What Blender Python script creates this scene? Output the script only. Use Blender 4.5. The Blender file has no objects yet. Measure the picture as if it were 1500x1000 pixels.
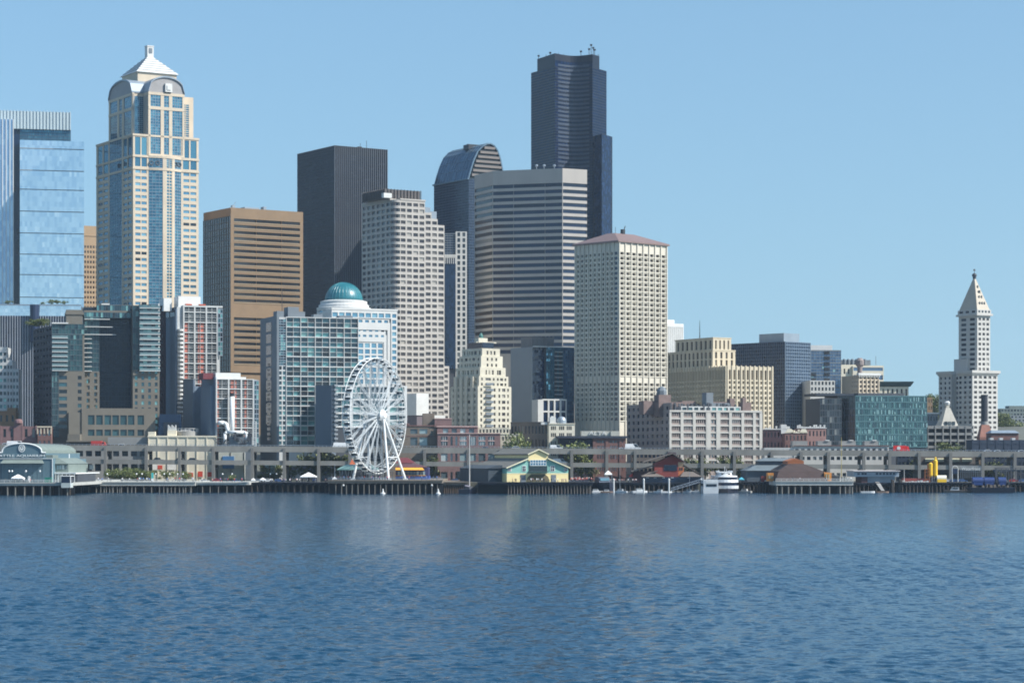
import bpy, math, random
from math import sin, cos, pi, radians, sqrt, atan2
from mathutils import Vector, Matrix
random.seed(7)
C = bpy.context.scene.collection
S = bpy.context.scene
# ---------------------------------------------------------------- camera
F, HZ, CH = 3450.0, 670.0, 15.0        # focal length in photo pixels, horizon row, eye height
cam = bpy.data.objects.new('camera', bpy.data.cameras.new('camera'))
C.objects.link(cam); S.camera = cam
cam.location = (0, 0, CH); cam.rotation_euler = (pi/2, 0, 0)
cam.data.sensor_width = 36.0; cam.data.lens = 36.0*F/1500
cam.data.shift_y = (HZ-500)/1500.0
cam.data.clip_start = 1.0; cam.data.clip_end = 60000
# ---------------------------------------------------------------- sky, sun, exposure

SKZ = (0.6,0.07); SKS = .1; SKA = (1,1,5)
SUN_PHI, SUN_EL = radians(18), radians(42)
w = bpy.data.worlds.new('World'); S.world = w; w.use_nodes = True
nt = w.node_tree; bg = nt.nodes['Background']
sky = nt.nodes.new('ShaderNodeTexSky'); sky.sky_type = 'NISHITA'; sky.sun_disc = False
sky.sun_elevation = SUN_EL; sky.sun_rotation = pi/2+SUN_PHI
sky.air_density, sky.dust_density, sky.ozone_density = SKA; sky.altitude = 0
_tc = nt.nodes.new('ShaderNodeTexCoord'); _sp = nt.nodes.new('ShaderNodeSeparateXYZ'); _cb = nt.nodes.new('ShaderNodeCombineXYZ')
_ma = nt.nodes.new('ShaderNodeMath'); _ma.operation = 'MULTIPLY_ADD'; _ma.inputs[1].default_value = SKZ[0]; _ma.inputs[2].default_value = SKZ[1]
_mx = nt.nodes.new('ShaderNodeMath'); _mx.operation = 'MAXIMUM'; _mx.inputs[1].default_value = 0
nt.links.new(_tc.outputs['Generated'], _sp.inputs[0]); nt.links.new(_sp.outputs[2], _mx.inputs[0]); nt.links.new(_mx.outputs[0], _ma.inputs[0])
for i in (0, 1): nt.links.new(_sp.outputs[i], _cb.inputs[i])
nt.links.new(_ma.outputs[0], _cb.inputs[2]); nt.links.new(_cb.outputs[0], sky.inputs[0])
_tn = nt.nodes.new('ShaderNodeVectorMath'); _tn.operation = 'MULTIPLY'; _tn.inputs[1].default_value = (1.05,1.16,1.10)
nt.links.new(sky.outputs[0], _tn.inputs[0]); nt.links.new(_tn.outputs[0], bg.inputs[0]); bg.inputs[1].default_value = SKS
sun = bpy.data.objects.new('sun', bpy.data.lights.new('sun', 'SUN')); C.objects.link(sun)
sun.data.energy = 5.0; sun.data.angle = radians(0.5); sun.data.color = (1, .965, .91)
sd = Vector((cos(SUN_EL)*cos(SUN_PHI), -cos(SUN_EL)*sin(SUN_PHI), sin(SUN_EL)))
sun.rotation_euler = sd.to_track_quat('Z', 'Y').to_euler()
sun.location = (300, -300, 400)
S.view_settings.view_transform = 'Standard'; S.view_settings.look = 'None'
S.view_settings.gamma = 1.0; S.view_settings.exposure = 0.5
try: S.view_settings.use_curve_mapping = False
except Exception: pass
S.cycles.use_denoising = True; S.cycles.filter_width = 1.8; S.cycles.max_bounces = 6; S.cycles.volume_bounces = 0
S.cycles.sample_clamp_indirect = 6.0
# ---------------------------------------------------------------- pixel to place
def X(px, Y): return (px-750)*Y/F
def Z(py, Y): return CH+(HZ-py)*Y/F
# ---------------------------------------------------------------- materials
MATS = {}
def mat(name, col, rough=.8, var=.12, scale=.15, metal=0.0, spec=.5, streak=1.0, fine=0.0):
    if name in MATS: return MATS[name]
    m = bpy.data.materials.new(name); m.use_nodes = True; n = m.node_tree.nodes; l = m.node_tree.links
    p = n['Principled BSDF']; p.inputs['Roughness'].default_value = rough; p.inputs['Metallic'].default_value = metal
    p.inputs['Specular IOR Level'].default_value = spec
    tc = n.new('ShaderNodeTexCoord'); mp = n.new('ShaderNodeMapping'); mp.inputs['Scale'].default_value = (1, 1, streak)
    no = n.new('ShaderNodeTexNoise'); no.inputs['Scale'].default_value = scale; no.inputs['Detail'].default_value = 6; no.inputs['Roughness'].default_value = .65
    l.new(tc.outputs['Object'], mp.inputs[0]); l.new(mp.outputs[0], no.inputs['Vector'])
    mr = n.new('ShaderNodeMapRange'); mr.inputs['From Min'].default_value = .25; mr.inputs['From Max'].default_value = .75
    var = min(.3, var*1.5); mr.inputs['To Min'].default_value = 1-var; mr.inputs['To Max'].default_value = 1+var
    l.new(no.outputs[0], mr.inputs[0])
    vm = n.new('ShaderNodeVectorMath'); vm.operation = 'SCALE'; vm.inputs[0].default_value = col[:3]
    l.new(mr.outputs[0], vm.inputs['Scale']); l.new(vm.outputs[0], p.inputs['Base Color'])
    MATS[name] = m; return m
def glass(name, cols, rough=.08, metal=0.0, ior=1.9, wob=0.0):
    """window glass; each pane or window takes one of cols at random"""
    if name in MATS: return MATS[name]
    m = bpy.data.materials.new(name); m.use_nodes = True; n = m.node_tree.nodes; l = m.node_tree.links
    p = n['Principled BSDF']; p.inputs['Roughness'].default_value = rough; p.inputs['Metallic'].default_value = metal
    p.inputs['IOR'].default_value = ior
    oi = n.new('ShaderNodeObjectInfo'); ge = n.new('ShaderNodeNewGeometry')
    a = n.new('ShaderNodeMath'); a.operation = 'MULTIPLY_ADD'; a.inputs[1].default_value = 7.31
    l.new(ge.outputs['Random Per Island'], a.inputs[0]); l.new(oi.outputs['Random'], a.inputs[2])
    f = n.new('ShaderNodeMath'); f.operation = 'FRACT'; l.new(a.outputs[0], f.inputs[0])
    r = n.new('ShaderNodeValToRGB'); r.color_ramp.interpolation = 'CONSTANT'
    tot = sum(c[1] for c in cols); acc = 0
    for i, (c, q) in enumerate(cols):
        e = r.color_ramp.elements[i] if i < 2 else r.color_ramp.elements.new(min(.999, acc/tot))
        e.position = min(.999, acc/tot); e.color = (*c, 1); acc += q
    if len(cols) == 1: r.color_ramp.elements.remove(r.color_ramp.elements[1])
    l.new(f.outputs[0], r.inputs[0]); l.new(r.outputs[0], p.inputs['Base Color'])
    if wob:
        tc = n.new('ShaderNodeTexCoord'); no = n.new('ShaderNodeTexNoise'); no.inputs['Scale'].default_value = .25; no.inputs['Detail'].default_value = 2
        bp = n.new('ShaderNodeBump'); bp.inputs['Strength'].default_value = wob; bp.inputs['Distance'].default_value = 1
        l.new(tc.outputs['Object'], no.inputs['Vector']); l.new(no.outputs[0], bp.inputs['Height']); l.new(bp.outputs[0], p.inputs['Normal'])
    MATS[name] = m; return m
# ---------------------------------------------------------------- mesh collecting
class MB:
    def __init__(s): s.v = []; s.f = []; s.m = []
    def poly(s, pts, mi=0):
        k = len(s.v); s.v += [tuple(p) for p in pts]; s.f.append(tuple(range(k, k+len(pts)))); s.m.append(mi); return s
    def box(s, x0, x1, y0, y1, z0, z1, mi=0):
        k = len(s.v)
        s.v += [(x, y, z) for z in (z0, z1) for x, y in ((x0, y0), (x1, y0), (x1, y1), (x0, y1))]
        for q in ((3, 2, 1, 0), (4, 5, 6, 7), (0, 1, 5, 4), (1, 2, 6, 5), (2, 3, 7, 6), (3, 0, 4, 7)):
            s.f.append(tuple(k+i for i in q)); s.m.append(mi)
        return s
    def prism(s, poly, z0, z1, mi=0, cap=True):
        n = len(poly); k = len(s.v)
        s.v += [(x, y, z0) for x, y in poly]+[(x, y, z1) for x, y in poly]
        for i in range(n):
            j = (i+1) % n; s.f.append((k+i, k+j, k+n+j, k+n+i)); s.m.append(mi)
        if cap:
            s.f.append(tuple(k+n+i for i in range(n))); s.m.append(mi)
            s.f.append(tuple(k+n-1-i for i in range(n))); s.m.append(mi)
        return s
    def hull(s, a, b, mi=0):
        """closed solid between two rings of equally many points"""
        n = len(a); k = len(s.v); s.v += [tuple(p) for p in a]+[tuple(p) for p in b]
        for i in range(n):
            j = (i+1) % n; s.f.append((k+i, k+j, k+n+j, k+n+i)); s.m.append(mi)
        s.f.append(tuple(k+n+i for i in range(n))); s.f.append(tuple(k+n-1-i for i in range(n))); s.m += [mi, mi]
        return s
    def tube(s, p, q, r, r2=None, n=6, mi=0):
        p, q = Vector(p), Vector(q); d = (q-p)
        if d.length < 1e-6: return s
        d.normalize(); a = d.orthogonal().normalized(); b = d.cross(a); r2 = r if r2 is None else r2
        ra = [p+(a*cos(t)+b*sin(t))*r for t in [2*pi*i/n for i in range(n)]]
        rb = [q+(a*cos(t)+b*sin(t))*r2 for t in [2*pi*i/n for i in range(n)]]
        return s.hull(ra, rb, mi)
    def path(s, pts, r, n=8, mi=0):
        for a, b in zip(pts, pts[1:]): s.tube(a, b, r, n=n, mi=mi)
        return s
    def lathe(s, cx, cy, prof, n=16, mi=0):
        rings = [[(cx+r*cos(2*pi*i/n), cy+r*sin(2*pi*i/n), z) for i in range(n)] for r, z in prof]
        k = len(s.v)
        for R in rings: s.v += R
        for j in range(len(rings)-1):
            for i in range(n):
                a, b = k+j*n+i, k+j*n+(i+1) % n; s.f.append((a, b, b+n, a+n)); s.m.append(mi)
        s.f.append(tuple(k+n-1-i for i in range(n))); s.f.append(tuple(k+(len(rings)-1)*n+i for i in range(n))); s.m += [mi, mi]
        return s
    def mesh(s, name, mats, smooth=False):
        me = bpy.data.meshes.new(name); me.from_pydata(s.v, [], s.f)
        for m in (mats if isinstance(mats, (list, tuple)) else [mats]): me.materials.append(m)
        me.polygons.foreach_set('material_index', s.m)
        if smooth: me.polygons.foreach_set('use_smooth', [True]*len(s.f))
        me.update(); return me
    def build(s, name, mats, parent=None, loc=(0, 0, 0), rz=0, smooth=False):
        o = bpy.data.objects.new(name, s.mesh(name, mats, smooth)); C.objects.link(o)
        o.location = loc; o.rotation_euler = (0, 0, rz)
        if parent: o.parent = parent
        return o
def pieces(name, mb, mats, parent):
    par = list(range(len(mb.v)))
    def find(i):
        while par[i] != i: par[i] = par[par[i]]; i = par[i]
        return i
    for f in mb.f:
        for q in f[1:]: par[find(q)] = find(f[0])
    groups = {}
    for f, mi in zip(mb.f, mb.m): groups.setdefault(find(f[0]), []).append((f, mi))
    out = []
    for fs in groups.values():
        g = MB(); ix = {}
        for f, mi in fs:
            g.f.append(tuple(ix.setdefault(q, len(ix)) for q in f)); g.m.append(mi)
        g.v = [mb.v[q] for q in ix]; out.append(g.build(name, mats, parent))
    return out
def thing(name, label, cat, loc=(0, 0, 0), rz=0, group=None):
    o = bpy.data.objects.new(name, None); C.objects.link(o); o.location = loc; o.rotation_euler = (0, 0, rz)
    o.empty_display_size = .5; o['label'] = label; o['category'] = cat
    if group: o['group'] = group
    return o
def tag(o, label, cat, group=None):
    o['label'] = label; o['category'] = cat
    if group: o['group'] = group
    return o
def setting(o, kind='structure'): o['kind'] = kind; return o
KIDS = {}
def dup(root, loc, rz=0, label=None, group=None, scale=None):
    if root.name not in KIDS: KIDS[root.name] = [(ch, [g for g in bpy.data.objects if g.parent == ch]) for ch in bpy.data.objects if ch.parent == root]
    r = root.copy(); C.objects.link(r); r.location = loc; r.rotation_euler = (0, 0, rz)
    if scale: r.scale = scale
    if label: r['label'] = label
    if group: r['group'] = group
    for ch, gs in KIDS[root.name]:
        c = ch.copy(); C.objects.link(c); c.parent = r
        for g in gs: d = g.copy(); C.objects.link(d); d.parent = c
    return r
def words(text, h, m, parent, loc, rz=0, name='lettering', depth=.15, align='CENTER', width=None):
    """standing letters facing -y"""
    cu = bpy.data.curves.new(name, 'FONT'); cu.body = text; cu.size = h*1.4; cu.extrude = depth; cu.align_x = align
    t = bpy.data.objects.new(name, cu); C.objects.link(t)
    me = bpy.data.meshes.new_from_object(t.evaluated_get(bpy.context.evaluated_depsgraph_get()))
    C.objects.unlink(t); bpy.data.objects.remove(t)
    me.name = name; me.materials.clear(); me.materials.append(m)
    k = 1.0
    if width: xs = [v.co.x for v in me.vertices]; k = width/(max(xs)-min(xs))
    me.transform(Matrix.Rotation(pi/2, 4, 'X') @ Matrix.Diagonal((k, 1, 1, 1)))
    o = bpy.data.objects.new(name, me); C.objects.link(o); o.location = loc; o.rotation_euler = (0, 0, rz)
    if parent: o.parent = parent
    return o
# ---------------------------------------------------------------- buildings
class Bld:
    """a building standing at its near corner; local x runs along its front to the right, y along its other side away from us"""
    def __init__(s, name, label, xc, Y, a, zb=4.0, cat='building', group=None):
        s.xc, s.Y, s.a, s.zb = X(xc, Y), Y, radians(a), zb
        s.root = thing(name, label, cat, (s.xc, Y, zb), s.a, group); s.wins = []
    def u(s, px):
        k = (px-750)/F; return (k*s.Y-s.xc)/(cos(s.a)-k*sin(s.a))
    def v(s, px):
        k = (px-750)/F; return (k*s.Y-s.xc)/(-sin(s.a)-k*cos(s.a))
    def to_px(s, p, ang, px):
        """from local point p along a world direction until column px"""
        ca, sa = cos(s.a), sin(s.a); wx, wy = s.xc+p[0]*ca-p[1]*sa, s.Y+p[0]*sa+p[1]*ca; dx, dy = cos(ang), sin(ang); k = (px-750)/F
        t = (k*wy-wx)/(dx-k*dy); gx, gy = wx+dx*t-s.xc, wy+dy*t-s.Y
        return (gx*ca+gy*sa, -gx*sa+gy*ca)
    def z(s, py): return Z(py, s.Y)-s.zb
    def part(s, name, mb, mats, smooth=False, loc=(0, 0, 0), parent=None): return mb.build(name, mats, parent or s.root, loc, smooth=smooth)
    def grid(s, mb, p0, p1, z0, z1, nc, nr, fw=.6, fh=.55, ml=0, mr=0, mt=0, mb_=0, depth=.4, m=None, wname='window', mi=0, cols=None, rows=None, off=.5, skip=None, sill=0, silm=0):
        """a wall face p0-p1 (left to right seen from outside) with real recessed openings and one window object in each"""
        p0, p1 = Vector((p0[0], p0[1])), Vector((p1[0], p1[1])); d = p1-p0; L = d.length; d /= L; n = Vector((-d.y, d.x)); rz = atan2(d.y, d.x)
        P = lambda q, z, o=0: (p0.x+d.x*q+n.x*o, p0.y+d.y*q+n.y*o, z)
        if cols is None:
            pw = (L-ml-mr)/nc; cols = [(ml+pw*(i+(1-fw)/2), ml+pw*(i+(1+fw)/2)) for i in range(nc)]
        if rows is None:
            ph = (z1-z0-mt-mb_)/nr; rows = [(z0+mb_+ph*(j+(1-fh)*off), z0+mb_+ph*(j+(1-fh)*off+fh)) for j in range(nr)]
        zs = z0
        for a, b in rows:
            mb.poly([P(0, zs), P(L, zs), P(L, a), P(0, a)], mi); q = 0
            for c, e in cols:
                mb.poly([P(q, a), P(c, a), P(c, b), P(q, b)], mi); q = e
                mb.poly([P(c, a), P(e, a), P(e, a, depth), P(c, a, depth)], mi); mb.poly([P(c, b, depth), P(e, b, depth), P(e, b), P(c, b)], mi)
                mb.poly([P(c, a), P(c, a, depth), P(c, b, depth), P(c, b)], mi); mb.poly([P(e, a, depth), P(e, a), P(e, b), P(e, b, depth)], mi)
                x, y, z = P((c+e)/2, (a+b)/2, depth)
                s.wins.append((wname, m, round(e-c, 2), round(b-a, 2), (x, y, z), rz, (c+e)/2))
                if sill: mb.tube(P(c, a-.1, -sill/2), P(e, a-.1, -sill/2), sill/2, n=4, mi=silm)
            mb.poly([P(q, a), P(L, a), P(L, b), P(q, b)], mi); zs = b
        mb.poly([P(0, zs), P(L, zs), P(L, z1), P(0, z1)], mi)
    def curtain(s, p0, p1, z0, z1, nc, nr, gm, mm, mw=.15, md=.25, jit=.06, hw=None, name='glazing', heavy=0, vert=True, horiz=True, parent=None, mname='mullions'):
        """one glazed face: panes with a slight wobble, plus the mullion grid in front of it"""
        p0, p1 = Vector((p0[0], p0[1])), Vector((p1[0], p1[1])); d = p1-p0; L = d.length; d /= L; n = Vector((-d.y, d.x))
        P = lambda q, z, o=0: (p0.x+d.x*q+n.x*o, p0.y+d.y*q+n.y*o, z)
        g = MB(); R = lambda: random.uniform(0, jit)
        for i in range(nc):
            for j in range(nr):
                a, b = L*i/nc, L*(i+1)/nc; c, e = z0+(z1-z0)*j/nr, z0+(z1-z0)*(j+1)/nr
                t, w_ = R(), R(); g.poly([P(a, c, t), P(b, c, w_), P(b, e, w_), P(a, e, t)])
        g.build(name, gm, parent or s.root)
        if mm is None: return
        k = MB(); hw = mw if hw is None else hw
        def bar(q0, q1, a, b, o0, o1):
            k.hull([P(q0, a, o0), P(q1, a, o0), P(q1, a, o1), P(q0, a, o1)], [P(q0, b, o0), P(q1, b, o0), P(q1, b, o1), P(q0, b, o1)])
        if vert:
            for i in range(nc+1):
                q = min(max(L*i/nc, mw/2), L-mw/2); bar(q-mw/2, q+mw/2, z0, z1, -md, .02)
        if horiz:
            for j in range(nr+1):
                z = min(max(z0+(z1-z0)*j/nr, z0+hw/2), z1-hw/2); h = hw*(2.2 if heavy and j % heavy == 0 else 1)
                bar(0, L, z-h/2, z+h/2, -md*.8, .01)
        k.build(mname, mm, parent or s.root)
    def shell(s, mb, poly, z0, z1, mi=0, skip=()):
        """plain walls of a footprint, leaving out the edges in skip, plus a roof and an inner core"""
        n = len(poly)
        for i in range(n):
            if i in skip: continue
            a, b = poly[i], poly[(i+1) % n]; mb.poly([(*a, z0), (*b, z0), (*b, z1), (*a, z1)], mi)
        mb.poly([(*p, z1) for p in poly], mi)
    def each(s, name, mb, mats, parent=None):
        """every separate piece of mb becomes a part of its own"""
        return pieces(name, mb, mats, parent or s.root)
    def parapet(s, mb, W, D, z, h=1.2, t=.5, mi=0, x0=0, y0=0):
        mb.box(x0, x0+W, y0, y0+t, z, z+h, mi).box(x0, x0+W, y0+D-t, y0+D, z, z+h, mi)
        mb.box(x0, x0+t, y0+t, y0+D-t, z, z+h, mi).box(x0+W-t, x0+W, y0+t, y0+D-t, z, z+h, mi)
    def done(s, most=100):
        """the windows that show largest become objects of their own, the rest one mesh"""
        meshes = {}; kinds = {}
        for r in s.wins: kinds.setdefault(r[0], []).append(r)
        tot = len(s.wins)
        for nm, ws in kinds.items():
            lim = most
            if len(ws) > lim:
                def score(r):
                    wx = cos(s.a)*r[4][0]; f = abs(cos(s.a+r[5]))*(1 if -sin(s.a+r[5]-pi/2) > -2 else 0)
                    return (-round(r[2]*r[3]*abs(f), 2), -r[4][2])
                ws.sort(key=score)
            for r in ws[:lim]:
                key = (nm, r[1].name, r[2], r[3])
                if key not in meshes:
                    w2, h2 = r[2]/2, r[3]/2; g = MB()
                    g.poly([(-w2, 0, -h2), (w2, 0, -h2), (w2, 0, h2), (-w2, 0, h2)])
                    meshes[key] = g.mesh(nm, r[1])
                o = bpy.data.objects.new(nm, meshes[key]); C.objects.link(o); o.parent = s.root
                o.location = r[4]; o.rotation_euler = (0, 0, r[5]+random.uniform(-.012, .012))
            rest = ws[lim:]
            if rest:
                g = MB(); ms = []
                for r in rest:
                    if r[1] not in ms: ms.append(r[1])
                    cx, sx = cos(r[5]+random.uniform(-.012, .012)), sin(r[5]+random.uniform(-.012, .012)); w2, h2 = r[2]/2, r[3]/2; x, y, z = r[4]
                    g.poly([(x-cx*w2, y-sx*w2, z-h2), (x+cx*w2, y+sx*w2, z-h2), (x+cx*w2, y+sx*w2, z+h2), (x-cx*w2, y-sx*w2, z+h2)], ms.index(r[1]))
                setting(g.build(nm, ms, s.root), 'stuff')
def K(r, g, b):
    L = .3*r+.59*g+.11*b; mx, mn = max(r, g, b), min(r, g, b)
    if mx and r > b and (mx-mn)/mx < .56: r, g, b = [v+(L-v)*.34 for v in (r, g, b)]
    return tuple(.93*((v/255+.055)/1.055)**2.4 for v in (r, g, b))
# ---------------------------------------------------------------- shared materials
tan = mat('tan stone', K(205, 182, 148), .8, .1, .08)
tan2 = mat('ochre stone', K(142, 106, 64), .75, .1, .1)
cream = mat('cream stucco', K(226, 212, 178), .85, .08, .12)
white = mat('white painted concrete', K(200, 196, 186), .8, .07, .1)
bwhite = mat('bright white', K(216, 216, 210), .6, .08, .2)
grey = mat('grey concrete', K(140, 140, 136), .85, .12, .12)
greyb = mat('blue grey concrete', K(112, 120, 126), .8, .1, .1)
dgrey = mat('dark grey', K(70, 74, 80), .7, .12, .2)
dark = mat('dark metal', K(38, 40, 44), .5, .15, .3)
black = mat('black stone', K(15, 19, 28), .5, .15, .1, spec=.3)
orange = mat('orange panel', K(196, 92, 62), .6, .1, .3)
redbr = mat('red brick', K(132, 84, 74), .9, .14, .4)
pinkbr = mat('pink brick', K(168, 116, 104), .9, .12, .4)
plum = mat('plum brick', K(78, 48, 56), .9, .15, .4)
brownbr = mat('brown brick', K(128, 110, 92), .9, .14, .4)
rust = mat('rust panel', K(176, 108, 58), .8, .15, .6)
lmetal = mat('pale metal', K(140, 152, 162), .45, .08, .2, metal=.2)
copper = mat('green copper', K(70, 120, 112), .5, .15, .2)
alum = mat('aluminium', K(160, 168, 176), .4, .06, .2, metal=.4)
ledge = mat('pale trim', K(206, 206, 200), .7, .08, .3)
# glass: the colours are pane tints, some with blinds drawn
g_blue = glass('sky blue glass', [(K(222, 232, 240), 5), (K(208, 222, 234), 3), (K(230, 238, 244), 3), (K(246, 248, 250), .35)], .08, .92, 1.6, .02)
g_pale = glass('pale fritted glass', [(K(150, 178, 205), 3), (K(170, 195, 215), 2)], .15, .5)
g_teal = glass('teal glass', [(K(76, 128, 148), 4), (K(64, 112, 134), 4), (K(92, 144, 160), 2)], .07, .6, 1.7, .02)
g_dark = glass('dark window glass', [(K(34, 44, 54), 4), (K(52, 62, 70), 3), (K(24, 30, 38), 3), (K(88, 94, 96), 1.8), (K(136, 138, 132), .8)], .1, 0, 1.5)
g_navy = glass('navy glass', [(K(22, 38, 64), 5), (K(28, 46, 74), 3), (K(16, 30, 52), 2)], .1, .12, 1.55, .015)
g_black = glass('black glass', [(K(26, 36, 54), 5), (K(34, 44, 62), 3), (K(20, 28, 44), 2), (K(60, 70, 84), .6)], .14, .0, 1.35, .04)
g_obsid = glass('obsidian glass', [(K(18, 32, 56), 5), (K(24, 44, 76), 3), (K(14, 28, 54), 2)], .15, .0, 1.22, .01)
g_brown = glass('bronze glass', [(K(58, 52, 48), 5), (K(46, 42, 40), 4), (K(76, 68, 58), 1)], .12, .1, 1.7)
g_aqua = glass('aqua flat window', [(K(60, 100, 108), 4), (K(96, 150, 150), 2), (K(38, 62, 74), 4), (K(130, 176, 170), 1.2), (K(28, 36, 44), 2)], .1, .3, 1.7)
g_lite = glass('light blue window', [(K(104, 150, 172), 4), (K(88, 134, 160), 3), (K(130, 172, 188), 1.5), (K(40, 50, 60), .4)], .1, .45, 1.7)
g_shop = glass('blinds behind glass', [(K(150, 170, 172), 3), (K(90, 104, 110), 3), (K(190, 200, 198), 1)], .15, .1, 1.6)
g_brnw = glass('brown window', [(K(66, 58, 60), 4), (K(86, 76, 74), 3), (K(50, 46, 52), 3), (K(110, 102, 96), 1.8), (K(156, 148, 136), .8)], .15, 0, 1.5)

# ---------------------------------------------------------------- 1 sky blue glass tower at the edge
b = Bld('glass_tower', 'pale blue glass office tower with dark floor lines and a white roof screen', 29, 1450, 12)
W = b.u(123); zt = b.z(205)
b.curtain((0, 0), (W, 0), 0, zt, 26, 66, g_blue, None, jit=.06)
m = MB()
for y in (217, 249, 277, 309, 341, 372, 402, 435, 470, 500): m.box(-.2, W, -.5, -.01, b.z(y)-.2, b.z(y)+.2)
b.part('floor_line', m, grey)
m = MB(); m.box(.1, W-.1, .25, 30, 0, zt); b.part('tower_core', m, greyb)
b.curtain((b.u(-10), 7), (0, 7), 0, b.z(187), 8, 66, g_navy, None); b.curtain((0, 7), (b.u(104), 7), zt, b.z(187), 24, 4, g_teal, dgrey, .2, .2)
m = MB(); m.box(b.u(-12), b.u(104), 7.3, 40, 0, b.z(187)-.2); b.part('upper_core', m, dgrey)
m = MB(); z0, z1 = b.z(187), b.z(161); m.box(b.u(-40), b.u(104), 5.4, 40, z0, z1)
for i in range(30): x = b.u(-38)+(b.u(103)-b.u(-38))*i/29; m.box(x-.15, x+.15, 5.0, 5.3, z0, z1+.8)
b.part('roof_screen', m, mat('pale screen', K(188, 202, 206), .5, .05, .1))
b.curtain((b.u(-40), -2), (b.u(20), -2), 0, b.z(176), 11, 70, g_pale, bwhite, .5, .5, horiz=False)
m = MB(); m.box(b.u(-40), b.u(20)-.1, -1.7, 6.9, 0, b.z(176)-.1); b.part('side_slab', m, lmetal)
b.done()
# ---------------------------------------------------------------- 2 finned museum block below it
b = Bld('finned_building', 'low blue glass block lined with white vertical fins, below the pale blue tower', -30, 1330, 6)
W = b.u(119); zt = b.z(447)
b.curtain((0, 0), (W, 0), b.z(462), zt, 40, 3, g_blue, None)
b.curtain((0, 0), (W, 0), 0, b.z(462), 40, 26, g_navy, mat('fin grey', K(150, 154, 162), .7), .4, .8, horiz=False, name='lower_glazing', mname='fin')
m = MB(); m.box(.1, W-.1, .2, 40, 0, zt-.1); b.part('wall', m, dgrey)
m = MB(); m.lathe(b.u(51), -1.5, [(2.6, b.z(500)), (2.6, b.z(446))], 14); b.part('stair_drum', m, mat('navy panel', K(34, 48, 74), .4, .08, .2))
m = MB(); m.box(0, W, -.3, 1, zt, zt+.7); b.part('parapet', m, lmetal)
b.done()
# ---------------------------------------------------------------- 3 tan punched block between
b = Bld('office_block', 'narrow tan office block in the gap between pale blue tower and pointed tower', 110, 1640, 25)
W = b.u(156); zt = b.z(330); m = MB()
b.grid(m, (0, 0), (W, 0), b.z(520), b.z(357), 11, 22, .55, .5, m=g_brown, depth=.6)
m.poly([(0, 0, b.z(357)), (W, 0, b.z(357)), (W, 0, zt), (0, 0, zt)]); m.box(0, W, .8, 30, 0, zt-.1); m.box(0, W, -.3, -.01, b.z(345), b.z(343))
b.part('wall', m, mat('orange tan stone', K(180, 140, 92), .8, .08, .1)); b.done()
# ---------------------------------------------------------------- 4 the pointed tower
b = Bld('pointed_tower', 'tall tan and blue glass tower with arched gables and a white stepped pyramid on top', 195, 1400, 31)
W, D = b.u(291), b.v(141); zl, zb1, zb2, zu = b.z(246), b.z(228), b.z(197), b.z(135)
ux = [b.u(p) for p in (195, 218, 236, 241, 250, 254, 265, 291)]
m = MB()
nr = 27; z0 = b.z(246)-nr*9.2*b.Y/F
def wing(q0, q1):
    L = (Vector(q1)-Vector(q0)).length
    b.grid(m, q0, q1, z0, zl, 0, nr, fh=.46, m=g_lite, depth=.35, cols=[(L*.14, L*.47), (L*.53, L*.86)])
    for za, zb in ((zl+1.2, zb1-.6), (zb1+.8, zb2-1.2)):
        b.grid(m, q0, q1, za-1.2 if za == zl+1.2 else zb1-.6, zb+1.2 if za != zl+1.2 else zb1-.6, 0, 0, m=g_teal, depth=.3, cols=[(L*.12, L*.46), (L*.54, L*.88)], rows=[(za, zb)])
wing((0, 0), (ux[1], 0)); wing((ux[6], 0), (W, 0))
vx = [b.v(p) for p in (195, 178.5, 161, 141)]
wing((0, vx[1]), (0, 0)); wing((0, D), (0, vx[2]))
for z in (zl, zb1, zb2): # belts
    m.box(-.35, W+.35, -.35, -.02, z-.6, z+.6); m.box(-.35, -.02, -.01, D, z-.6, z+.6)
m.box(ux[1], W, .8, D, 0, zb2-.05); m.box(.8, ux[1], vx[1], D, 0, zb2-.05); m.box(.8, ux[1], .8, vx[1], 0, zb2-.05)
m.box(0, W, 0, D, 0, z0-.05)
# bowed glass bay of the front, three strips between piers
def bow(x): t = (x-ux[1])/(ux[6]-ux[1]); return -2.6*sin(pi*t)
for xa, xb, n, pm in ((ux[1], ux[2], 4, 0), (ux[3], ux[4], 2, 1), (ux[5], ux[6], 3, 0)):
    b.curtain((xa, bow(xa)), (xb, bow(xb)), z0, zl-.6, n, nr*2, g_teal, tan if pm else alum, .35 if pm else .12, .2, hw=.5 if pm else .25, horiz=True, jit=.05)
    b.curtain((xa, bow(xa)), (xb, bow(xb)), zl+.8, zb1-.4, n, 5, g_teal, tan if pm else alum, .2, .15, name='band_glazing')
for xa, xb in ((ux[2], ux[3]), (ux[4], ux[5])):
    m.hull([(xa, bow(xa)-.3, z0), (xb, bow(xb)-.3, z0), (xb, .79, z0), (xa, .79, z0)], [(xa, bow(xa)-.3, zb1), (xb, bow(xb)-.3, zb1), (xb, .79, zb1), (xa, .79, zb1)])
n = 8; arc = [(ux[1]+(ux[6]-ux[1])*i/n, bow(ux[1]+(ux[6]-ux[1])*i/n)-.5) for i in range(n+1)]
for z in (zl, zb1): m.prism(arc+[(ux[6], .5), (ux[1], .5)], z-.7, z+.7)
b.curtain((0, vx[2]), (0, vx[1]), z0, zb2, 7, nr*2+10, g_teal, alum, .12, .2, jit=.05)
mm = MB()   # round ornaments in the belt
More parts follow.
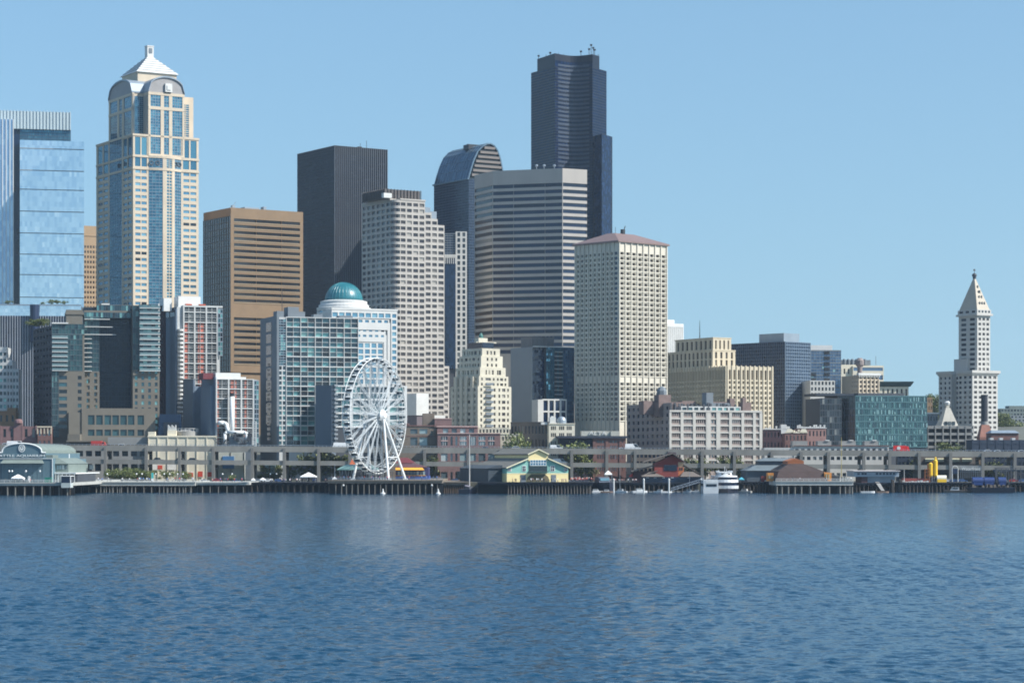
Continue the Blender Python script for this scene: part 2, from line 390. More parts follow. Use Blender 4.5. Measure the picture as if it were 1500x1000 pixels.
for x in (b.u(221), b.u(229), b.u(256), b.u(262)):
    yy = bow(x)-.3
    for r0 in range(10):
        t, t2 = 2*pi*r0/10, 2*pi*(r0+1)/10
        mm.tube((x+1.2*cos(t), yy, (zl+zb1)/2+1.2*sin(t)), (x+1.2*cos(t2), yy, (zl+zb1)/2+1.2*sin(t2)), .32, n=4)
for y in (b.v(184), b.v(175)):
    for r0 in range(10):
        t, t2 = 2*pi*r0/10, 2*pi*(r0+1)/10
        mm.tube((-.5, y+1.2*cos(t), (zl+zb1)/2+1.2*sin(t)), (-.5, y+1.2*cos(t2), (zl+zb1)/2+1.2*sin(t2)), .32, n=4)
b.part('medallion', mm, dgrey)
# upper cross shaped shaft
f0, f1 = b.u(217), b.u(270); s0, s1 = b.v(188), b.v(153)
d2 = D*.17
m.box(f0, f1, .8, D-.8, zb2, zu+1); m.box(d2*.3+.8, W, s0+.45, s1, zb2, zu+1)
zm = b.z(156)
def bay(q0, q1, fr):
    q0, q1 = Vector(q0), Vector(q1); d = q1-q0; L = d.length
    for a, e, nn in fr:
        A, B_ = q0+d*a, q0+d*e
        b.curtain(A, B_, zb2-12, zm-.8, nn, 16, g_teal, alum, .14, .15); b.curtain(A, B_, zm+1.0, zu-.6, nn, 4, g_teal, alum, .14, .15)
    pz = [0]+[x for a, e, nn in fr for x in (a, e)]+[1]; nrm = Vector((d.y, -d.x))/L
    for a, e in zip(pz[::2], pz[1::2]):
        A, B_ = q0+d*a+nrm*.35, q0+d*e+nrm*.35; A2, B2 = q0+d*a-nrm*.8, q0+d*e-nrm*.8
        m.hull([(*A, zb2-12), (*B_, zb2-12), (*B2, zb2-12), (*A2, zb2-12)], [(*A, zu), (*B_, zu), (*B2, zu), (*A2, zu)])
    for z, h in ((zm+.1, .9), (zu+.2, .8), (zb2-11.4, .7)):
        A, B_ = q0+nrm*.5, q1+nrm*.5; A2, B2 = q0-nrm*.7, q1-nrm*.7
        m.hull([(*A, z-h), (*B_, z-h), (*B2, z-h), (*A2, z-h)], [(*A, z+h), (*B_, z+h), (*B2, z+h), (*A2, z+h)])
bay((f0, 0), (f1, 0), [(.06, .34, 4), (.43, .57, 2), (.66, .94, 4)])
bay((d2*.3, s1), (d2*.3, s0), [(.06, .36, 4), (.44, .56, 2), (.64, .94, 4)])
b.curtain((d2*.3, s0), (f0, s0), zb2, zu-1, 5, 20, g_teal, alum, .14, .12, name='notch_glazing'); b.curtain((f0, s0), (f0, .5), zb2, zu-1, 5, 20, g_navy, alum, .14, .12, name='notch_glazing')
m.box(f1, b.u(281), s0*.55, s1, zb2, zu-3)
b.curtain((f1, s0*.5), (b.u(281), s0*.5), zb2, zu-4, 2, 16, g_teal, tan, .3, .2, name='notch_glazing')
# the arched gables
def vault(c0, c1, y0, y1, axis, zs, rise):
    n = 14; pts = []
    for i in range(n+1):
        t = i/n; q = c0+(c1-c0)*t; h = rise*sqrt(max(0, 1-(2*t-1)**2))**.85
        pts.append((q, zs+h))
    A = [(q, y0, z) if axis else (y0, q, z) for q, z in pts]; B_ = [(q, y1, z) if axis else (y1, q, z) for q, z in pts]
    return A, B_
zs = zu+1.0; v = MB(); g = MB()
L = (f1-f0)
A, B_ = vault(f0, f1, -.9, D-5, True, zs, 9.2); 
for i in range(len(A)-1):
    up = Vector((0, 0, .9))
    v.hull([A[i], A[i+1], B_[i+1], B_[i]], [Vector(A[i])+up, Vector(A[i+1])+up, Vector(B_[i+1])+up, Vector(B_[i])+up])
g.poly([(p[0], -.1, p[2]) for p in A]+[(f1, -.1, zs-1), (f0, -.1, zs-1)])
A, B_ = vault(s0, s1, d2*.3-.9, W*.45, False, zs, 9.0)
for i in range(len(A)-1):
    v.hull([A[i], A[i+1], B_[i+1], B_[i]], [Vector(A[i])+up, Vector(A[i+1])+up, Vector(B_[i+1])+up, Vector(B_[i])+up])
g.poly([(d2*.3-.1, p[1], p[2]) for p in A])
b.part('arched_gable_roof', v, lmetal); b.part('gable_face', g, mat('gable stone', K(150, 146, 144), .7, .08, .2))
x = b.u(246); mm = MB()
mm.box(x-2.2, x+2.2, -1.5, -.15, zs+.6, zs+5.6); mm.box(x-1.2, x+1.2, -1.9, -1.55, zs+1.8, zs+4.4); b.part('gable_plaque', mm, ledge)
# pyramid
cx, cy = (W+d2*.3)/2, (D)/2; hw = .325*W
mm = MB(); pc = lambda y: Z(y, 1438)-b.zb; zp0, zp1 = pc(112), pc(85)
m.box(cx-hw*.92, cx+hw*.92, cy-hw*.92, cy+hw*.92, zu, zp0)
nst = 7
for i in range(nst):
    r0, r1 = hw*(1-.86*i/nst), hw*(1-.86*(i+.93)/nst); za, zb = zp0+(zp1-zp0)*i/nst, zp0+(zp1-zp0)*(i+1)/nst
    sq = lambda r, z: [(cx-r, cy-r, z), (cx+r, cy-r, z), (cx+r, cy+r, z), (cx-r, cy+r, z)]
    mm.hull(sq(r0, za), sq(r1, zb))
bd = MB()
for i in range(1, nst):
    r0 = hw*(1-.86*i/nst)+.25; za = zp0+(zp1-zp0)*i/nst; bd.hull(sq(r0, za-.35), sq(r0, za+.25))
b.part('roof_shadow_band', bd, grey)  # grey bands added to paint thin shadow lines between the roof steps
b.part('pyramid_roof', mm, mat('white roof metal', K(198, 200, 196), .55, .08, .3))
mm = MB(); r = hw*.15; mm.box(cx-r, cx+r, cy-r, cy+r, zp1, pc(69.5)); mm.box(cx-r*1.1, cx+r*1.1, cy-r*1.1, cy+r*1.1, pc(69.5), pc(68))
b.part('lantern', mm, ledge)
mm = MB(); mm.box(cx-r*.5, cx+r*.5, cy-r-.3, cy-r-.02, pc(79), pc(72)); b.part('lantern_window', mm, greyb)
b.part('wall', m, tan); b.done()
# ---------------------------------------------------------------- 5 brown banded tower
b = Bld('banded_tower', 'brown tower striped with tan bands and a flat blank top, beside the pointed tower', 338, 1450, 33)
W, D = b.u(444), b.v(298); zt = b.z(304); m = MB()
rows = []; y = 319.5
while y < 530:
    if not 446 < y < 461: rows.append((b.z(y+4.6), b.z(y)))
    y += 9.05
rows.sort()
for i, (ca, ce) in enumerate([(2.2, W-2.2)]):
    b.grid(m, (0, 0), (W, 0), b.z(545), zt, 0, 0, m=g_brown, depth=.7, cols=[(2.2, W*.35), (W*.352, W*.7), (W*.702, W-2.2)], rows=rows, wname='window_band')
b.curtain((0, D), (0, 0), b.z(545), zt-5, 12, 26, g_brown, mat('bronze', K(66, 56, 46), .45, .1, .2), .35, .3)
m.box(0, 1.2, .6, D, zt-5, zt); m.box(.8, W, 1.2, D, 0, zt-.1); m.box(0, .79, .3, D, 0, b.z(545))
b.part('wall', m, tan2)
m = MB()
for r in rows: m.box(2.2, W-2.2, -.28, -.02, r[0]-.5, r[0]-.1)
b.part('sill_band', m, mat('light ochre', K(176, 146, 100), .7, .08, .2))
m = MB(); m.box(W*.25, W*.45, 6, 12, zt, zt+1.6).box(W*.5, W*.54, 5, 9, zt, zt+2.4).box(W*.06, W*.1, 4, 6, zt, zt+2).tube((W*.08, 5, zt+2), (W*.12, 5, zt+4.4), .15)
b.part('roof_plant', m, lmetal); b.done()
# ---------------------------------------------------------------- 6 black tower
b = Bld('black_tower', 'plain black box tower with fine vertical ribs, behind the white gridded tower', 490, 1530, 33)
W, D = b.u(567), b.v(436); zt = b.z(213); m = MB(); zc = b.z(520)
for za, zb, nm in ((zc, b.z(346), 30), (b.z(326), b.z(226), 25)):
    b.curtain((0, 0), (W, 0), za, zb, 22, nm, g_black, None, jit=.05); b.curtain((0, D), (0, 0), za, zb, 22, nm, g_black, None, jit=.05)
k = MB()
for i in range(27): x = W*i/26; k.box(x-.17, x+.17, -.6, -.05, zc, zt)
for i in range(45): y = D*i/44; k.box(-.3, -.05, y-.08, y+.08, zc, zt)
b.part('ribs', k, mat('rib metal', K(92, 97, 104), .5, .08, .1))
m.box(.3, W, .3, D, 0, zt); m.box(0, .25, .3, D, b.z(346), b.z(326)); m.box(0, W, 0, .25, b.z(346), b.z(326)); m.box(0, W, 0, .25, b.z(226), zt); m.box(0, .25, .3, D, b.z(226), zt)
for z in [zc+(zt-zc)*i/74 for i in range(74)]: m.box(-.15, W, -.15, -.02, z, z+.75); m.box(-.15, -.02, 0, D, z, z+.75)
b.part('wall', m, black)
m = MB(); m.tube((W*.6, 8, zt), (W*.6, 8, zt+4), .15).tube((W*.72, 8, zt), (W*.72, 8, zt+6), .15).box(W*.55, W*.62, 7, 9, zt, zt+1.6); b.part('roof_mast', m, dark); b.done()
# ---------------------------------------------------------------- 7 white gridded tower with rounded corner
b = Bld('gridded_tower', 'tall white tower of square windows with a rounded corner and stepped roofline', 577, 1290, 33)
W, D = b.u(651), b.v(530); zt = b.z(292); zc = b.z(625); ph = 8.8*b.Y/F; m = MB()
r = b.u(586); r2 = b.v(572)
R_ = lambda z1, z0=zc: [(z1-ph*(j+1)+ph*.2, z1-ph*(j+1)+ph*.76) for j in range(int((z1-z0)/ph))][::-1]
e1, e2, e3 = b.u(622.5), b.u(632), b.u(641)
segs = [(r, e1, zt, 4), (e1, e2, zt-ph*2+.6, 1), (e2, e3, zt-ph*3+.6, 1), (e3, W, zt-ph*4+.6, 1)]
for xa, xb, z1, n in segs:
    b.grid(m, (xa, 0), (xb, 0), zc, z1, n, 0, .76, m=g_brnw, depth=.5, rows=R_(z1-.6 if z1 != zt else z1-.6))
    m.box(xa, xb, .6, D, 0, z1-.02); m.poly([(xb, 0, zc), (xb, .6, zc), (xb, .6, z1), (xb, 0, z1)])
b.grid(m, (0, D), (0, r2), zc, zt, 6, 0, .72, m=g_dark, depth=.5, rows=R_(zt-.6))
n = 7; cp = [(r*(1-sin(pi/2*i/n)), r2*(1-cos(pi/2*i/n))) for i in range(n+1)]
for (xa, ya), (xb, yb) in zip(cp, cp[1:]): pass
for i in range(n):
    A, B_ = cp[n-i] , cp[n-i-1]
for i in range(n):   # rounded corner: runs from the shaded side to the front
    t0, t1 = pi/2*i/n, pi/2*(i+1)/n
    A = (r*(1-cos(t0)), r2*(1-sin(t0))); B_ = (r*(1-cos(t1)), r2*(1-sin(t1)))
    L = (Vector(B_)-Vector(A)).length
    b.grid(m, A, B_, zc, zt, 0, 0, m=g_navy if i < 5 else g_dark, depth=.4, cols=[(.0, L)], rows=R_(zt-.6), wname='corner_window')
m.box(.6, r, r2, D, 0, zt-.02); m.poly([(r, 0, zt), (r, r2, zt), (0, r2, zt), (r*.3, r2*.3, zt)])
m.box(-.3, e1+.3, r2, D, zt, zt+.8); m.box(r, e1+.3, -.3, r2, zt, zt+.8)
# wider foot on the right
Wf = b.u(660); zf = b.z(534)
b.grid(m, (W, 1.5), (Wf, 1.5), zc, zf, 1, 0, .6, m=g_brnw, rows=R_(zf-.6)); m.box(W, Wf, 2.2, D, 0, zf-.02)
b.part('wall', m, mat('warm white precast', K(176, 167, 155), .8, .09, .1, streak=.3))
m = MB(); za, zb = zt+.8, b.z(276); xa, xb = b.u(569), b.u(622); ya, yb = 4, D*.8
m.box(xa+.3, xb-.3, ya+.3, yb, za, zb)
for i in range(12): x = xa+(xb-xa)*i/11; m.box(x-.12, x+.12, ya-.25, ya+.25, za, zb+.2)
for i in range(14): y = ya+(yb-ya)*i/13; m.box(xa-.25, xa+.25, y-.12, y+.12, za, zb+.2)
b.part('penthouse', m, mat('brown penthouse', K(84, 74, 70), .5, .1, .15))
m = MB(); m.box(xa-2, xa+3, 1.5, 4, zt+.8, zt+3.4); b.part('roof_box', m, ledge)
m = MB()
for xa, xb, z1, q in segs[1:3]:
    for i in range(5): x = xa+(xb-xa)*(i+.5)/5; m.box(x-.35, x+.35, 1, 1.7, z1, z1+4.2 if xa == e2 else z1+3)
b.part('roof_fin', m, lmetal); b.done()
# ---------------------------------------------------------------- 8 tower with a barrel top
b = Bld('barrel_top_tower', 'dark blue glass tower with a curved barrel roof and stepped round gable', 687, 1480, 33)
W, D = b.u(737), b.v(636); zs = b.z(262)
b.curtain((0, D), (0, 0), b.z(540), zs, 24, 70, g_navy, mat('slate mullion', K(64, 82, 102), .45, .08, .2), .12, .2, hw=.3, jit=.05)
b.curtain((0, 0), (W, 0), b.z(540), zs, 24, 70, g_navy, MATS['slate mullion'], .12, .2, hw=.3, jit=.05)
m = MB(); m.box(.3, W-.3, .3, D-.3, 0, zs); b.part('wall', m, dgrey)
prof = [(0, zs), (2.0, zs+7), (4.3, zs+13), (6.9, b.z(218.5)), (W*.42, b.z(212)), (W*.55, b.z(208)), (W*.65, b.z(207.5)), (W*.76, b.z(210)), (W*.86, b.z(217)), (W*.93, b.z(227)), (W, b.z(243)), (W+.6, zs+1)]
prof[3] = (W*.28, b.z(220))
prof[1] = (W*.08, zs+(b.z(220)-zs)*.36); prof[2] = (W*.17, zs+(b.z(220)-zs)*.7)
n = 12; g = MB(); rb = MB()
for (xa, za), (xb, zb) in zip(prof, prof[1:]):
    for j in range(n): g.poly([(xa, 1+(D-1)*j/n, za), (xb, 1+(D-1)*j/n, zb), (xb, 1+(D-1)*(j+1)/n, zb), (xa, 1+(D-1)*(j+1)/n, za)])
    rb.tube((xa, .9, za), (xb, .9, zb), .55, n=4)
for x, z in prof[:6]: rb.tube((x, 1, z+.1), (x, D, z+.1), .18, n=4)
for j in range(n+1):
    for (xa, za), (xb, zb) in zip(prof[:6], prof[1:6]): rb.tube((xa, 1+(D-1)*j/n, za+.1), (xb, 1+(D-1)*j/n, zb+.1), .18, n=4)
rb.tube((-.6, 0, zs), (-.6, D+.6, zs), .6, n=4)
b.part('curved_roof', g, glass('roof glass', [(K(56, 82, 104), 4), (K(66, 94, 116), 3), (K(48, 72, 94), 2)], .12, .35, 1.7)); b.part('roof_rib', rb, mat('roof rib', K(96, 118, 134), .4, .06, .2, metal=.3))
g = MB(); g.poly([(x, 2.0, z) for x, z in prof]); b.part('gable_glazing', g, g_dark)
g = MB()
for i in range(7):
    za = zs+2+i*(b.z(212)-zs-2)/6.6; zz = za+1.5
    def ext(z):
        xs = [xa+(xb-xa)*(z-za_)/(zb_-za_) for (xa, za_), (xb, zb_) in zip(prof, prof[1:]) if za_ != zb_ and min(za_, zb_) <= z <= max(za_, zb_)]
        return (min(xs), max(xs)) if len(xs) > 1 else None
    e = ext(zz)
    if e: g.box(e[0]+1, e[1]-1, -.3-.0, 2.0, za, zz)
b.part('gable_balcony', g, mat('salmon stone', K(122, 110, 102), .8, .08, .1))
m = MB(); m.box(W*.35, W*.7, D*.35, D*.5, b.z(213), b.z(206)); m.box(W*.4, W*.9, D*.42, D*.45, b.z(206), b.z(204.6)); b.part('window_washing_rig', m, dark); b.done()
# ---------------------------------------------------------------- 9 slim dark tower with white edge
b = Bld('slim_tower', 'slim dark glass tower with a white gridded edge, squeezed beside the white gridded tower', 651.5, 1345, 4)
W = b.u(684); wx = b.u(667.5); z1, z2, zc = b.z(339), b.z(376), b.z(540); m = MB()
b.grid(m, (wx, 0), (W, 0), zc, z1, 2, 24, .55, .68, m=g_dark, depth=.5, ml=.3, mr=.3); m.box(wx+.01, W, .7, 22, 0, z1-.1)
m.box(0, wx, -.6, .3, z2-.6, z2+1.2)
for i in range(6): x = wx*(i+.2)/5.4; m.box(x-.2, x+.2, -.7, -.61, z2-4, z2+1)
b.curtain((0, 0), (wx, 0), zc, z2-.6, 5, 32, g_navy, None); b.curtain((0, .8), (wx, .8), z2+1.2, z1-1, 4, 9, g_navy, greyb, .15, .15, hw=.4)
b.part('wall', m, white); m = MB(); m.box(.2, wx-.05, 1.1, 22, 0, z1-1); b.part('core', m, dgrey); b.done()
# ---------------------------------------------------------------- 10 banded octagonal tower
b = Bld('striped_tower', 'broad grey tower striped with dark window bands, its sunny edge pale tan', 824, 1350, 27)
W = b.u(860); zt = b.z(246.5); zc = b.z(520); ph = 9.75*b.Y/F
pf = b.to_px((0, 0), pi-radians(18), 721.5); pl = b.to_px(pf, pi-radians(63), 695)
rows = [(b.z(267.5)-ph*(j)-ph*.56, b.z(267.5)-ph*j) for j in range(26)][::-1]
m = MB(); L = Vector(pf).length
b.grid(m, pf, (0, 0), zc, zt, 0, 0, m=g_navy, depth=.5, cols=[(0.0, L*.3), (L*.302, L*.75), (L*.752, L-.25)], rows=rows, wname='window_band')
b.grid(m, (0, 0), (W, 0), zc, zt, 0, 0, m=g_navy, depth=.5, cols=[(.25, W)], rows=rows, wname='window_band')
L2 = (Vector(pl)-Vector(pf)).length
b.grid(m, pl, pf, zc, zt, 0, 0, m=g_dark, depth=.5, cols=[(.2, L2-.2)], rows=rows, wname='window_band')
b.shell(m, [(0, .7), (W, .7), (W+2.5, 8), (W-4, 40), (-12, 50), pl, pf], 0, zt-.2, skip=(5, 6))
m.poly([(*pl, 0), (*pf, 0), (*pf, zc), (*pl, zc)]); m.poly([(*pf, 0), (0, .7, 0), (0, .7, zc), (*pf, zc)])
b.part('wall', m, mat('rose grey granite', K(172, 162, 150), .7, .08, .08, streak=.3))
m = MB()
for px in (786, 797, 812): q = b.to_px((W*.4, 18), pi, px); m.tube((*q, zt-.3), (*q, zt+3.5), .2); m.lathe(q[0], q[1], [(.2, zt+3), (.9, zt+3.6), (.9, zt+4.2), (.1, zt+4.6)], 8)
b.each('roof_antenna', m, lmetal); b.done()
# ---------------------------------------------------------------- 11 tallest black tower
b = Bld('black_skyscraper', 'tallest black skyscraper with a concave face and a lower shoulder on its sunny side', 813, 1720, 0)
def wp(px, d): return (X(px, 1720+d)-b.xc, d)
zt, zs, zc = b.z(86), b.z(199), b.z(420)
A0, B0, D0, E0 = wp(778, 30), wp(813, 0), wp(868, 4), wp(888.5, 22)
n = 12; con = []
for i in range(n+1):
    t = i/n; con.append((B0[0]+(D0[0]-B0[0])*t, B0[1]+(D0[1]-B0[1])*t+9*sin(pi*t)))
fp = [A0]+con+[E0, wp(884, 62), wp(782, 62)]
def skin(pts, z0, z1, nr, gm, name='glazing', jit=.04, nc=10): 
    for p, q in zip(pts, pts[1:]): b.curtain(p, q, z0, z1, nc, nr, gm, None, jit=jit, name=name)
skin([A0, B0], zc, zt-6, 80, g_obsid, nc=12); skin(con, zc, zt-1, 84, g_obsid, nc=2, jit=.03); skin([D0, E0], zc, zt-6, 80, g_obsid)
m = MB(); inn = lambda k: [(x+(-k if x > 20 else k) * .0, y+.5) for x, y in fp]
m.prism(inn(.5), 0, zt-6, 0)
m.prism([wp(787, 26), wp(812.6, .8)]+[(x, y+.8) for x, y in con[1:-1]]+[wp(868, 4.8), wp(878, 14), wp(874, 55), wp(792, 55)], zt-6, b.z(78), 0)
for z in [zc+(zt-6-zc)*j/80 for j in range(81)]:
    ring = [(x, y-.18) for x, y in [A0]+con+[E0]]
    for p, q in zip(ring, ring[1:]): m.hull([(*p, z-.35), (*q, z-.35), (q[0], q[1]+.17, z-.35), (p[0], p[1]+.17, z-.35)], [(*p, z+.35), (*q, z+.35), (q[0], q[1]+.17, z+.35), (p[0], p[1]+.17, z+.35)])
sl = [wp(868.4, 4), wp(881.5, -12), wp(897, 6)]
m.prism([sl[0], (sl[1][0], sl[1][1]+.4), sl[2], wp(893, 45), wp(872, 40)], 0, zs)
for j in range(54):
    z = zc+(zt-4-zc)*j/53
    for p, q in zip(con[1:-1], con[2:-1]): m.hull([(p[0], p[1]-.3, z-.75), (q[0], q[1]-.3, z-.75), (q[0], q[1]-.2, z-.75), (p[0], p[1]-.2, z-.75)], [(p[0], p[1]-.3, z+.75), (q[0], q[1]-.3, z+.75), (q[0], q[1]-.2, z+.75), (p[0], p[1]-.2, z+.75)], 1)
b.part('wall', m, [mat('dark granite', K(16, 24, 40), .5, .1, .1, spec=.3), mat('slate band', K(50, 62, 80), .5, .1, .1)])
skin(sl, zc, zs-.5, 54, g_obsid)
m = MB()
for px, d, h in ((789, 26, 4), (800, 16, 2.5), (806, 10, 3.5), (818, 6, 2), (826, 10, 2), (851, 10, 4.5), (866, 9, 9), (869, 9, 7), (871, 12, 6), (863, 9, 6), (875, 16, 2.5), (877, 18, 3)):
    x, y = wp(px, d+3); m.tube((x, y, b.z(79)), (x, y, b.z(79)+h), .22, n=5)
    if h > 3.2: m.box(x-.8, x+.8, y-.4, y+.4, b.z(79)+h-1.2, b.z(79)+h)
b.part('roof_antenna', m, dark); b.done()
# ---------------------------------------------------------------- 12 precast tower with a hipped roof
b = Bld('hip_roofed_tower', 'cream precast tower of small deep windows under a low reddish hipped roof', 906, 1180, 42)
W, D = b.u(977), b.v(841.5); zt = b.z(352); zc = b.z(640); ph = 7.36*b.Y/F; m = MB()
rows = [(zt-5-ph*(j+1)+ph*.18, zt-5-ph*(j+1)+ph*.74) for j in range(34) if j != 25][::-1]
b.grid(m, (0, 0), (W, 0), zc, zt, 8, 0, .58, m=g_brnw, depth=1.0, ml=.4, mr=.4, rows=rows)
b.grid(m, (0, D), (0, 0), zc, zt, 9, 0, .4, m=g_navy, depth=.9, ml=1, mr=3.2, rows=rows)
m.box(1.2, W, 1.2, D, 0, zt-.1); m.box(0, W, .05, 1.19, 0, zc); m.box(0, 1.19, 1.2, D, 0, zc)
pw = W/8
for i in range(9): x = .4+(W-.8)*i/8; m.box(x-.28, x+.28, -.55, -.02, zc, zt)
for a, e in rows: m.box(0, W, -.32, -.03, a-.55, a-.12)
for i in range(10): y = D-1-(D-4.2)*i/9; m.box(-.5, -.02, y-.28, y+.28, zc, zt)
b.part('wall', m, mat('cream precast', K(204, 194, 170), .85, .1, .1, streak=.25))
b.wins += [('corner_window', g_navy, 1.9, round(e-a, 2), (-.04, 1.7, (a+e)/2), -pi/2, 0) for a, e in rows]
m = MB(); o = 1.0
r0 = [(-o, -o, zt), (W+o, -o, zt), (W+o, D+o, zt), (-o, D+o, zt)]; zr = b.z(336.5)
i_ = W*.3; r1 = [(i_, D*.42, zr), (W-i_, D*.42, zr), (W-i_, D*.58, zr), (i_, D*.58, zr)]
m.hull([(x, y, z-.8) for x, y, z in r0], r0); m.hull([(x, y, z+.003) for x, y, z in r0], r1)
b.part('hipped_roof', m, mat('red brown metal roof', K(136, 104, 96), .55, .08, .15))
m = MB(); m.tube((W*.3, D*.4, zr-1), (W*.3, D*.4, zr+3), .12).box(W*.45, W*.5, D*.4, D*.45, zr-1, zr+2.2).tube((W*.47, D*.42, zr), (W*.52, D*.42, zr+4), .25); b.part('roof_antenna', m, dark); b.done()
# ---------------------------------------------------------------- 13 domed building
b = Bld('domed_building', 'white building with pale blue windows under a green dome', 486, 1240, 24)
W, D = b.u(582), b.v(464); zt = b.z(453); zc = b.z(640); ph = 8.9*b.Y/F; m = MB()
R_ = lambda z1, n, f=.62: [(z1-ph*(j+1)+ph*(1-f)/2, z1-ph*(j+1)+ph*(1+f)/2) for j in range(n)][::-1]
e = b.u(573)
b.grid(m, (e, 0), (W, 0), zc, zt, 1, 0, .66, m=g_lite, rows=R_(zt-1, 20)); 
b.grid(m, (0, 0), (e, 0), zt-ph-1, zt, 9, 0, .8, m=g_lite, rows=R_(zt-1, 1, .7)); m.box(.2, W-.1, 1.5, D, 0, zt-.05)
i1, i2 = b.u(568), b.u(563)   # nested recessed frames
b.grid(m, (0, .35), (i1+1, .35), zt-ph*3.2, zt-ph-1, 9, 0, .6, m=g_lite, rows=[(zt-ph*2.2+.6, zt-ph*2.2+2.0)]); m.box(i1, e, .36, 1.4, zc, zt-ph*2)
b.grid(m, (0, .7), (i2+1, .7), zt-ph*5.2, zt-ph*2.6, 9, 0, .55, m=g_lite, depth=.3, rows=[(zt-ph*4.4, zt-ph*4.4+1.2), (zt-ph*3.5, zt-ph*3.5+1.2)])
b.grid(m, (0, 1.0), (i2, 1.0), zc, zt-ph*5.2, 8, 0, .74, m=g_lite, depth=.3, rows=R_(zt-ph*5.3, 15, .74)); m.box(i2, i1, .71, 1.4, zc, zt-ph*4)
b.grid(m, (0, D), (0, 0), zc, zt, 4, 0, .7, m=g_teal, rows=R_(zt-1, 20)); m.box(-.2, W+.2, -.2, 1.3, zt, zt+.9)
cx, cy = b.u(510), 15.0; ca_ = 0
k = b.Y*1.01/F; cxl = W*.30; cyl = D*.5+3
# drum placed so its axis stands on the roof behind the front
wx = X(503.5, b.Y+22); dx, dy = wx-b.xc, 22.0; cx, cy = dx*cos(b.a)+dy*sin(b.a), -dx*sin(b.a)+dy*cos(b.a)
m.lathe(cx, cy, [(38.5*k, zt-8), (38.5*k, b.z(455)), (38*k, b.z(455)), (38*k, b.z(451))], 40)
m.lathe(cx, cy, [(39.5*k, b.z(451.5)), (40*k, b.z(447.5)), (37*k, b.z(446.5)), (37*k, b.z(443.5)), (34.5*k, b.z(442)), (34.5*k, b.z(438)), (29.5*k, b.z(436.5)), (20*k, b.z(435.5))], 40)
for i in range(24): t = 2*pi*i/24; m.box(cx+38.2*k*cos(t)-.35, cx+38.2*k*cos(t)+.35, cy+38.2*k*sin(t)-.35, cy+38.2*k*sin(t)+.35, zt, b.z(451.4))
b.part('wall', m, mat('cool white panel', K(206, 206, 200), .7, .06, .1))
m = MB(); r = 38.15*k; n = 96
for i in range(n):
    t, t2 = 2*pi*i/n, 2*pi*(i+1)/n
    m.poly([(cx+r*cos(t), cy+r*sin(t), b.z(464)), (cx+r*cos(t2), cy+r*sin(t2), b.z(464)), (cx+r*cos(t2), cy+r*sin(t2), b.z(452.5)), (cx+r*cos(t), cy+r*sin(t), b.z(452.5))])
b.part('drum_glazing', m, g_lite)
m = MB(); R0 = 27.8*k; z0 = b.z(436.6); h = Z(413.5, 1262)-b.zb-z0
m.lathe(cx, cy, [(R0*cos(t), z0+h*sin(t)) for t in [pi/2*i/12 for i in range(12)]]+[(.05, z0+h)], 48)
rib = MB()
for i in range(32):
    t = 2*pi*i/32
    rib.path([(cx+R0*1.005*cos(t)*cos(q), cy+R0*1.005*sin(t)*cos(q), z0+h*1.005*sin(q)) for q in [pi/2*j/8 for j in range(8)]], .12, 4)
dm = mat('green dome metal', K(38, 112, 122), .35, .06, .3, spec=.6)
d = b.part('dome', m, dm, True); b.part('dome_rib', rib, mat('dome seam', K(42, 118, 126), .35), parent=d)
b.done()
# ---------------------------------------------------------------- 14 white framed apartment slab
fr = mat('pale frame', K(188, 190, 186), .7, .05, .2)
def flats(b, p0, p1, z0, z1, nb, nl, gm, wmat, wname='window', bw=.3, hb=.32, mid=.09, slabs=True):
    """white frame of wide bays two floors high, each with two windows and a balcony rail per floor"""
    q0, q1 = Vector(p0), Vector(p1); L = (q1-q0).length; ph = (z1-z0)/nl; m = MB(); cols = []
    for i in range(nb):
        a, e = L*i/nb+bw/2, L*(i+1)/nb-bw/2; mm_ = (a+e)/2; cols += [(a, mm_-.08), (mm_+.08, e)]
    rows = []
    for j in range(nl):
        a = z0+ph*j; rows.append((a+(hb if j % 2 == 0 else mid), a+ph-(mid if j % 2 == 0 else hb)))
    b.grid(m, q0, q1, z0, z1, 0, 0, m=gm, depth=.8, cols=cols, rows=rows, wname=wname)
    d = (q1-q0)/L; nrm = Vector((d.y, -d.x))
    for i in range(nb+1):
        c = q0+d*min(max(L*i/nb, bw/2), L-bw/2); A = [c-d*bw*.5, c+d*bw*.5]
        m.hull([(*A[0], z0), (*A[1], z0), (*(A[1]+nrm*.35), z0), (*(A[0]+nrm*.35), z0)], [(*A[0], z1), (*A[1], z1), (*(A[1]+nrm*.35), z1), (*(A[0]+nrm*.35), z1)])
    for j in range(0, nl+1, 2):
        z = z0+ph*j; m.hull([(*q0, z-hb*.6), (*q1, z-hb*.6), (*(q1+nrm*.33), z-hb*.6), (*(q0+nrm*.33), z-hb*.6)], [(*q0, z+hb*.6), (*q1, z+hb*.6), (*(q1+nrm*.33), z+hb*.6), (*(q0+nrm*.33), z+hb*.6)])
    return m, rows, cols, d, nrm, L
def rails(b, q0, d, nrm, cols, rows, m_, pick=lambda i, j: True, h=1.0):
    g = MB()
    for j, (a, e) in enumerate(rows):
        for i, (c, f) in enumerate(cols):
            if pick(i, j):
                A, B_ = q0+d*c+nrm*.1, q0+d*f+nrm*.1
                g.tube((*A, a+h), (*B_, a+h), .07, n=4)
                for k in range(4): P = A+(B_-A)*(k+.5)/4; g.tube((*P, a), (*P, a+h), .04, n=4)
    return g
b = Bld('apartment_slab', 'wide white framed apartment block with teal windows, in front of the domed building', 407, 1130, 20)
W, D = b.u(525), b.v(383); zt = b.z(464); z0 = b.z(652)
m, rows, cols, d, nr_, L = flats(b, (b.u(419), 0), (W, 0), z0, zt, 5, 26, g_aqua, fr)
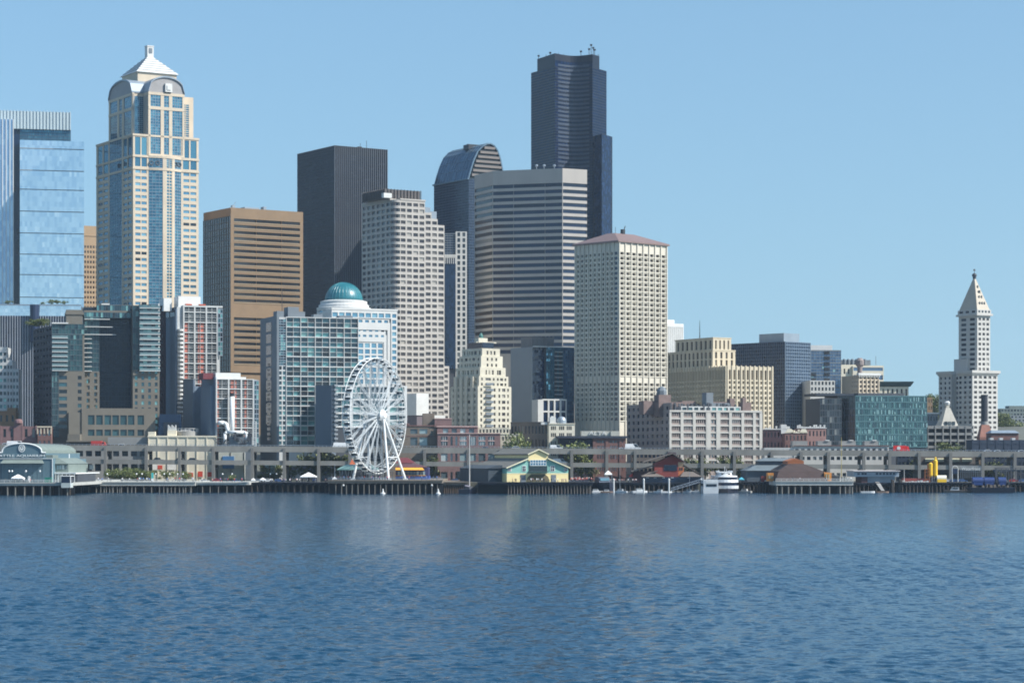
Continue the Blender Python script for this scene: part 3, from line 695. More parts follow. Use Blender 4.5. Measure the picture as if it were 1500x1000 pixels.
ztl = b.z(462); m.box(.0, W, .85, D, 0, zt-.05)
b.curtain((0, 0), (b.u(419), 0), b.z(535), zt-1, 3, 18, g_aqua, alum, .1, .12, hw=.25); b.grid(m, (b.u(408), -.0), (b.u(419), 0), z0, b.z(535), 2, 16, .7, .7, m=g_aqua)
b.part('wall', m, fr)
b.part('balcony_rail', rails(b, Vector((b.u(419), 0)), d, nr_, cols, rows, greyb, lambda i, j: (i*7+j*3) % 4 == 0), greyb)
m = MB(); m.box(-.6, -.02, .0, D, 0, ztl); m.box(-.6, .6, -.3, .3, 0, ztl+1)
gw = [(D*.25, D*.75)]
b.part('side_wall', m, greyb)
m = MB()
for j in range(9): m.box(-.75, -.62, D*.3, D*.62, b.z(470)-j*5.6-4.4, b.z(470)-j*5.6)
for j in range(16): m.box(-.75, -.62, D*.35, D*.55, b.z(530)-j*2.4-1.5, b.z(530)-j*2.4)
b.each('stair_window', m, g_navy)
m = MB(); m.box(b.u(408), b.u(418), 3, 10, zt, zt+3).box(b.u(425), b.u(441), 4, 12, zt, zt+5.2).box(b.u(441), b.u(450), 4, 10, zt, zt+3).box(b.u(462), b.u(475), 3, 8, zt, zt+1.8).box(b.u(500), b.u(520), 4, 9, zt, zt+1.5)
b.part('roof_plant', m, greyb); m = MB(); m.tube((b.u(417), 5, zt), (b.u(417), 5, zt+13), .14); b.part('roof_mast', m, dark); b.done()
# ---------------------------------------------------------------- 15 dark blade block, low white block
b = Bld('shaded_block', 'dark grey windowless block with balconies along one edge, below the wide white apartment block', 486, 1116, 62)
W, D = b.u(492), b.v(462); zt = b.z(564); m = MB(); m.box(0, W, 0, D, 0, zt); b.part('wall', m, mat('slate cladding', K(92, 104, 116), .8, .08, .15, streak=.2))
m = MB()
for j in range(14): m.box(W*.1, W*.95, -1.3, -.02, b.z(650)+j*2.1, b.z(650)+j*2.1+.9)
b.each('balcony', m, greyb); b.done()
b = Bld('low_apartment_block', 'low white block of broad framed windows seen through the big wheel', 487, 1124, 14)
W = b.u(596); zt = b.z(565); z0 = b.z(625)
m, rows, cols, d, nr_, L = flats(b, (0, 0), (W, 0), z0, zt, 4, 6, g_aqua, bwhite, bw=1.3, hb=.5, mid=.3)
m.box(0.01, W, .9, 9, 0, zt-.05); b.part('wall', m, bwhite)
b.part('balcony_rail', rails(b, Vector((0, 0)), d, nr_, cols, rows, alum), alum)
m = MB(); m.box(.1, W*1.02, .1, 8.9, 0, z0-.02); b.part('podium', m, dgrey)
b.done()
# ---------------------------------------------------------------- 16, 17 the two orange and white towers
def orange_panels(b, q0, d, nrm, cols, rows, pick):
    g = MB()
    for j, (a, e) in enumerate(rows):
        for i, (c, f) in enumerate(cols):
            t = pick(i, j)
            if t:
                c2 = c+(f-c)*t[0]; f2 = c+(f-c)*t[1]; A, B_ = q0+d*c2-nrm*.55, q0+d*f2-nrm*.55; A2, B2 = q0+d*c2-nrm*.7, q0+d*f2-nrm*.7
                g.hull([(*A, a), (*B_, a), (*B2, a), (*A2, a)], [(*A, e), (*B_, e), (*B2, e), (*A2, e)])
    return g
b = Bld('orange_panel_tower', 'taller of two white apartment towers with orange panels, its side wall plain grey', 259, 1172, 22)
W, D = b.u(326), b.v(241); zt = b.z(449); z0 = b.z(622)
wl = b.u(268)
Wm = b.u(319)
m, rows, cols, d, nr_, L = flats(b, (wl, 0), (Wm, 0), z0, zt, 3, 23, g_dark, fr, bw=.7)
m.box(.3, W-1.2, .85, D, 0, zt-.05); m.box(wl, W, -.3, 5, zt, zt+.8)
b.part('wall', m, fr)
b.part('balcony_rail', rails(b, Vector((wl, 0)), d, nr_, cols, rows, alum), fr)
b.part('orange_panels', orange_panels(b, Vector((wl, 0)), d, nr_, cols, rows, lambda i, j: None if j > 19 else {0: (.1, .9), 2: (.6, 1), 3: (0, .75)}.get(i)), orange)
b.curtain((Wm, -.4), (W, -.4), b.z(520), zt-.6, 2, 10, g_aqua, alum, .15, .15, hw=.4, name='corner_glazing')
m = MB(); mb2 = MB()
for j in range(21): z = z0+4+j*(zt-z0-14)/21; m.lathe(wl*.55, -.3, [(1.5, z), (1.5, z+1.0)], 10)
b.each('round_balcony', m, ledge)
m = MB(); m.box(-.5, .25, 0, D, 0, zt-1.0); b.part('side_wall', m, mat('blue grey cladding', K(100, 116, 132), .8, .06, .1))
m = MB(); m.box(-.7, -.52, 1, D*.42, b.z(463), b.z(449.5)).box(-.7, -.52, D*.5, D*.92, b.z(463), b.z(449.5)); b.each('side_window', m, g_navy)
m = MB(); m.box(1.5, b.u(296), 3, 12, zt+.0, b.z(433)); m.box(b.u(244), b.u(256), 6, 15, zt-2, b.z(436)); b.part('penthouse', m, bwhite)
m = MB(); m.box(b.u(272), b.u(281), -.4, 2, zt+.8, zt+1.5).box(b.u(292), b.u(301), -.4, 2, zt+.8, zt+1.5); b.each('roof_canopy', m, orange); b.done()
b = Bld('plum_brick_block', 'narrow dark plum brick block wedged beside the taller orange panel tower', 240, 1178, 55)
W, D = b.u(243), b.v(229); zt = b.z(449); m = MB()
b.grid(m, (0, D), (0, 0), b.z(640), zt, 2, 20, .35, .4, m=g_dark); m.box(.5, W, 0, D, 0, zt-.1); b.part('wall', m, plum)
m = MB(); m.box(-.3, W, -.3, D+.3, zt, zt+.6); b.part('cornice', m, dgrey); b.done()
b = Bld('orange_panel_block', 'shorter of two white apartment towers with orange panels and a white roof house', 316, 1120, 22)
W, D = b.u(379), b.v(296); zt = b.z(555); z0 = b.z(655); Wm = b.u(372)
m, rows, cols, d, nr_, L = flats(b, (0, 0), (Wm, 0), z0, zt, 3, 14, g_dark, fr, bw=.7)
m.box(.3, W-.6, .85, D, 0, zt-.05); b.part('wall', m, fr)
b.part('balcony_rail', rails(b, Vector((0, 0)), d, nr_, cols, rows, alum), fr)
b.part('orange_panels', orange_panels(b, Vector((0, 0)), d, nr_, cols, rows, lambda i, j: {0: (.15, .45), 2: (.35, 1), 3: (0, .3), 4: (.55, .9)}.get(i)), orange)
b.curtain((Wm, -.3), (W, -.3), z0, zt-.3, 2, 14, g_aqua, alum, .15, .15, hw=.4, name='corner_glazing')
m = MB(); m.box(-.4, .25, .0, D, 0, zt+1); m.box(-2, -.41, 2, D*.8, 0, zt-3); b.part('side_wall', m, MATS['blue grey cladding'])
m = MB(); m.box(.5, b.u(354), 2, 9, zt, b.z(545.5)); m.box(b.u(354), b.u(362), 2, 8, zt, zt+1.2); b.part('penthouse', m, bwhite)
m = MB(); m.box(b.u(300), -.5, 3, 12, zt, b.z(546)); b.part('roof_box', m, mat('maroon panel', K(110, 48, 54), .7)); b.done()
b = Bld('grey_panel_block', 'plain blue grey slab standing in front of the taller orange panel tower', 283, 1150, 40)
W, D = b.u(285.5), b.v(268); zt = b.z(556); m = MB(); m.box(0, W, 0, D, 0, zt); m.box(W, W+7, 4, D, 0, zt-3); b.part('wall', m, MATS['blue grey cladding'])
m = MB(); m.box(-.15, W+.15, -.15, D+.15, zt, zt+.5); b.part('parapet', m, greyb); b.done()
# ---------------------------------------------------------------- 18 dark glass hotel
b = Bld('hotel', 'dark teal glass hotel over a tan stone base, with a deep shaded court', 76, 1130, 12)
g_hot = glass('hotel glass', [(K(46, 74, 80), 4), (K(58, 90, 94), 3), (K(36, 58, 68), 3), (K(110, 150, 146), .35)], .1, 0, 1.45, .02)
hmul = mat('hotel mullion', K(84, 98, 102), .5)
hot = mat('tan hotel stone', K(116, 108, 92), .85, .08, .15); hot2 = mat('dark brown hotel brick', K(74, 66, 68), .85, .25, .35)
W = b.u(233); zg = b.z(543); za = b.z(474)
xs = {p: b.u(p) for p in (76, 88, 100, 113, 121, 124, 135, 146, 194, 203, 224, 233)}
m = MB(); m2 = MB()
D = b.v(27)
D2 = 34
# shaded side wing
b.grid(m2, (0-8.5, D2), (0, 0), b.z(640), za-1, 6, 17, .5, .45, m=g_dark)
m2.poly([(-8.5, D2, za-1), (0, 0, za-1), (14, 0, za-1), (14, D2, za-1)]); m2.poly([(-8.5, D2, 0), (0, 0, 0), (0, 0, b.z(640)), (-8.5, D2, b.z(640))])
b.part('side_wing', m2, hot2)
# corner glass wing with balconies, top house
b.curtain((0, 0), (xs[121], 0), zg, b.z(489), 10, 7, g_hot, hmul, .12, .15, hw=.3, jit=.05); b.curtain((0, 0), (xs[124], 0), b.z(489), za, 10, 2, g_hot, hmul, .15, .15)
m.box(.1, xs[124]-.1, .3, 26, 0, za); m.box(b.u(97), b.u(121), 1, 20, za, b.z(453)); m.box(b.u(97)-.3, b.u(123), .6, 20, b.z(460), b.z(456))
b.grid(m, (0, -.02), (xs[124], -.02), 0, zg, 0, 0, m=g_aqua, depth=.3, cols=[(xs[88]-.5, xs[100]-.6), (xs[113]+.3, xs[121]-.5)], rows=[(b.z(640)+3.35*j+ .9, b.z(640)+3.35*j+2.7) for j in range(1, 9)])
b.curtain((-.05, -.35), (xs[88]-.6, -.35), b.z(640), zg, 4, 12, g_hot, hmul, .15, .15, hw=.35, name='corner_strip')
# court back wall; the recess shade is put into its glass and mullion colours
yc = 14
b.curtain((xs[124], yc), (xs[194], yc), zg, b.z(447), 20, 15, glass('shade painted glass', [(K(20, 36, 54), 4), (K(26, 44, 64), 3), (K(16, 28, 44), 3)], .2, 0, 1.4), mat('shade painted mullion', K(40, 54, 68), .6), .1, .12, hw=.2, jit=.05); b.curtain((xs[124], yc-9), (xs[146], yc-9), zg, b.z(462), 5, 12, g_hot, hmul, .12, .15, hw=.25)
m.box(xs[124], xs[146], yc-8.7, yc, 0, b.z(462)-.1); m.box(xs[124], xs[203], yc+.3, 30, 0, b.z(446))
b.grid(m, (xs[124], yc-9.1), (xs[146]+.1, yc-9.1), b.z(600), zg, 2, 6, .4, .6, m=g_aqua); b.curtain((xs[146], yc-.1), (xs[194], yc-.1), b.z(600), zg, 10, 8, MATS['shade painted glass'], MATS['shade painted mullion'], .3, .2, hw=.5, name='court_glazing')
b.curtain((b.u(143), yc-3), (b.u(196), yc-3), b.z(452), b.z(443.5), 16, 1, g_aqua, hmul, .12, .12); b.curtain((xs[124], yc-6), (xs[194], yc-6), b.z(463), b.z(455), 20, 1, g_aqua, hmul, .12, .12)
m.box(xs[124], xs[194], yc-5.8, yc+.2, b.z(455), b.z(452.2)); m.box(b.u(143), xs[194], yc-2.8, yc+.2, b.z(452.2), b.z(443))
# sunny balcony wing standing forward
yr = -4
m.box(xs[203]+.1, W-.1, yr+.4, 26, zg, b.z(445)); b.curtain((xs[203], yr+.3), (W, yr+.3), zg, b.z(445), 5, 12, g_aqua, hmul, .12, .1); b.curtain((xs[194], yr+2), (xs[203], yr+2), zg, b.z(446), 2, 12, g_hot, hmul, .12, .12)
m.box(xs[194]+.1, xs[203], yr+2.3, 26, 0, b.z(446.5))
b.grid(m, (xs[194], yr+.2), (W, yr+.2), 0, zg, 4, 0, .4, m=g_aqua, depth=.3, rows=[(b.z(640)+3.0*j+.6, b.z(640)+3.0*j+2.4) for j in range(1, 11)]); m.box(xs[194], W, yr+.7, 26, 0, zg-.05)
# stone podium in front of the court
zp = b.z(598)
b.grid(m, (b.u(119), -9), (b.u(226), -9), 0, zp, 0, 0, m=g_hot, depth=.5, cols=[(b.u(p)-b.u(119), b.u(p+9.5)-b.u(119)) for p in (128, 140, 152, 163.5, 175, 186, 200)], rows=[(b.z(638), b.z(629)), (b.z(622), b.z(608))], wname='podium_window')
m.box(b.u(119), b.u(226), -8.4, 13.8, 0, zp-.05); m.box(b.u(100), b.u(119), -8.5, 0, 0, b.z(604))
b.part('wall', m, hot)
g = MB()
for j in range(13): z = zg+j*(b.z(447)-zg)/12.5; g.box(xs[203]+.2, W+.3, yr-1.7, yr+.3, z, z+.28); 
for j in range(8): z = zg+j*(b.z(492)-zg)/7.5; g.box(0.0, xs[100]-.2, -1.6, -.02, z, z+.28)
for j in range(3): z = b.z(489)+j*3.7; g.box(xs[124], xs[146]+8-j*1.5, yc-10.6, yc-9.05, z, z+.3)
for j in range(8): z = zg+j*(b.z(492)-zg)/7.5; g.box(xs[124], b.u(135), yc-10.6, yc-9.05, z, z+.3)
b.each('balcony', g, ledge)
g = MB()
for j in range(13): z = zg+j*(b.z(447)-zg)/12.5; g.box(xs[203]+.3, W+.2, yr-1.68, yr-1.6, z+.28, z+1.3)
for j in range(8): z = zg+j*(b.z(492)-zg)/7.5; g.box(0.1, xs[100]-.3, -1.58, -1.5, z+.28, z+1.3)
b.each('balcony_glass', g, glass('balcony glass', [(K(120, 140, 140), 1), (K(100, 122, 124), 1)], .1, .2))
g = MB(); g.box(b.u(76), b.u(100), -1, 10, za, za+.6).box(b.u(150), b.u(162), yc-2, yc+4, b.z(443), b.z(441)).box(b.u(231), b.u(233), yr, yr+.6, zg, b.z(443)); b.each('roof_slab', g, ledge)
b.done()
# ---------------------------------------------------------------- 19 small blocks at the edge
b = Bld('white_flats', 'small white stepped apartment block at the picture edge below the finned block', -30, 1150, 4)
m = MB()
z3 = b.z(508); b.grid(m, (0, 0), (b.u(10), 0), 0, z3, 7, 0, .7, m=g_aqua, rows=[(b.z(600)+3.2*j+.8, b.z(600)+3.2*j+2.5) for j in range(9)]); b.grid(m, (b.u(10), .5), (b.u(18), .5), 0, b.z(527), 2, 0, .55, m=g_dark, rows=[(b.z(600)+3.2*j+.8, b.z(600)+3.2*j+2.5) for j in range(7)])
b.grid(m, (b.u(18), 1), (b.u(27), 1), 0, b.z(540), 2, 0, .6, m=g_aqua, rows=[(b.z(600)+3.2*j+.8, b.z(600)+3.2*j+2.5) for j in range(6)])
m.box(0, b.u(10), .5, 14, 0, z3-.1).box(b.u(10), b.u(18), 1, 14, 0, b.z(527)-.1).box(b.u(18), b.u(27), 1.5, 14, 0, b.z(540)-.1); b.part('wall', m, fr); b.done()
b = Bld('tan_house', 'little tan stone building behind the brick warehouse at the edge of the picture', -20, 1140, 4)
m = MB(); W = b.u(23); b.grid(m, (0, 0), (W, 0), 0, b.z(603), 5, 4, .4, .5, m=g_dark, mb_=8); m.box(0, W, .5, 10, 0, b.z(603)-.1); m.box(-.3, W+.3, -.4, .4, b.z(603), b.z(601.5)); m.box(b.u(10), W, 1, 9, b.z(603), b.z(597)); b.part('wall', m, tan2); b.done()
b = Bld('brick_warehouse', 'dusky pink brick warehouse with a small arched gable, at the picture edge', -30, 1122, 4)
m = MB(); W = b.u(54); zt = b.z(624)
b.grid(m, (0, 0), (W, 0), 0, zt, 8, 4, .38, .6, m=g_dark, wname='window'); m.box(0, W, .5, 12, 0, zt-.1); m.box(b.u(21), b.u(33), -.4, 1, 0, zt+1.5); m.lathe(b.u(27), .3, [(2, zt+1.5), (1.9, zt+2.6), (1.3, zt+3.4)], 10)
for p in (1, 21, 33, 53): m.box(b.u(p)-.3, b.u(p)+.3, -.5, -.01, 0, zt+.4)
b.part('wall', m, mat('mauve brick', K(140, 96, 94), .9, .12, .4)); b.done()
b = Bld('red_brick_house', 'red brick building with white windows and a tan cornice, beside the pink warehouse', 55, 1121, 4)
m = MB(); W = b.u(75); zt = b.z(626); b.grid(m, (0, 0), (W, 0), 0, zt, 3, 5, .4, .55, m=g_shop); m.box(0, W, .5, 10, 0, zt-.1); b.part('wall', m, redbr); m = MB(); m.box(-.2, W+.2, -.5, 1, zt, zt+.7); [m.box(W*i/4-.3, W*i/4+.3, -.3, -.02, zt-3, zt) for i in range(5)]; b.part('cornice', m, tan); b.done()
# ---------------------------------------------------------------- 20 grey and cream sheds behind the viaduct, steam plant
b = Bld('garage_block', 'long low grey building with a tan roof slab below the hotel, behind the roadway', 97, 1116, 4)
m = MB(); W = b.u(216); zt = b.z(638); b.grid(m, (0, 0), (W, 0), 0, zt-4.5, 9, 2, .7, .5, m=g_dark, wname='opening', depth=1.2, mb_=3); m.box(0, W, 1.3, 8, 0, zt-4.6); m.box(b.u(158), W, -.4, 8, b.z(651), b.z(640)); b.part('wall', m, grey)
m = MB(); m.box(0, b.u(158), -.8, 8, b.z(647), b.z(645)); m.box(b.u(99), b.u(117), 0, 8, b.z(645), b.z(635.5)); b.part('roof_slab', m, hot); b.done()
b = Bld('cream_warehouse', 'blank cream warehouse with shallow panels, showing through the roadway beside the steam plant', 217, 1116, 4)
m = MB(); W = b.u(317); zt = b.z(640); m.box(0, W, 0, 8, 0, zt)
for i in range(8): x = W*i/7; m.box(max(0, x-.25), min(W, x+.25), -.3, -.01, 0, zt)
m.box(-.2, W+.2, -.4, 8.2, zt, zt+.7); m.box(0, b.u(227), 0, 6, zt, b.z(632)); m.box(b.u(245), b.u(258), 1, 6, zt, b.z(630)); b.part('wall', m, cream)
m = MB(); [m.tube((b.u(246+i*1.8), 2, b.z(630)), (b.u(246+i*1.8), 2, b.z(622+(i % 3)*1.5)), .3, n=6) for i in range(7)]; b.part('vent_stack', m, ledge)
m = MB()
for p, w_ in ((219, 18), (245, 13), (276, 7), (291, 7), (303, 7)): m.box(b.u(p), b.u(p+w_), -.34, -.31, b.z(688 if p < 260 else 699), b.z(680 if p < 260 else 690))
b.each('shop_front', m, mat('white shop front', K(232, 226, 212), .6))
m = MB()
for p, w_, za, zb in ((231, 7, 687, 681), (276, 7, 698, 692), (290, 7, 698, 690), (304, 6, 698, 691)): m.box(b.u(p), b.u(p+w_), -.42, -.36, b.z(za), b.z(zb))
b.each('red_sign', m, mat('red sign', K(206, 70, 44), .6)); b.done()
st = thing('steam_plant', 'steam plant of fat white elbow pipes above the roadway, beside the cream warehouse', 'plant', (X(345, 1116), 1116, 4))
px_ = lambda p: X(p, 1116)-X(345, 1116); pz = lambda y: Z(y, 1116)-4
m = MB(); m.box(px_(318), px_(372), 0, 9, 0, pz(652)); m.box(px_(335), px_(368), 1, 8, pz(652), pz(640)).build('plant_house', greyb, st)
m = MB(); 
def elbow(pts, r, mm): mm.path(pts, r, 10); [mm.lathe(p[0], p[1], [(r*.7, p[2]-r*.7), (r, p[2]), (r*.7, p[2]+r*.7)], 8) for p in pts[1:-1]]
elbow([(px_(318), 3, pz(619)), (px_(327), 3, pz(619)), (px_(331), 3, pz(622)), (px_(333), 3, pz(634)), (px_(333), 3, pz(652))], 1.0, m)
elbow([(px_(329), 1.5, pz(652)), (px_(329), 1.5, pz(635)), (px_(332), 1.5, pz(633)), (px_(357), 1.5, pz(633)), (px_(361), 1.5, pz(635)), (px_(361), 1.5, pz(648))], .85, m)
m.lathe(px_(338.5), 4, [(1.1, pz(652)), (1.1, pz(580))], 12); m.build('pipe', mat('white pipe', K(220, 222, 220), .4, .05, .3), st, smooth=True)
m = MB(); m.lathe(px_(338.5), 4, [(1.15, pz(580)), (1.15, pz(575))], 12); m.build('chimney_cap', dark, st)
m = MB()
for i in range(40): x, y = random.uniform(px_(333), px_(369)), random.uniform(.5, 7); h = random.uniform(1, 4); m.box(x-.5, x+.5, y-.5, y+.5, pz(645), pz(645)+h)
for i in range(14): x = random.uniform(px_(319), px_(368)); m.tube((x, .3, pz(650)), (x+random.uniform(-3, 3), .3, pz(650)+random.uniform(0, 3)), .18, n=5)
m.build('machinery', dgrey, st)
m = MB(); ztw = pz(628)
for x in (px_(370), px_(374.5)): m.tube((x, .5, 0), (x, .5, pz(617)), .25, n=4); m.tube((x, 2.5, 0), (x, 2.5, pz(617)), .25, n=4)
for j in range(13): z = pz(656)+j*1.05; m.tube((px_(370), .5, z), (px_(374.5), .5, z), .15, n=4)
m.build('ladder_frame', ledge, st)
m = MB(); t = thing('storage_tank', 'squat grey round tank behind the cream warehouse', 'tank', (X(274, 1126), 1126, 4)); r = 16*1126/F
m.lathe(0, 0, [(r, 0), (r, Z(632, 1126)-4), (r*.5, Z(629.5, 1126)-4), (.1, Z(629, 1126)-4)], 28); m.build('tank_shell', grey, t, smooth=False)
m = MB(); [m.tube((r*cos(q), r*sin(q), Z(632, 1126)-4), (r*cos(q), r*sin(q), Z(627.5, 1126)-4), .12, n=4) for q in [2*pi*i/16 for i in range(16)]]; [m.tube((r*cos(2*pi*i/16), r*sin(2*pi*i/16), Z(627.5, 1126)-4), (r*cos(2*pi*(i+1)/16), r*sin(2*pi*(i+1)/16), Z(627.5, 1126)-4), .1, n=4) for i in range(16)]; m.box(-1, 1, -r-.2, -r+.6, 10, 16); m.build('rail', ledge, t)
b = Bld('sloped_glass_block', 'small dark sloped glass wall between the hotel and the plum brick block', 226, 1128, 10)
m = MB(); m.hull([(0, 0, 0), (b.u(268), 0, 0), (b.u(268), 6, 0), (0, 6, 0)], [(b.u(234), 4, b.z(606)), (b.u(266), 4, b.z(606)), (b.u(266), 6, b.z(606)), (b.u(234), 6, b.z(606))]); b.part('wall', m, mat('navy sloped glass', K(46, 62, 88), .2, .1, .2)); m = MB(); m.box(b.u(240), b.u(262), 1, 6, b.z(640), b.z(618)); b.part('roof_house', m, dgrey); b.done()
# ---------------------------------------------------------------- 21 cream stepped tower (apartments)
b = Bld('stepped_apartment_tower', 'slender cream apartment tower with stepped shoulders, one side in deep shade', 700, 1140, 40)
st1 = mat('cream stone', K(198, 188, 160), .85, .1, .15)
W, D = b.u(749), b.v(660); m = MB(); z0 = b.z(628)
tiers = [(0, b.z(566)), (1.1, b.z(551)), (2.1, b.z(538)), (3.2, b.z(521)), (4.2, b.z(510))]
za = z0
fr_, fl_ = W/16, D/18
for i, (q, zb) in enumerate(tiers):
    qx, qy = q*W/18, q*D/32; nrw = max(1, round((zb-za)/2.9)); ww = W-2*qx
    cols = [(ww*t-.55, ww*t+.55) for t in ((.1, .5, .64, .9) if i < 2 else (.3, .5, .7))]+([(ww*.22, ww*.4), (ww*.72, ww*.82)] if i < 3 else [])
    cols.sort(); b.grid(m, (qx, qy), (W-qx, qy), za, zb, 0, nrw, m=g_brnw, fh=.52, depth=.5, cols=cols)
    dd = D-2*qy; b.grid(m, (qx, D-qy), (qx, qy), za, zb, 0, nrw, m=g_dark, fh=.5, depth=.6, cols=[(dd*t-dw, dd*t+dw) for t, dw in ((.12, .6), (.33, 1.3), (.5, .6), (.68, 1.3), (.88, .6))])
    m.box(qx+.6, W-qx, qy+.6, D-qy, za, zb-.02); m.box(qx, W-qx, qy, D-qy, zb-.01, zb+.25); za = zb
# stone ribs running up the shaded side
for t in (.2, .42, .6, .8): m.box(-.5+.0, -.02, D*t-1.0, D*t+1.0, 0, b.z(566)+5)
b.part('wall', m, st1)
g = MB(); zz = z0+1
while zz < b.z(560):
    g.box(W*.2, W*.42, -1.3, -.02, zz, zz+.3); g.box(W*.2, W*.42, -1.3, -1.2, zz+.3, zz+1.1); zz += 2.9
b.part('balcony', g, greyb)
m = MB(); q = 6; m.box(W*.34, W*.68, D*.25, D*.8, b.z(508), b.z(500)); m.box(W*.27, W*.74, D*.2, D*.85, b.z(519), b.z(510)); b.part('crown_glazing', m, g_navy)
m = MB(); m.box(W*.35, W*.62, D*.4, D*.55, b.z(500), b.z(493)); m.box(W*.3, W*.9, D*.42, D*.5, b.z(500), b.z(498.5)); b.part('roof_house', m, st1)
m = MB(); m.lathe(W*.48, D*.47, [(1, b.z(493)), (1, b.z(489)), (.2, b.z(485))], 8); b.part('roof_finial', m, copper)
m = MB(); zp = b.z(625.5); xw = b.u(745)
b.done()
b = Bld('cream_podium', 'cream stepped low building at the foot of the slender cream tower', 676, 1122, 5)
m = MB(); W = b.u(746); W2 = b.u(760); zp = b.z(626); zp2 = b.z(635)
b.grid(m, (0, 0), (W, 0), b.z(636), zp, 14, 1, .5, .5, m=g_brnw); b.grid(m, (0, -1.0), (W2, -1.0), 0, b.z(636), 16, 5, .55, .45, m=g_brnw, mb_=2); m.box(0, W, .5, 10, 0, zp-.05); m.box(0, W2, -.6, 10, 0, b.z(636)-.02); m.box(-.1, W2+.1, -1.2, 0, b.z(636), b.z(635)); b.part('wall', m, st1); b.done()
# ---------------------------------------------------------------- 22 blue glass block with blank concrete side
b = Bld('blue_glass_tower', 'blue glass apartment tower with a blank grey concrete side and balconies', 779, 1200, 30)
W, D = b.u(838), b.v(748); zt = b.z(508); m = MB(); m.box(0, .5, 0, D, 0, zt); m.box(.5, W, .4, D, 0, zt-.1); b.part('wall', m, mat('plain concrete', K(140, 142, 142), .85, .06, .06))
xa, xb, xc_ = b.u(797), b.u(822), b.u(832)
b.curtain((.5, 0), (xa, 0), b.z(650), zt, 6, 34, g_navy, None, name='shaded_glazing'); m = MB()
b.curtain((xa, -2), (xb, -2), b.z(600), zt, 8, 22, g_teal, dgrey, .1, .1, jit=.12); b.curtain((xb, -2), (W, -2), b.z(650), zt, 5, 34, glass('mid blue glass', [(K(84, 124, 160), 3), (K(100, 140, 172), 2), (K(66, 100, 136), 2), (K(140, 170, 190), .6)], .08, .5, 1.7), dgrey, .12, .1, jit=.08)
m.box(xa, W, -1.7, .3, 0, zt-.1); b.part('bay', m, dgrey)
m = MB()
for j in range(13): z = b.z(590)+j*(b.z(512)-b.z(590))/12.5; m.box(b.u(809), b.u(820), -3.2, -2.05, z, z+.25); m.box(W, W+1.6, 0, 5, z, z+.25); m.box(W+1.5, W+1.6, 0, 5, z+.25, z+1.2)
b.each('balcony', m, ledge)
m = MB()
for j in range(12): z = b.z(588)+j*(b.z(512)-b.z(590))/12.5; m.box(b.u(809), b.u(813), -2.12, -2.04, z+.2, z+2.2); m.box(b.u(816), b.u(820), -2.12, -2.04, z+.2, z+2.2)
b.each('balcony_door', m, dark)
m = MB(); m.box(b.u(780)+2, b.u(816), 4, D*.7, zt, b.z(492.5)); 
for i in range(6): x = b.u(783)+2+(b.u(816)-b.u(783)-2)*i/5; m.box(x-.35, x+.35, 3.6, 4, zt, b.z(491))
b.part('penthouse', m, mat('brown grey screen', K(120, 112, 106), .8, .1, .3)); m = MB(); m.box(.5, W+.3, -2.2, 0, zt, zt+.4); b.part('roof_edge', m, ledge)
b.done()
b = Bld('white_frame_annex', 'small block with a white grid frame of tall windows before the blue glass tower', 788, 1185, 22)
W, D = b.u(830), b.v(779); zt = b.z(584); m = MB(); x0 = b.u(795)
b.grid(m, (x0, 0), (W, 0), b.z(655), zt, 4, 4, .74, .86, m=g_navy, depth=.7, mt=.3); m.box(0, x0, -.02, D, 0, zt-.4); m.box(x0, W, .8, D, 0, zt-.1); b.part('wall', m, white); b.done()
# ---------------------------------------------------------------- 23 old stone federal office with setbacks
b = Bld('art_deco_block', 'tan stepped stone office block with tall vertical piers and a long sunlit wing', 1064, 1255, 30)
ad = mat('buff stone', K(204, 186, 150), .85, .12, .12, streak=.3)
W, D = b.u(1133), b.v(975); zt = b.z(536); m = MB(); z0 = b.z(645); ph = 7.4*b.Y/F
R_ = lambda z1, n, f=.55: [(z1-ph*(j+1)+ph*(1-f)/2, z1-ph*(j+1)+ph*(1+f)/2) for j in range(n)][::-1]
D1 = D*.42
rw = [(a, e) for a, e in R_(b.z(556), 11)]+[(b.z(556)+.2, b.z(538.5)-1.0)]
b.grid(m, (0, 0), (W, 0), z0, zt, 10, 0, .4, m=g_brnw, depth=.8, ml=.8, mr=.8, rows=rw); b.grid(m, (0, D), (0, 0), z0, zt, 22, 0, .42, m=g_dark, depth=.8, rows=rw)
m.box(.9, W, .9, D, 0, zt-.05)
for i in range(11): x = .8+(W-1.6)*i/10; m.box(x-.35, x+.35, -.45, -.02, z0, zt+.5)
for i in range(23): y = D*i/22; m.box(-.45, -.02, max(0, y-.35), y+.35, z0, zt+.5)
# middle and upper tiers
tx0, tx1, ty0, ty1 = b.u(1046)*0+1.2, W*.62, D*.12, D*.96
dx = b.u(1043)
def corner(px, d):   # local point seen at column px, set back d metres behind the corner line
    wx = X(px, b.Y+d)-b.xc; return (wx*cos(b.a)+d*sin(b.a), -wx*sin(b.a)+d*cos(b.a))
c1 = corner(1044, 14); 
def tier(c, zb, ztop, wr, dl, nc, nl, rows_l, inset=.8):
    w_, d_ = wr, dl
    b.grid(m, (c[0], c[1]), (c[0]+w_, c[1]), zb, ztop, nc, 0, .4, m=g_brnw, depth=.7, ml=.5, mr=.5, rows=rows_l); b.grid(m, (c[0], c[1]+d_), (c[0], c[1]), zb, ztop, nl, 0, .45, m=g_dark, depth=.7, ml=.6, mr=.6, rows=rows_l)
    m.box(c[0]+inset, c[0]+w_, c[1]+inset, c[1]+d_, zb-1, ztop-.03); m.box(c[0]-.2, c[0]+w_+.2, c[1]-.2, c[1]+d_+.2, ztop, ztop+.5)
k = b.Y*1.012/F
wr, dl = 35*k/cos(b.a), 62*k/sin(b.a)
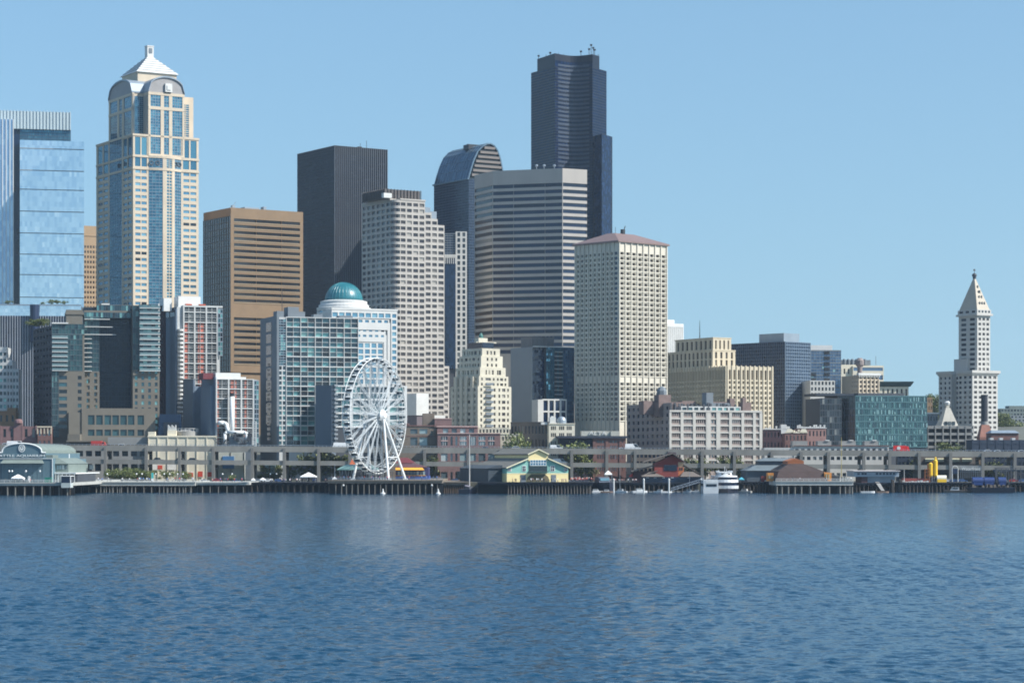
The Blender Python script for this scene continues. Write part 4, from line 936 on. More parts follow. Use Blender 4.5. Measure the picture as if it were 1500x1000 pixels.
tier(c1, zt, b.z(511.5)*1.0, wr, dl*.98, 4, 11, [(zt+.8, b.z(525)), (b.z(523), b.z(513.5))])
c2 = (c1[0]+.9, c1[1]+.9); tier(c2, b.z(511.5), b.z(493), wr-3, dl*.8, 4, 8, [(b.z(509), b.z(496))])
b.part('wall', m, ad); m = MB(); x, y = corner(1025, 30); m.tube((x, y, b.z(493)), (x, y, b.z(464)), .3, .1); b.part('flagpole', m, dark); b.done()
# ---------------------------------------------------------------- 24 white ribbed tower far behind
b = Bld('ribbed_tower', 'far white tower of fine vertical ribs, half hidden behind the hip roofed tower', 962, 1650, 28)
W = b.u(1000); zt = b.z(473); m = MB(); m.box(0, W, .5, 25, 0, zt-.5)
for i in range(14): x = W*i/13; m.box(x-.55, x+.55, -.5, .5, 0, zt)
m.box(-.3, W+.3, -.6, 25, zt-2.5, zt); m.box(W*.4, W*.8, 4, 14, zt, b.z(467)); b.part('rib_wall', m, bwhite); g = MB(); g.poly([(0, .3, 0), (W, .3, 0), (W, .3, zt-2.5), (0, .3, zt-2.5)]); b.part('glazing', g, g_dark); b.done()
# ---------------------------------------------------------------- 25 dark blue gridded box
b = Bld('dark_grid_block', 'dark slate box of fine window grid with a pale box on its roof', 1150, 1310, 42)
W, D = b.u(1187), b.v(1070); zt = b.z(500); z0 = b.z(650)
sg = mat('steel grid', K(120, 136, 152), .5, .06, .2, metal=.2)
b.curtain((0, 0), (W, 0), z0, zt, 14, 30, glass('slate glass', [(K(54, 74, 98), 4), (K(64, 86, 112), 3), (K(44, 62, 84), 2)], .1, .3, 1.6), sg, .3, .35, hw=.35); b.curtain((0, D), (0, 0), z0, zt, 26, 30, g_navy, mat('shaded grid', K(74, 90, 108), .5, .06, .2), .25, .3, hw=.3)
m = MB(); m.box(.3, W, .3, D, 0, zt-.1); b.part('wall', m, dgrey)
q = b.v(1122); m = MB(); m.box(-0+3, W*.75, q*.25, q*1.55, zt, b.z(487)); b.part('penthouse', m, lmetal); b.done()
# ---------------------------------------------------------------- 26 glass office with white punched front
b = Bld('glass_office', 'grey blue glass office block with dark balcony openings and a pale roof box', 1180, 1345, 6)
W = b.u(1232); zt = b.z(513); g26 = glass('grey blue glass', [(K(92, 116, 144), 4), (K(104, 128, 154), 3), (K(80, 102, 130), 2), (K(150, 180, 180), .5)], .1, .4, 1.6)
b.curtain((0, 0), (W, 0), b.z(640), zt, 13, 28, g26, greyb, .12, .15, hw=.35, heavy=4); m = MB(); m.box(.1, W, .3, 25, 0, zt-.1); b.part('wall', m, dgrey)
m = MB()
for j in range(6): m.box(b.u(1207), b.u(1215), -.4, -.2, b.z(559-j*8), b.z(554-j*8)); 
for j in range(2): m.box(b.u(1187), b.u(1195), -.4, -.2, b.z(559-j*8), b.z(554-j*8))
b.each('balcony_opening', m, dark); m = MB(); m.box(b.u(1182), b.u(1221), 3, 20, zt, b.z(505)); b.part('roof_box', m, ledge); b.done()
b = Bld('white_punched_block', 'white block of square dark windows below the grey blue glass office', 1187, 1300, 6)
W = b.u(1223); m = MB(); zt = b.z(557); b.grid(m, (0, 0), (W, 0), b.z(640), zt, 7, 10, .55, .6, m=g_dark, depth=.5); m.box(0, W, .6, 20, 0, zt-.1); b.part('wall', m, white); b.done()
# ---------------------------------------------------------------- 27 buildings further behind
b = Bld('terraced_block', 'cream and grey banded block with rooftop machines, behind the teal glass block', 1228, 1480, 8)
W = b.u(1293); zt = b.z(534); m = MB(); b.grid(m, (0, 0), (b.u(1258), 0), 0, zt, 5, 6, .4, .4, m=g_brnw, mb_=20); b.grid(m, (b.u(1248), -2), (W, -2), 0, zt-.5, 1, 0, .96, m=g26, wname='window_band', rows=[(b.z(556), b.z(549)), (b.z(543), b.z(538))][0:2], depth=.4); m.box(0, W, .5, 22, 0, zt-.6); m.box(b.u(1248), W, -1.5, .4, 0, zt-.7); b.part('wall', m, cream)
m = MB(); m.box(b.u(1228), b.u(1278), 4, 14, zt, b.z(526.5)); [m.lathe(b.u(1238+i*6), 2, [(1.1, zt), (1.1, zt+3.2), (.6, zt+3.8)], 8) for i in range(6)]; m.tube((b.u(1285), 3, zt), (b.u(1285), 3, b.z(521)), .15); b.part('roof_plant', m, greyb); b.done()
b = Bld('ornate_tan_block', 'old tan stone block with a heavy pale cornice and a water tank on its roof', 1258, 1330, 25)
W, D = b.u(1287), b.v(1233); zt = b.z(549.5); m = MB(); b.grid(m, (0, 0), (W, 0), b.z(640), zt, 5, 14, .5, .62, m=g_brnw, depth=.6); b.grid(m, (0, D*.45), (0, 0), b.z(640), zt, 4, 14, .4, .5, m=g_dark); m.box(.7, W, .7, D, 0, zt-.1); m.box(0, .69, D*.45, D, 0, zt-.2)
for i in range(6): x = W*i/5; m.box(x-.3, x+.3, -.5, -.02, 0, zt-2)
b.part('wall', m, tan); m = MB(); m.box(-.8, W+.8, -1.1, 1, zt, zt+1.3); [m.box(W*i/12-.2, W*i/12+.2, -.9, -.02, zt-1, zt) for i in range(13)]; b.part('cornice', m, ledge)
m = MB(); m.lathe(W*.3, 5, [(1.3, zt), (1.5, zt+5), (2.3, zt+6), (2.4, zt+8.5), (1.2, zt+10)], 12); b.part('water_tank', m, mat('rusty tank', K(140, 122, 116), .8, .2, .5)); b.done()
b = Bld('arcaded_block', 'cream block with tall openings under a broad dark green cornice', 1284, 1420, 4)
W = b.u(1331); zt = b.z(566); m = MB(); b.grid(m, (0, 0), (W, 0), 0, zt, 7, 1, .42, .8, m=g_dark, depth=1.2, mb_=Z(600, 1420)-4); m.box(0, W, 1.3, 15, 0, zt-.1); b.part('wall', m, cream)
m = MB(); m.hull([(-1, -.5, zt), (W+1, -.5, zt), (W+1, 15, zt), (-1, 15, zt)], [(-2.5, -2, b.z(560)), (W+2.5, -2, b.z(560)), (W+2.5, 16, b.z(560)), (-2.5, 16, b.z(560))]); m.box(-2.6, W+2.6, -2.1, 16, b.z(560), b.z(558.5)); b.part('cornice', m, mat('dark green metal', K(56, 78, 76), .6, .1, .2))
b.done()
# ---------------------------------------------------------------- 28 teal glass block
b = Bld('teal_glass_block', 'low wide teal glass office block with randomly scattered narrow panes', 1253, 1180, 12)
W, D = b.u(1358), b.v(1243); zt = b.z(579); z0 = b.z(655); tg = mat('teal spandrel', K(84, 118, 122), .35, .08, .3)
b.curtain((0, 0), (W, 0), z0, zt, 34, 8, glass('teal pane', [(K(58, 92, 98), 5), (K(72, 108, 112), 5), (K(48, 78, 86), 3), (K(90, 128, 128), 2)], .12, .2, 1.5), tg, .1, .12, hw=.5, jit=.06)
m = MB(); g = MB()
for j in range(8):
    for i in range(60):
        if random.random() < .28:
            x = W*(i+.3+random.random()*.3)/60; za = z0+(zt-z0)*(j+.14)/8; g.box(x, x+.5, -.16, -.02, za, za+(zt-z0)/8*random.choice((.35, .62, .66)))
setting(b.part('bright_panel', g, glass('bright pane', [(K(130, 166, 164), 3), (K(106, 146, 148), 3), (K(48, 70, 78), 3)], .2)), 'stuff')
m.box(.1, W, .3, 30, 0, zt-.1); m.box(b.u(1262), b.u(1330), 5, 22, zt, b.z(575)); b.part('wall', m, dgrey)
x0, x1 = b.u(1204), b.u(1236); yb = 3
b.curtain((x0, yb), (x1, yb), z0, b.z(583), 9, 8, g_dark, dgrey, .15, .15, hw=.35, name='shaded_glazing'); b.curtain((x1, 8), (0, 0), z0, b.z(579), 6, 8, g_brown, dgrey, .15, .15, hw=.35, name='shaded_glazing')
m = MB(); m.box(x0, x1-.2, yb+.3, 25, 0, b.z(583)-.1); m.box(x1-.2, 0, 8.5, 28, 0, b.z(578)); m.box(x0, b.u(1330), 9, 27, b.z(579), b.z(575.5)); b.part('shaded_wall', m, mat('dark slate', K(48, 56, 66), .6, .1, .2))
b.done()
# ---------------------------------------------------------------- 29 pink banded block at the front
b = Bld('pink_banded_block', 'broad pale framed block with pink brick bands, its side wall in blue shade', 981, 1117, 20)
pk = mat('pink brick band', K(160, 140, 130), .9, .08, .4)
W, D = b.u(1115), b.v(918); zt = b.z(603); z0 = b.z(664); m = MB()
ph = (zt-z0)/6; bays = [(981.5, 999), (999, 1017), (1017, 1036), (1036, 1052), (1052, 1070), (1070, 1088), (1088, 1105), (1105, 1114.5)]
for i, (pa, pb) in enumerate(bays):
    xa, xb = b.u(pa)+.75, b.u(pb)-.75; n = 3 if i in (3, 7) else 5
    ww = (xb-xa)/n
    b.grid(m, (xa, .3), (xb, .3), 0, zt-(0 if i not in (0, 6) else 0), n, 0, .62, m=g_shop if i % 2 else g_dark, depth=.4, rows=[(z0+ph*j+ph*.42, z0+ph*j+ph*.9) for j in range(-3, 6)])
b.grid(m, (0, D), (0, 0), 0, b.z(590), 9, 0, .45, m=g_navy, depth=.4, rows=[(z0+ph*j+ph*.3, z0+ph*j+ph*.8) for j in range(7)]); m.box(.5, W, .8, D-.1, 0, zt-.05)
b.part('brick_band', m, pk)
m = MB()
for i, (pa, pb) in enumerate(bays+[(1114.5, 1116)]): x = b.u(pa); m.box(max(-.2, x-.75), x+.75, -.2, .29, 0, zt+.3)
m.box(b.u(1035), b.u(1041), -.25, .29, z0, zt+.3); m.box(b.u(1049), b.u(1055), -.25, .29, z0, zt+.3)
for j in range(-2, 7): z = z0+ph*j; m.box(-.1, W, -.08, .29, z-.2, z+.55)
m.box(-.2, W+.2, -.35, .29, zt, zt+.9); b.part('white_frame', m, mat('stone frame', K(186, 180, 168), .8, .08, .2))
m = MB(); ztt = b.z(594.5); xa, xb = b.u(1000), b.u(1087)
b.grid(m, (xa, 1.5), (xb, 1.5), zt, ztt, 10, 1, .7, .6, m=g_aqua); m.box(xa, xb, 2, 20, zt-.1, ztt-.1); b.part('upper_floor', m, fr)
m = MB()
for pa, pb, ya, yb, y0, y1 in ((975, 1010, 8, 16, 603, 588), (980, 998, 12, 18, 588, 577), (1012, 1032, 10, 16, 595, 586), (1055, 1085, 9, 15, 594, 587), (1080, 1087, 8, 12, 594, 582), (1092, 1097, 3, 5, 603, 581), (1097, 1107, 5, 12, 600, 588), (960, 980, 14, 20, 600, 586)):
    m.box(b.u(pa), b.u(pb), ya, yb, b.z(y0)-2, b.z(y1))
b.each('brick_roof_house', m, mat('dull brick', K(130, 104, 96), .9, .15, .4))
m = MB(); m.box(b.u(1040), b.u(1050), 4, 9, ztt-1, b.z(574)); m.lathe(b.u(988), 15, [(2.6, b.z(578)), (2.6, b.z(571)), (1.6, b.z(566)), (.4, b.z(564.5))], 8); m.box(b.u(1050), b.u(1075), 5, 9, ztt, b.z(589)); b.part('roof_plant', m, greyb)
m = MB()
for i in range(40): x, y = random.uniform(0, W*.8), random.uniform(1.5, 10); h = random.uniform(.8, 2.2); m.box(x-.4, x+.4, y-.4, y+.4, zt-.1, ztt+h*.8)
b.part('roof_clutter', m, dgrey); b.done()
# ---------------------------------------------------------------- 30 the white tower with the pyramid roof
b = Bld('pyramid_roofed_tower', 'old white stone tower with a pointed pyramid roof rising from a broader block', 1424.5, 1400, 30)
sw = mat('white terracotta', K(190, 186, 176), .7, .06, .15); W, D = b.u(1461.5), b.v(1375); zt = b.z(546); z0 = b.z(650); ph = 7.35*b.Y/F; m = MB()
R_ = lambda z1, n, f=.52: [(z1-ph*(j+1)+ph*(1-f)/2, z1-ph*(j+1)+ph*(1+f)/2) for j in range(n)][::-1]
b.grid(m, (0, 0), (W, 0), z0, zt, 5, 0, .62, m=g_brnw, depth=.5, ml=.5, mr=.5, rows=R_(zt-1.0, 13)); Dn = b.v(1403)
b.grid(m, (0, Dn), (0, 0), z0, zt, 3, 0, .55, m=g_dark, depth=.5, rows=R_(zt-1.0, 13)); D2 = b.v(1394)
b.grid(m, (3, D2), (3, Dn), z0, zt, 1, 0, .8, m=g_navy, rows=R_(zt-1, 13)); b.grid(m, (0, D), (0, D2), z0, zt, 3, 0, .45, m=g_dark, depth=.5, rows=R_(zt-1.0, 13))
m.box(.6, W, .6, Dn, 0, zt-.05); m.box(3.6, W, Dn, D2, 0, zt-.05); m.box(.6, W, D2, D, 0, zt-.05)
m.box(-1.2, W+1.2, -1.2, Dn, zt, zt+1.6); m.box(-1.2, W+1.2, D2, D+1, zt, zt+1.6); m.box(-.6, W+.6, -.6, Dn, zt-.9, zt); m.box(-.6, W, D2, D+.5, zt-.9, zt)
m.box(5, W-4, Dn*.8, D2*1.2, zt, b.z(524))
# shaft
wx = X(1431.5, b.Y+6)-b.xc; c = (wx*cos(b.a)+6*sin(b.a), -wx*sin(b.a)+6*cos(b.a)); k = (b.Y+6)/F; sx, sy = 21.5*k/cos(b.a), 20.5*k/sin(b.a)
zs = b.z(461); n = int((zs-zt)/ph)
b.grid(m, c, (c[0]+sx, c[1]), zt, zs, 3, 0, .62, m=g_brnw, depth=.4, ml=.4, mr=.4, rows=R_(zs-.6, n)); b.grid(m, (c[0], c[1]+sy), c, zt, zs, 2, 0, .6, m=g_dark, depth=.4, ml=.6, mr=.6, rows=R_(zs-.6, n))
m.box(c[0]+.5, c[0]+sx, c[1]+.5, c[1]+sy, zt, zs-.02); m.box(c[0]-1.2, c[0]+sx+1.2, c[1]-1.2, c[1]+sy+1.2, zs, zs+1.2); m.box(c[0]-.4, c[0]+sx+.4, c[1]-.4, c[1]+sy+.4, zs+1.2, b.z(452))
b.part('wall', m, sw); 
m = MB(); cx, cy = c[0]+sx/2, c[1]+sy/2; zb, zp = b.z(452), Z(408, 1420)-b.zb
sq = lambda f, z: [(cx-sx/2*f, cy-sy/2*f, z), (cx+sx/2*f, cy-sy/2*f, z), (cx+sx/2*f, cy+sy/2*f, z), (cx-sx/2*f, cy+sy/2*f, z)]
m.hull(sq(.97, zb), sq(.06, zp)); pr = b.part('pyramid_roof', m, mat('pale terracotta roof', K(190, 174, 148), .75, .06, .2))
m = MB()
for i, (f, q) in enumerate(((.16, (-.45, 0, .45)), (.36, (-.3, .3)), (.52, (-.1, .22)), (.68, (.05,)))):
    z = zb+(zp-zb)*f; hw = sx/2*(.97-.91*f)
    for t in q: m.box(cx+hw*t-.45, cx+hw*t+.45, cy-sy/2*(.97-.91*(f+.06))-.5, cy-sy/2*(.97-.91*f), z, z+1.7)
b.each('roof_dormer', m, g_brown)
m = MB(); m.lathe(cx, cy, [(.9, zp-.5), (1.1, zp+.8), (1.5, zp+1.5), (1.2, zp+2.4), (.3, zp+3)], 10); m.tube((cx, cy, zp+3), (cx, cy, zp+5.5), .15); m.box(cx-.7, cx+.7, cy-.1, cy+.1, zp+4.3, zp+5.3); b.part('finial', m, dgrey)
mm = MB(); [mm.box(c[0]+sx*(i+.25)/4, c[0]+sx*(i+.75)/4, c[1]-.5, c[1]-.41, zs+1.8, b.z(453.5)) for i in range(4)]; [mm.box(c[0]-.5, c[0]-.41, c[1]+sy*(i+.25)/3, c[1]+sy*(i+.75)/3, zs+1.8, b.z(453.5)) for i in range(3)]; b.each('attic_window', mm, g_dark)
b.done()
# ---------------------------------------------------------------- 31 car park, chimney, far blocks
b = Bld('parking_garage', 'open concrete parking garage of four dark decks, beside the teal glass block', 1359, 1215, 4)
W = b.u(1426); m = MB(); ys = (624, 634, 643, 652)
zt = b.z(623)
for y in (624, 633.5, 643, 652.5, 660): m.box(0, W, 0, 12, b.z(y+3.6), b.z(y))
for i in range(7): x = W*i/6; m.box(max(0, x-.3), min(x+.3, W), -.25, -.01, 0, zt)
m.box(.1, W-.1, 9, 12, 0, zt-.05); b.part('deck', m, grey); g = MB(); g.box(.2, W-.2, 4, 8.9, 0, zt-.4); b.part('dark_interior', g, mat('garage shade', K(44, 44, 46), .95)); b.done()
b = Bld('gabled_roof_house', 'pale steep gable with small windows rising behind the parking garage', 1378, 1290, 10)
W = b.u(1406); zt = b.z(597); zb = b.z(628); m = MB(); m.box(0, W, 0, 10, 0, zb); m.hull([(0, 0, zb), (W, 0, zb), (W, 10, zb), (0, 10, zb)], [(W*.38, 3, zt), (W*.6, 3, zt), (W*.6, 6, zt), (W*.38, 6, zt)]); m.box(W*.42, W*.58, 3.5, 5.5, zt, b.z(592)); b.part('wall', m, mat('weathered roof', K(190, 182, 164), .8, .14, .3)); m = MB(); [m.box(W*t-.7, W*t+.7, .2, 1.2, b.z(622), b.z(617)) for t in (.3, .5, .7)]; b.each('window', m, g_dark); m = MB(); m.lathe(W*.5, 4.5, [(1.4, b.z(592)), (1.7, b.z(589)), (.8, b.z(587))], 8); b.part('white_finial', m, bwhite); b.done()
t = thing('chimney', 'thick black round chimney on a red brick base before the pyramid roofed tower', 'chimney', (X(1442, 1195), 1195, 4)); k = 1195/F
m = MB(); m.lathe(0, 0, [(5.0*k, Z(622, 1195)-4), (4.8*k, Z(580, 1195)-4), (5.3*k, Z(579.5, 1195)-4), (5.3*k, Z(578, 1195)-4)], 20); m.build('stack', mat('sooty metal', K(42, 44, 52), .6, .15, .3), t)
m = MB(); m.box(-9*k, 10*k, -4, 4, 0, Z(640, 1195)-4); m.hull([(-9*k, -4, Z(640, 1195)-4), (10*k, -4, Z(640, 1195)-4), (10*k, 4, Z(640, 1195)-4), (-9*k, 4, Z(640, 1195)-4)], [(-5*k, -2, Z(622, 1195)-4), (6*k, -2, Z(622, 1195)-4), (6*k, 2, Z(622, 1195)-4), (-5*k, 2, Z(622, 1195)-4)]); m.build('brick_base', mat('orange brick', K(174, 104, 80), .9, .15, .4), t)
m = MB(); m.lathe(0, 0, [(5.2*k, Z(623, 1195)-4), (5.2*k, Z(617, 1195)-4)], 20); m.build('collar', grey, t)
b = Bld('dark_warehouse', 'long dark navy warehouse wall behind the roadway, below the black chimney', 1424, 1150, 3)
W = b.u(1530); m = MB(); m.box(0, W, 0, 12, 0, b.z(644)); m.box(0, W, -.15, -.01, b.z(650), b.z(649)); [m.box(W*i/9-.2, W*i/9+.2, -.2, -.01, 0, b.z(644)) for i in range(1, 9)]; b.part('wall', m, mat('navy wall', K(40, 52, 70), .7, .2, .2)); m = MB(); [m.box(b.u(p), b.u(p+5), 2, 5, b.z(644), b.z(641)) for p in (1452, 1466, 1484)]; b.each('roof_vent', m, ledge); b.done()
b = Bld('brick_roof_block', 'low red brick block with a pale metal roof beside the black chimney', 1452, 1170, 3)
W = b.u(1492); m = MB(); b.grid(m, (0, 0), (W, 0), 0, b.z(634), 7, 1, .5, .5, m=g_dark, mb_=9); m.box(0, W, .5, 10, 0, b.z(634)-.1); b.part('wall', m, redbr); m = MB(); m.hull([(-.5, -.6, b.z(634)), (W+.5, -.6, b.z(634)), (W+.5, 10, b.z(634)), (-.5, 10, b.z(634))], [(1, 3, b.z(630)), (W-1, 3, b.z(630)), (W-1, 6, b.z(630)), (1, 6, b.z(630))]); b.part('metal_roof', m, lmetal); b.done()
fr_grey = mat('hazy grey', K(128, 134, 138), .85, .1, .1)
b = Bld('distant_flats', 'distant grey block of flats low at the picture edge, beyond the pyramid roofed tower', 1480, 1600, 6)
W = b.u(1530); m = MB(); b.grid(m, (0, 0), (W, 0), 0, b.z(608), 9, 12, .5, .5, m=g_dark, mb_=12); m.box(0, W, .6, 20, 0, b.z(608)-.1); b.part('wall', m, fr_grey); b.done()
b = Bld('distant_office', 'distant dull green office block just beside the pyramid roofed tower', 1466, 1700, 6)
W = b.u(1540); m = MB(); b.grid(m, (0, 0), (W, 0), 0, b.z(598), 16, 12, .6, .5, m=g_dark, mb_=12); m.box(0, W, .6, 20, 0, b.z(598)-.1); m.box(b.u(1480), b.u(1510), 3, 12, b.z(598), b.z(594)); b.part('wall', m, mat('dull green grey', K(112, 122, 118), .85, .1, .1)); b.done()
b = Bld('distant_brick_house', 'small far tan house by the trees between teal block and pyramid roofed tower', 1356, 1500, 6)
W = b.u(1366); m = MB(); b.grid(m, (0, 0), (W, 0), 0, b.z(582), 3, 8, .4, .5, m=g_dark, mb_=14); m.box(0, W, .5, 12, 0, b.z(582)-.1); b.part('wall', m, tan2); b.done()
b = Bld('white_roof_shed', 'small white flat roofed building between the teal glass block and the pyramid roofed tower', 1358, 1420, 6)
W = b.u(1374); m = MB(); b.grid(m, (0, 0), (W, 0), 0, b.z(606), 4, 5, .5, .5, m=g_dark, mb_=10); m.box(0, W, .5, 12, 0, b.z(606)-.1); b.part('wall', m, greyb); m = MB(); m.box(-.4, W+.4, -.4, 12, b.z(606), b.z(604)); b.part('roof', m, bwhite); b.done()
# ---------------------------------------------------------------- 32 low rises behind the road, middle of the picture
b = Bld('white_box_building', 'plain white windowless box above the low tan building beside the big wheel', 610, 1190, 30)
W, D = b.u(628), b.v(592); m = MB(); zt = b.z(576); zc = b.z(608); m.box(0, W, 0, D, zc, zt); b.part('white_box', m, bwhite); m = MB(); m.box(.5, W+4, .5, D, 0, zc-.01); b.part('base', m, mat('mauve wall', K(120, 104, 110), .85, .1, .2)); m = MB(); m.box(W+.5, W+9, -1, D, b.z(612), b.z(608)); b.part('roof_slab', m, ledge); b.done()
b = Bld('tan_office_block', 'low tan office block with broad pale windows behind the roadway, beside the big wheel', 560, 1119, 5)
W = b.u(628); W2 = b.u(645); zt = b.z(624); m = MB(); b.grid(m, (0, 0), (W, 0), 0, zt, 0, 0, m=g_shop, depth=.4, cols=[(b.u(p), b.u(p+11)) for p in (566, 580, 588.5+4, 601, 614.5)][0:2]+[(b.u(601), b.u(611.5)), (b.u(614.5), b.u(626))], rows=[(b.z(652), b.z(640.5)), (b.z(635), b.z(628))]); b.grid(m, (W, .2), (W2, .2), 0, zt, 2, 3, .3, .4, m=g_dark, mb_=4); m.box(0, W2, .7, 11, 0, zt-.05); m.box(b.u(620), b.u(637), 3, 10, zt, b.z(605)); b.part('wall', m, brownbr)
m = MB(); m.box(-.1, W2, -.3, .5, zt, zt+.5); m.box(b.u(592), b.u(600), -.4, .6, zt+.5, zt+1.4); m.box(0, W2, -.1, -.02, b.z(639), b.z(638)); b.part('cornice', m, redbr); b.done()
b = Bld('pink_brick_building', 'long pink brick building with arched windows and a raised back storey, behind the roadway', 641, 1114, 5)
W = b.u(733); zt = b.z(635); m = MB()
b.grid(m, (0, 0), (W, 0), 0, zt, 0, 0, m=g_shop, depth=.4, cols=[(b.u(p), b.u(p+w_)) for p, w_ in ((646, 9.5), (660, 3), (667, 3), (673.5, 10), (688, 9), (701, 10), (715, 9.5))], rows=[(b.z(703), b.z(691)), (b.z(675), b.z(664)), (b.z(652), b.z(639))])
m.box(0, W, .6, 4, 0, zt-.05); zu = b.z(625); Wu = b.u(701)
b.grid(m, (0, 4), (Wu, 4), zt-1, zu, 4, 1, .6, .62, m=g_shop, ml=2, mr=1); m.box(0, Wu, 4.6, 11, 0, zu-.05); m.box(b.u(638), b.u(663), 7, 11, zu, b.z(613)); b.part('wall', m, mat('rose brick', K(138, 98, 94), .9, .14, .4))
m = MB(); m.box(-.2, W+.2, -.4, .6, zt, zt+.35); m.box(-.2, Wu+.2, 3.6, 4.4, zu, zu+.5); m.box(b.u(638)-.2, b.u(663)+.2, 6.8, 11, b.z(613), b.z(612)); [m.box(b.u(p), b.u(p+10), -.12, -.02, b.z(646), b.z(644.6)) for p in (646, 673.5, 701, 715)]; b.part('trim', m, mat('pink trim', K(206, 160, 148), .7))
m = MB(); 
for p in (646, 673.5, 688, 701, 715):
    for f in (.33, .66): m.box(b.u(p+f*9.5)-.12, b.u(p+f*9.5)+.12, .1, .35, b.z(652), b.z(639))
b.part('window_bars', m, ledge); b.done()
b = Bld('dark_brick_block', 'dull brown old building in shade beside the slender cream tower podium', 803, 1128, 60)
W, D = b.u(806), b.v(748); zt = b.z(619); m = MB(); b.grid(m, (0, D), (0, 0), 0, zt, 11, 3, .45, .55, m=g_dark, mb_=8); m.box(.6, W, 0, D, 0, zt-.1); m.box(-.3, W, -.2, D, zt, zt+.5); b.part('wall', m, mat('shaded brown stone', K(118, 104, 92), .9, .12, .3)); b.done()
b = Bld('cream_office', 'small cream office building with dark square windows and white roof tanks, behind the roadway', 804, 1121, 5)
W = b.u(842); zt = b.z(621); m = MB(); b.grid(m, (0, 0), (W, 0), 0, zt, 0, 0, m=g_brnw, depth=.4, cols=[(b.u(p+q), b.u(p+q+2.1)) for p in (807, 819, 830) for q in (0, 2.7, 5.4)], rows=[(b.z(y+5.5), b.z(y)) for y in (676, 662, 646, 634, 624)]); m.box(0, W, .5, 9, 0, zt-.05); m.box(-.2, W+.2, -.3, .4, zt, zt+.4); b.part('wall', m, cream)
m = MB(); m.box(b.u(806), b.u(815), 2, 7, zt, b.z(611)); m.box(b.u(808), b.u(812), 3, 5, b.z(611), b.z(609)); m.box(b.u(794), b.u(803), 3, 7, zt-.2, b.z(618)); b.part('roof_house', m, ledge); m = MB(); m.lathe(b.u(824), 4, [(2.3, zt), (2.3, zt+2), (1.7, zt+3.2), (.2, zt+3.8)], 14); b.part('roof_tank', m, lmetal); b.done()
b = Bld('brick_market_hall', 'low red brick hall under a dark flat roof with big white rooftop letters', 868, 1116, 5)
W = b.u(917); x0 = b.u(820); zt = b.z(637); m = MB(); b.grid(m, (0, 0), (W, 0), 0, b.z(641.5), 0, 0, m=g_shop, depth=.4, cols=[(b.u(p), b.u(p+2)) for p in (875, 878.5, 882, 894, 897.5, 901, 910)], rows=[(b.z(690), b.z(684)), (b.z(672), b.z(666)), (b.z(656), b.z(652.5)), (b.z(648.5), b.z(645))]); m.box(0, W, .5, 9, 0, b.z(641.5)); [m.box(b.u(p), b.u(p+4), -.3, -.02, 0, b.z(643)) for p in (868.5, 887, 907)]; b.part('wall', m, redbr)
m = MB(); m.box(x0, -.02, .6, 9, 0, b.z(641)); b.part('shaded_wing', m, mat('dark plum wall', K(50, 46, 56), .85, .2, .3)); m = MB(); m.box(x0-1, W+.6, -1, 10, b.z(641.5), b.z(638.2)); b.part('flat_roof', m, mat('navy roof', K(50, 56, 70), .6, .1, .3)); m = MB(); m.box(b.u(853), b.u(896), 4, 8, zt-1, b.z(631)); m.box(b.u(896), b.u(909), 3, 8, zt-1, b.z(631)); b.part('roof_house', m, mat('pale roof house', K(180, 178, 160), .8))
words('ALTA', 1.8, bwhite, b.root, (b.u(877), 3.6, b.z(636.6)), name='rooftop_letters', width=8.6, depth=.2); b.done()
# ---------------------------------------------------------------- 33 sheds between the pink block and the teal block
b = Bld('long_white_terrace', 'long low pale terrace of square windows behind the roadway, with box vents on its roof', 1120, 1117, 3)
x0 = b.u(1163); W = b.u(1302); zt = b.z(653); m = MB(); b.grid(m, (x0, 0), (W, 0), 0, zt, 16, 4, .6, .42, m=g_dark, mb_=1); b.grid(m, (0, .3), (x0, .3), 0, zt-.8, 4, 4, .6, .42, m=g_dark, mb_=1); m.box(0, W, .8, 10, 0, zt-.9); m.box(x0, W, .7, 9, 0, zt-.02); b.part('wall', m, white)
m = MB(); m.box(x0-.3, W+.3, -.5, .4, zt, zt+.35); b.part('red_eave', m, redbr)
m = MB(); [m.box(b.u(p), b.u(p+w_), 2, 8, zt, b.z(645.5)) for p, w_ in ((1162, 22), (1199, 20), (1233, 22), (1268, 20))]; b.each('roof_box', m, grey); m = MB(); [m.box(b.u(p), b.u(p+6), 1.5, 4, b.z(645.4), b.z(644)) for p in (1210, 1245, 1279)]; b.each('roof_light', m, bwhite); b.done()
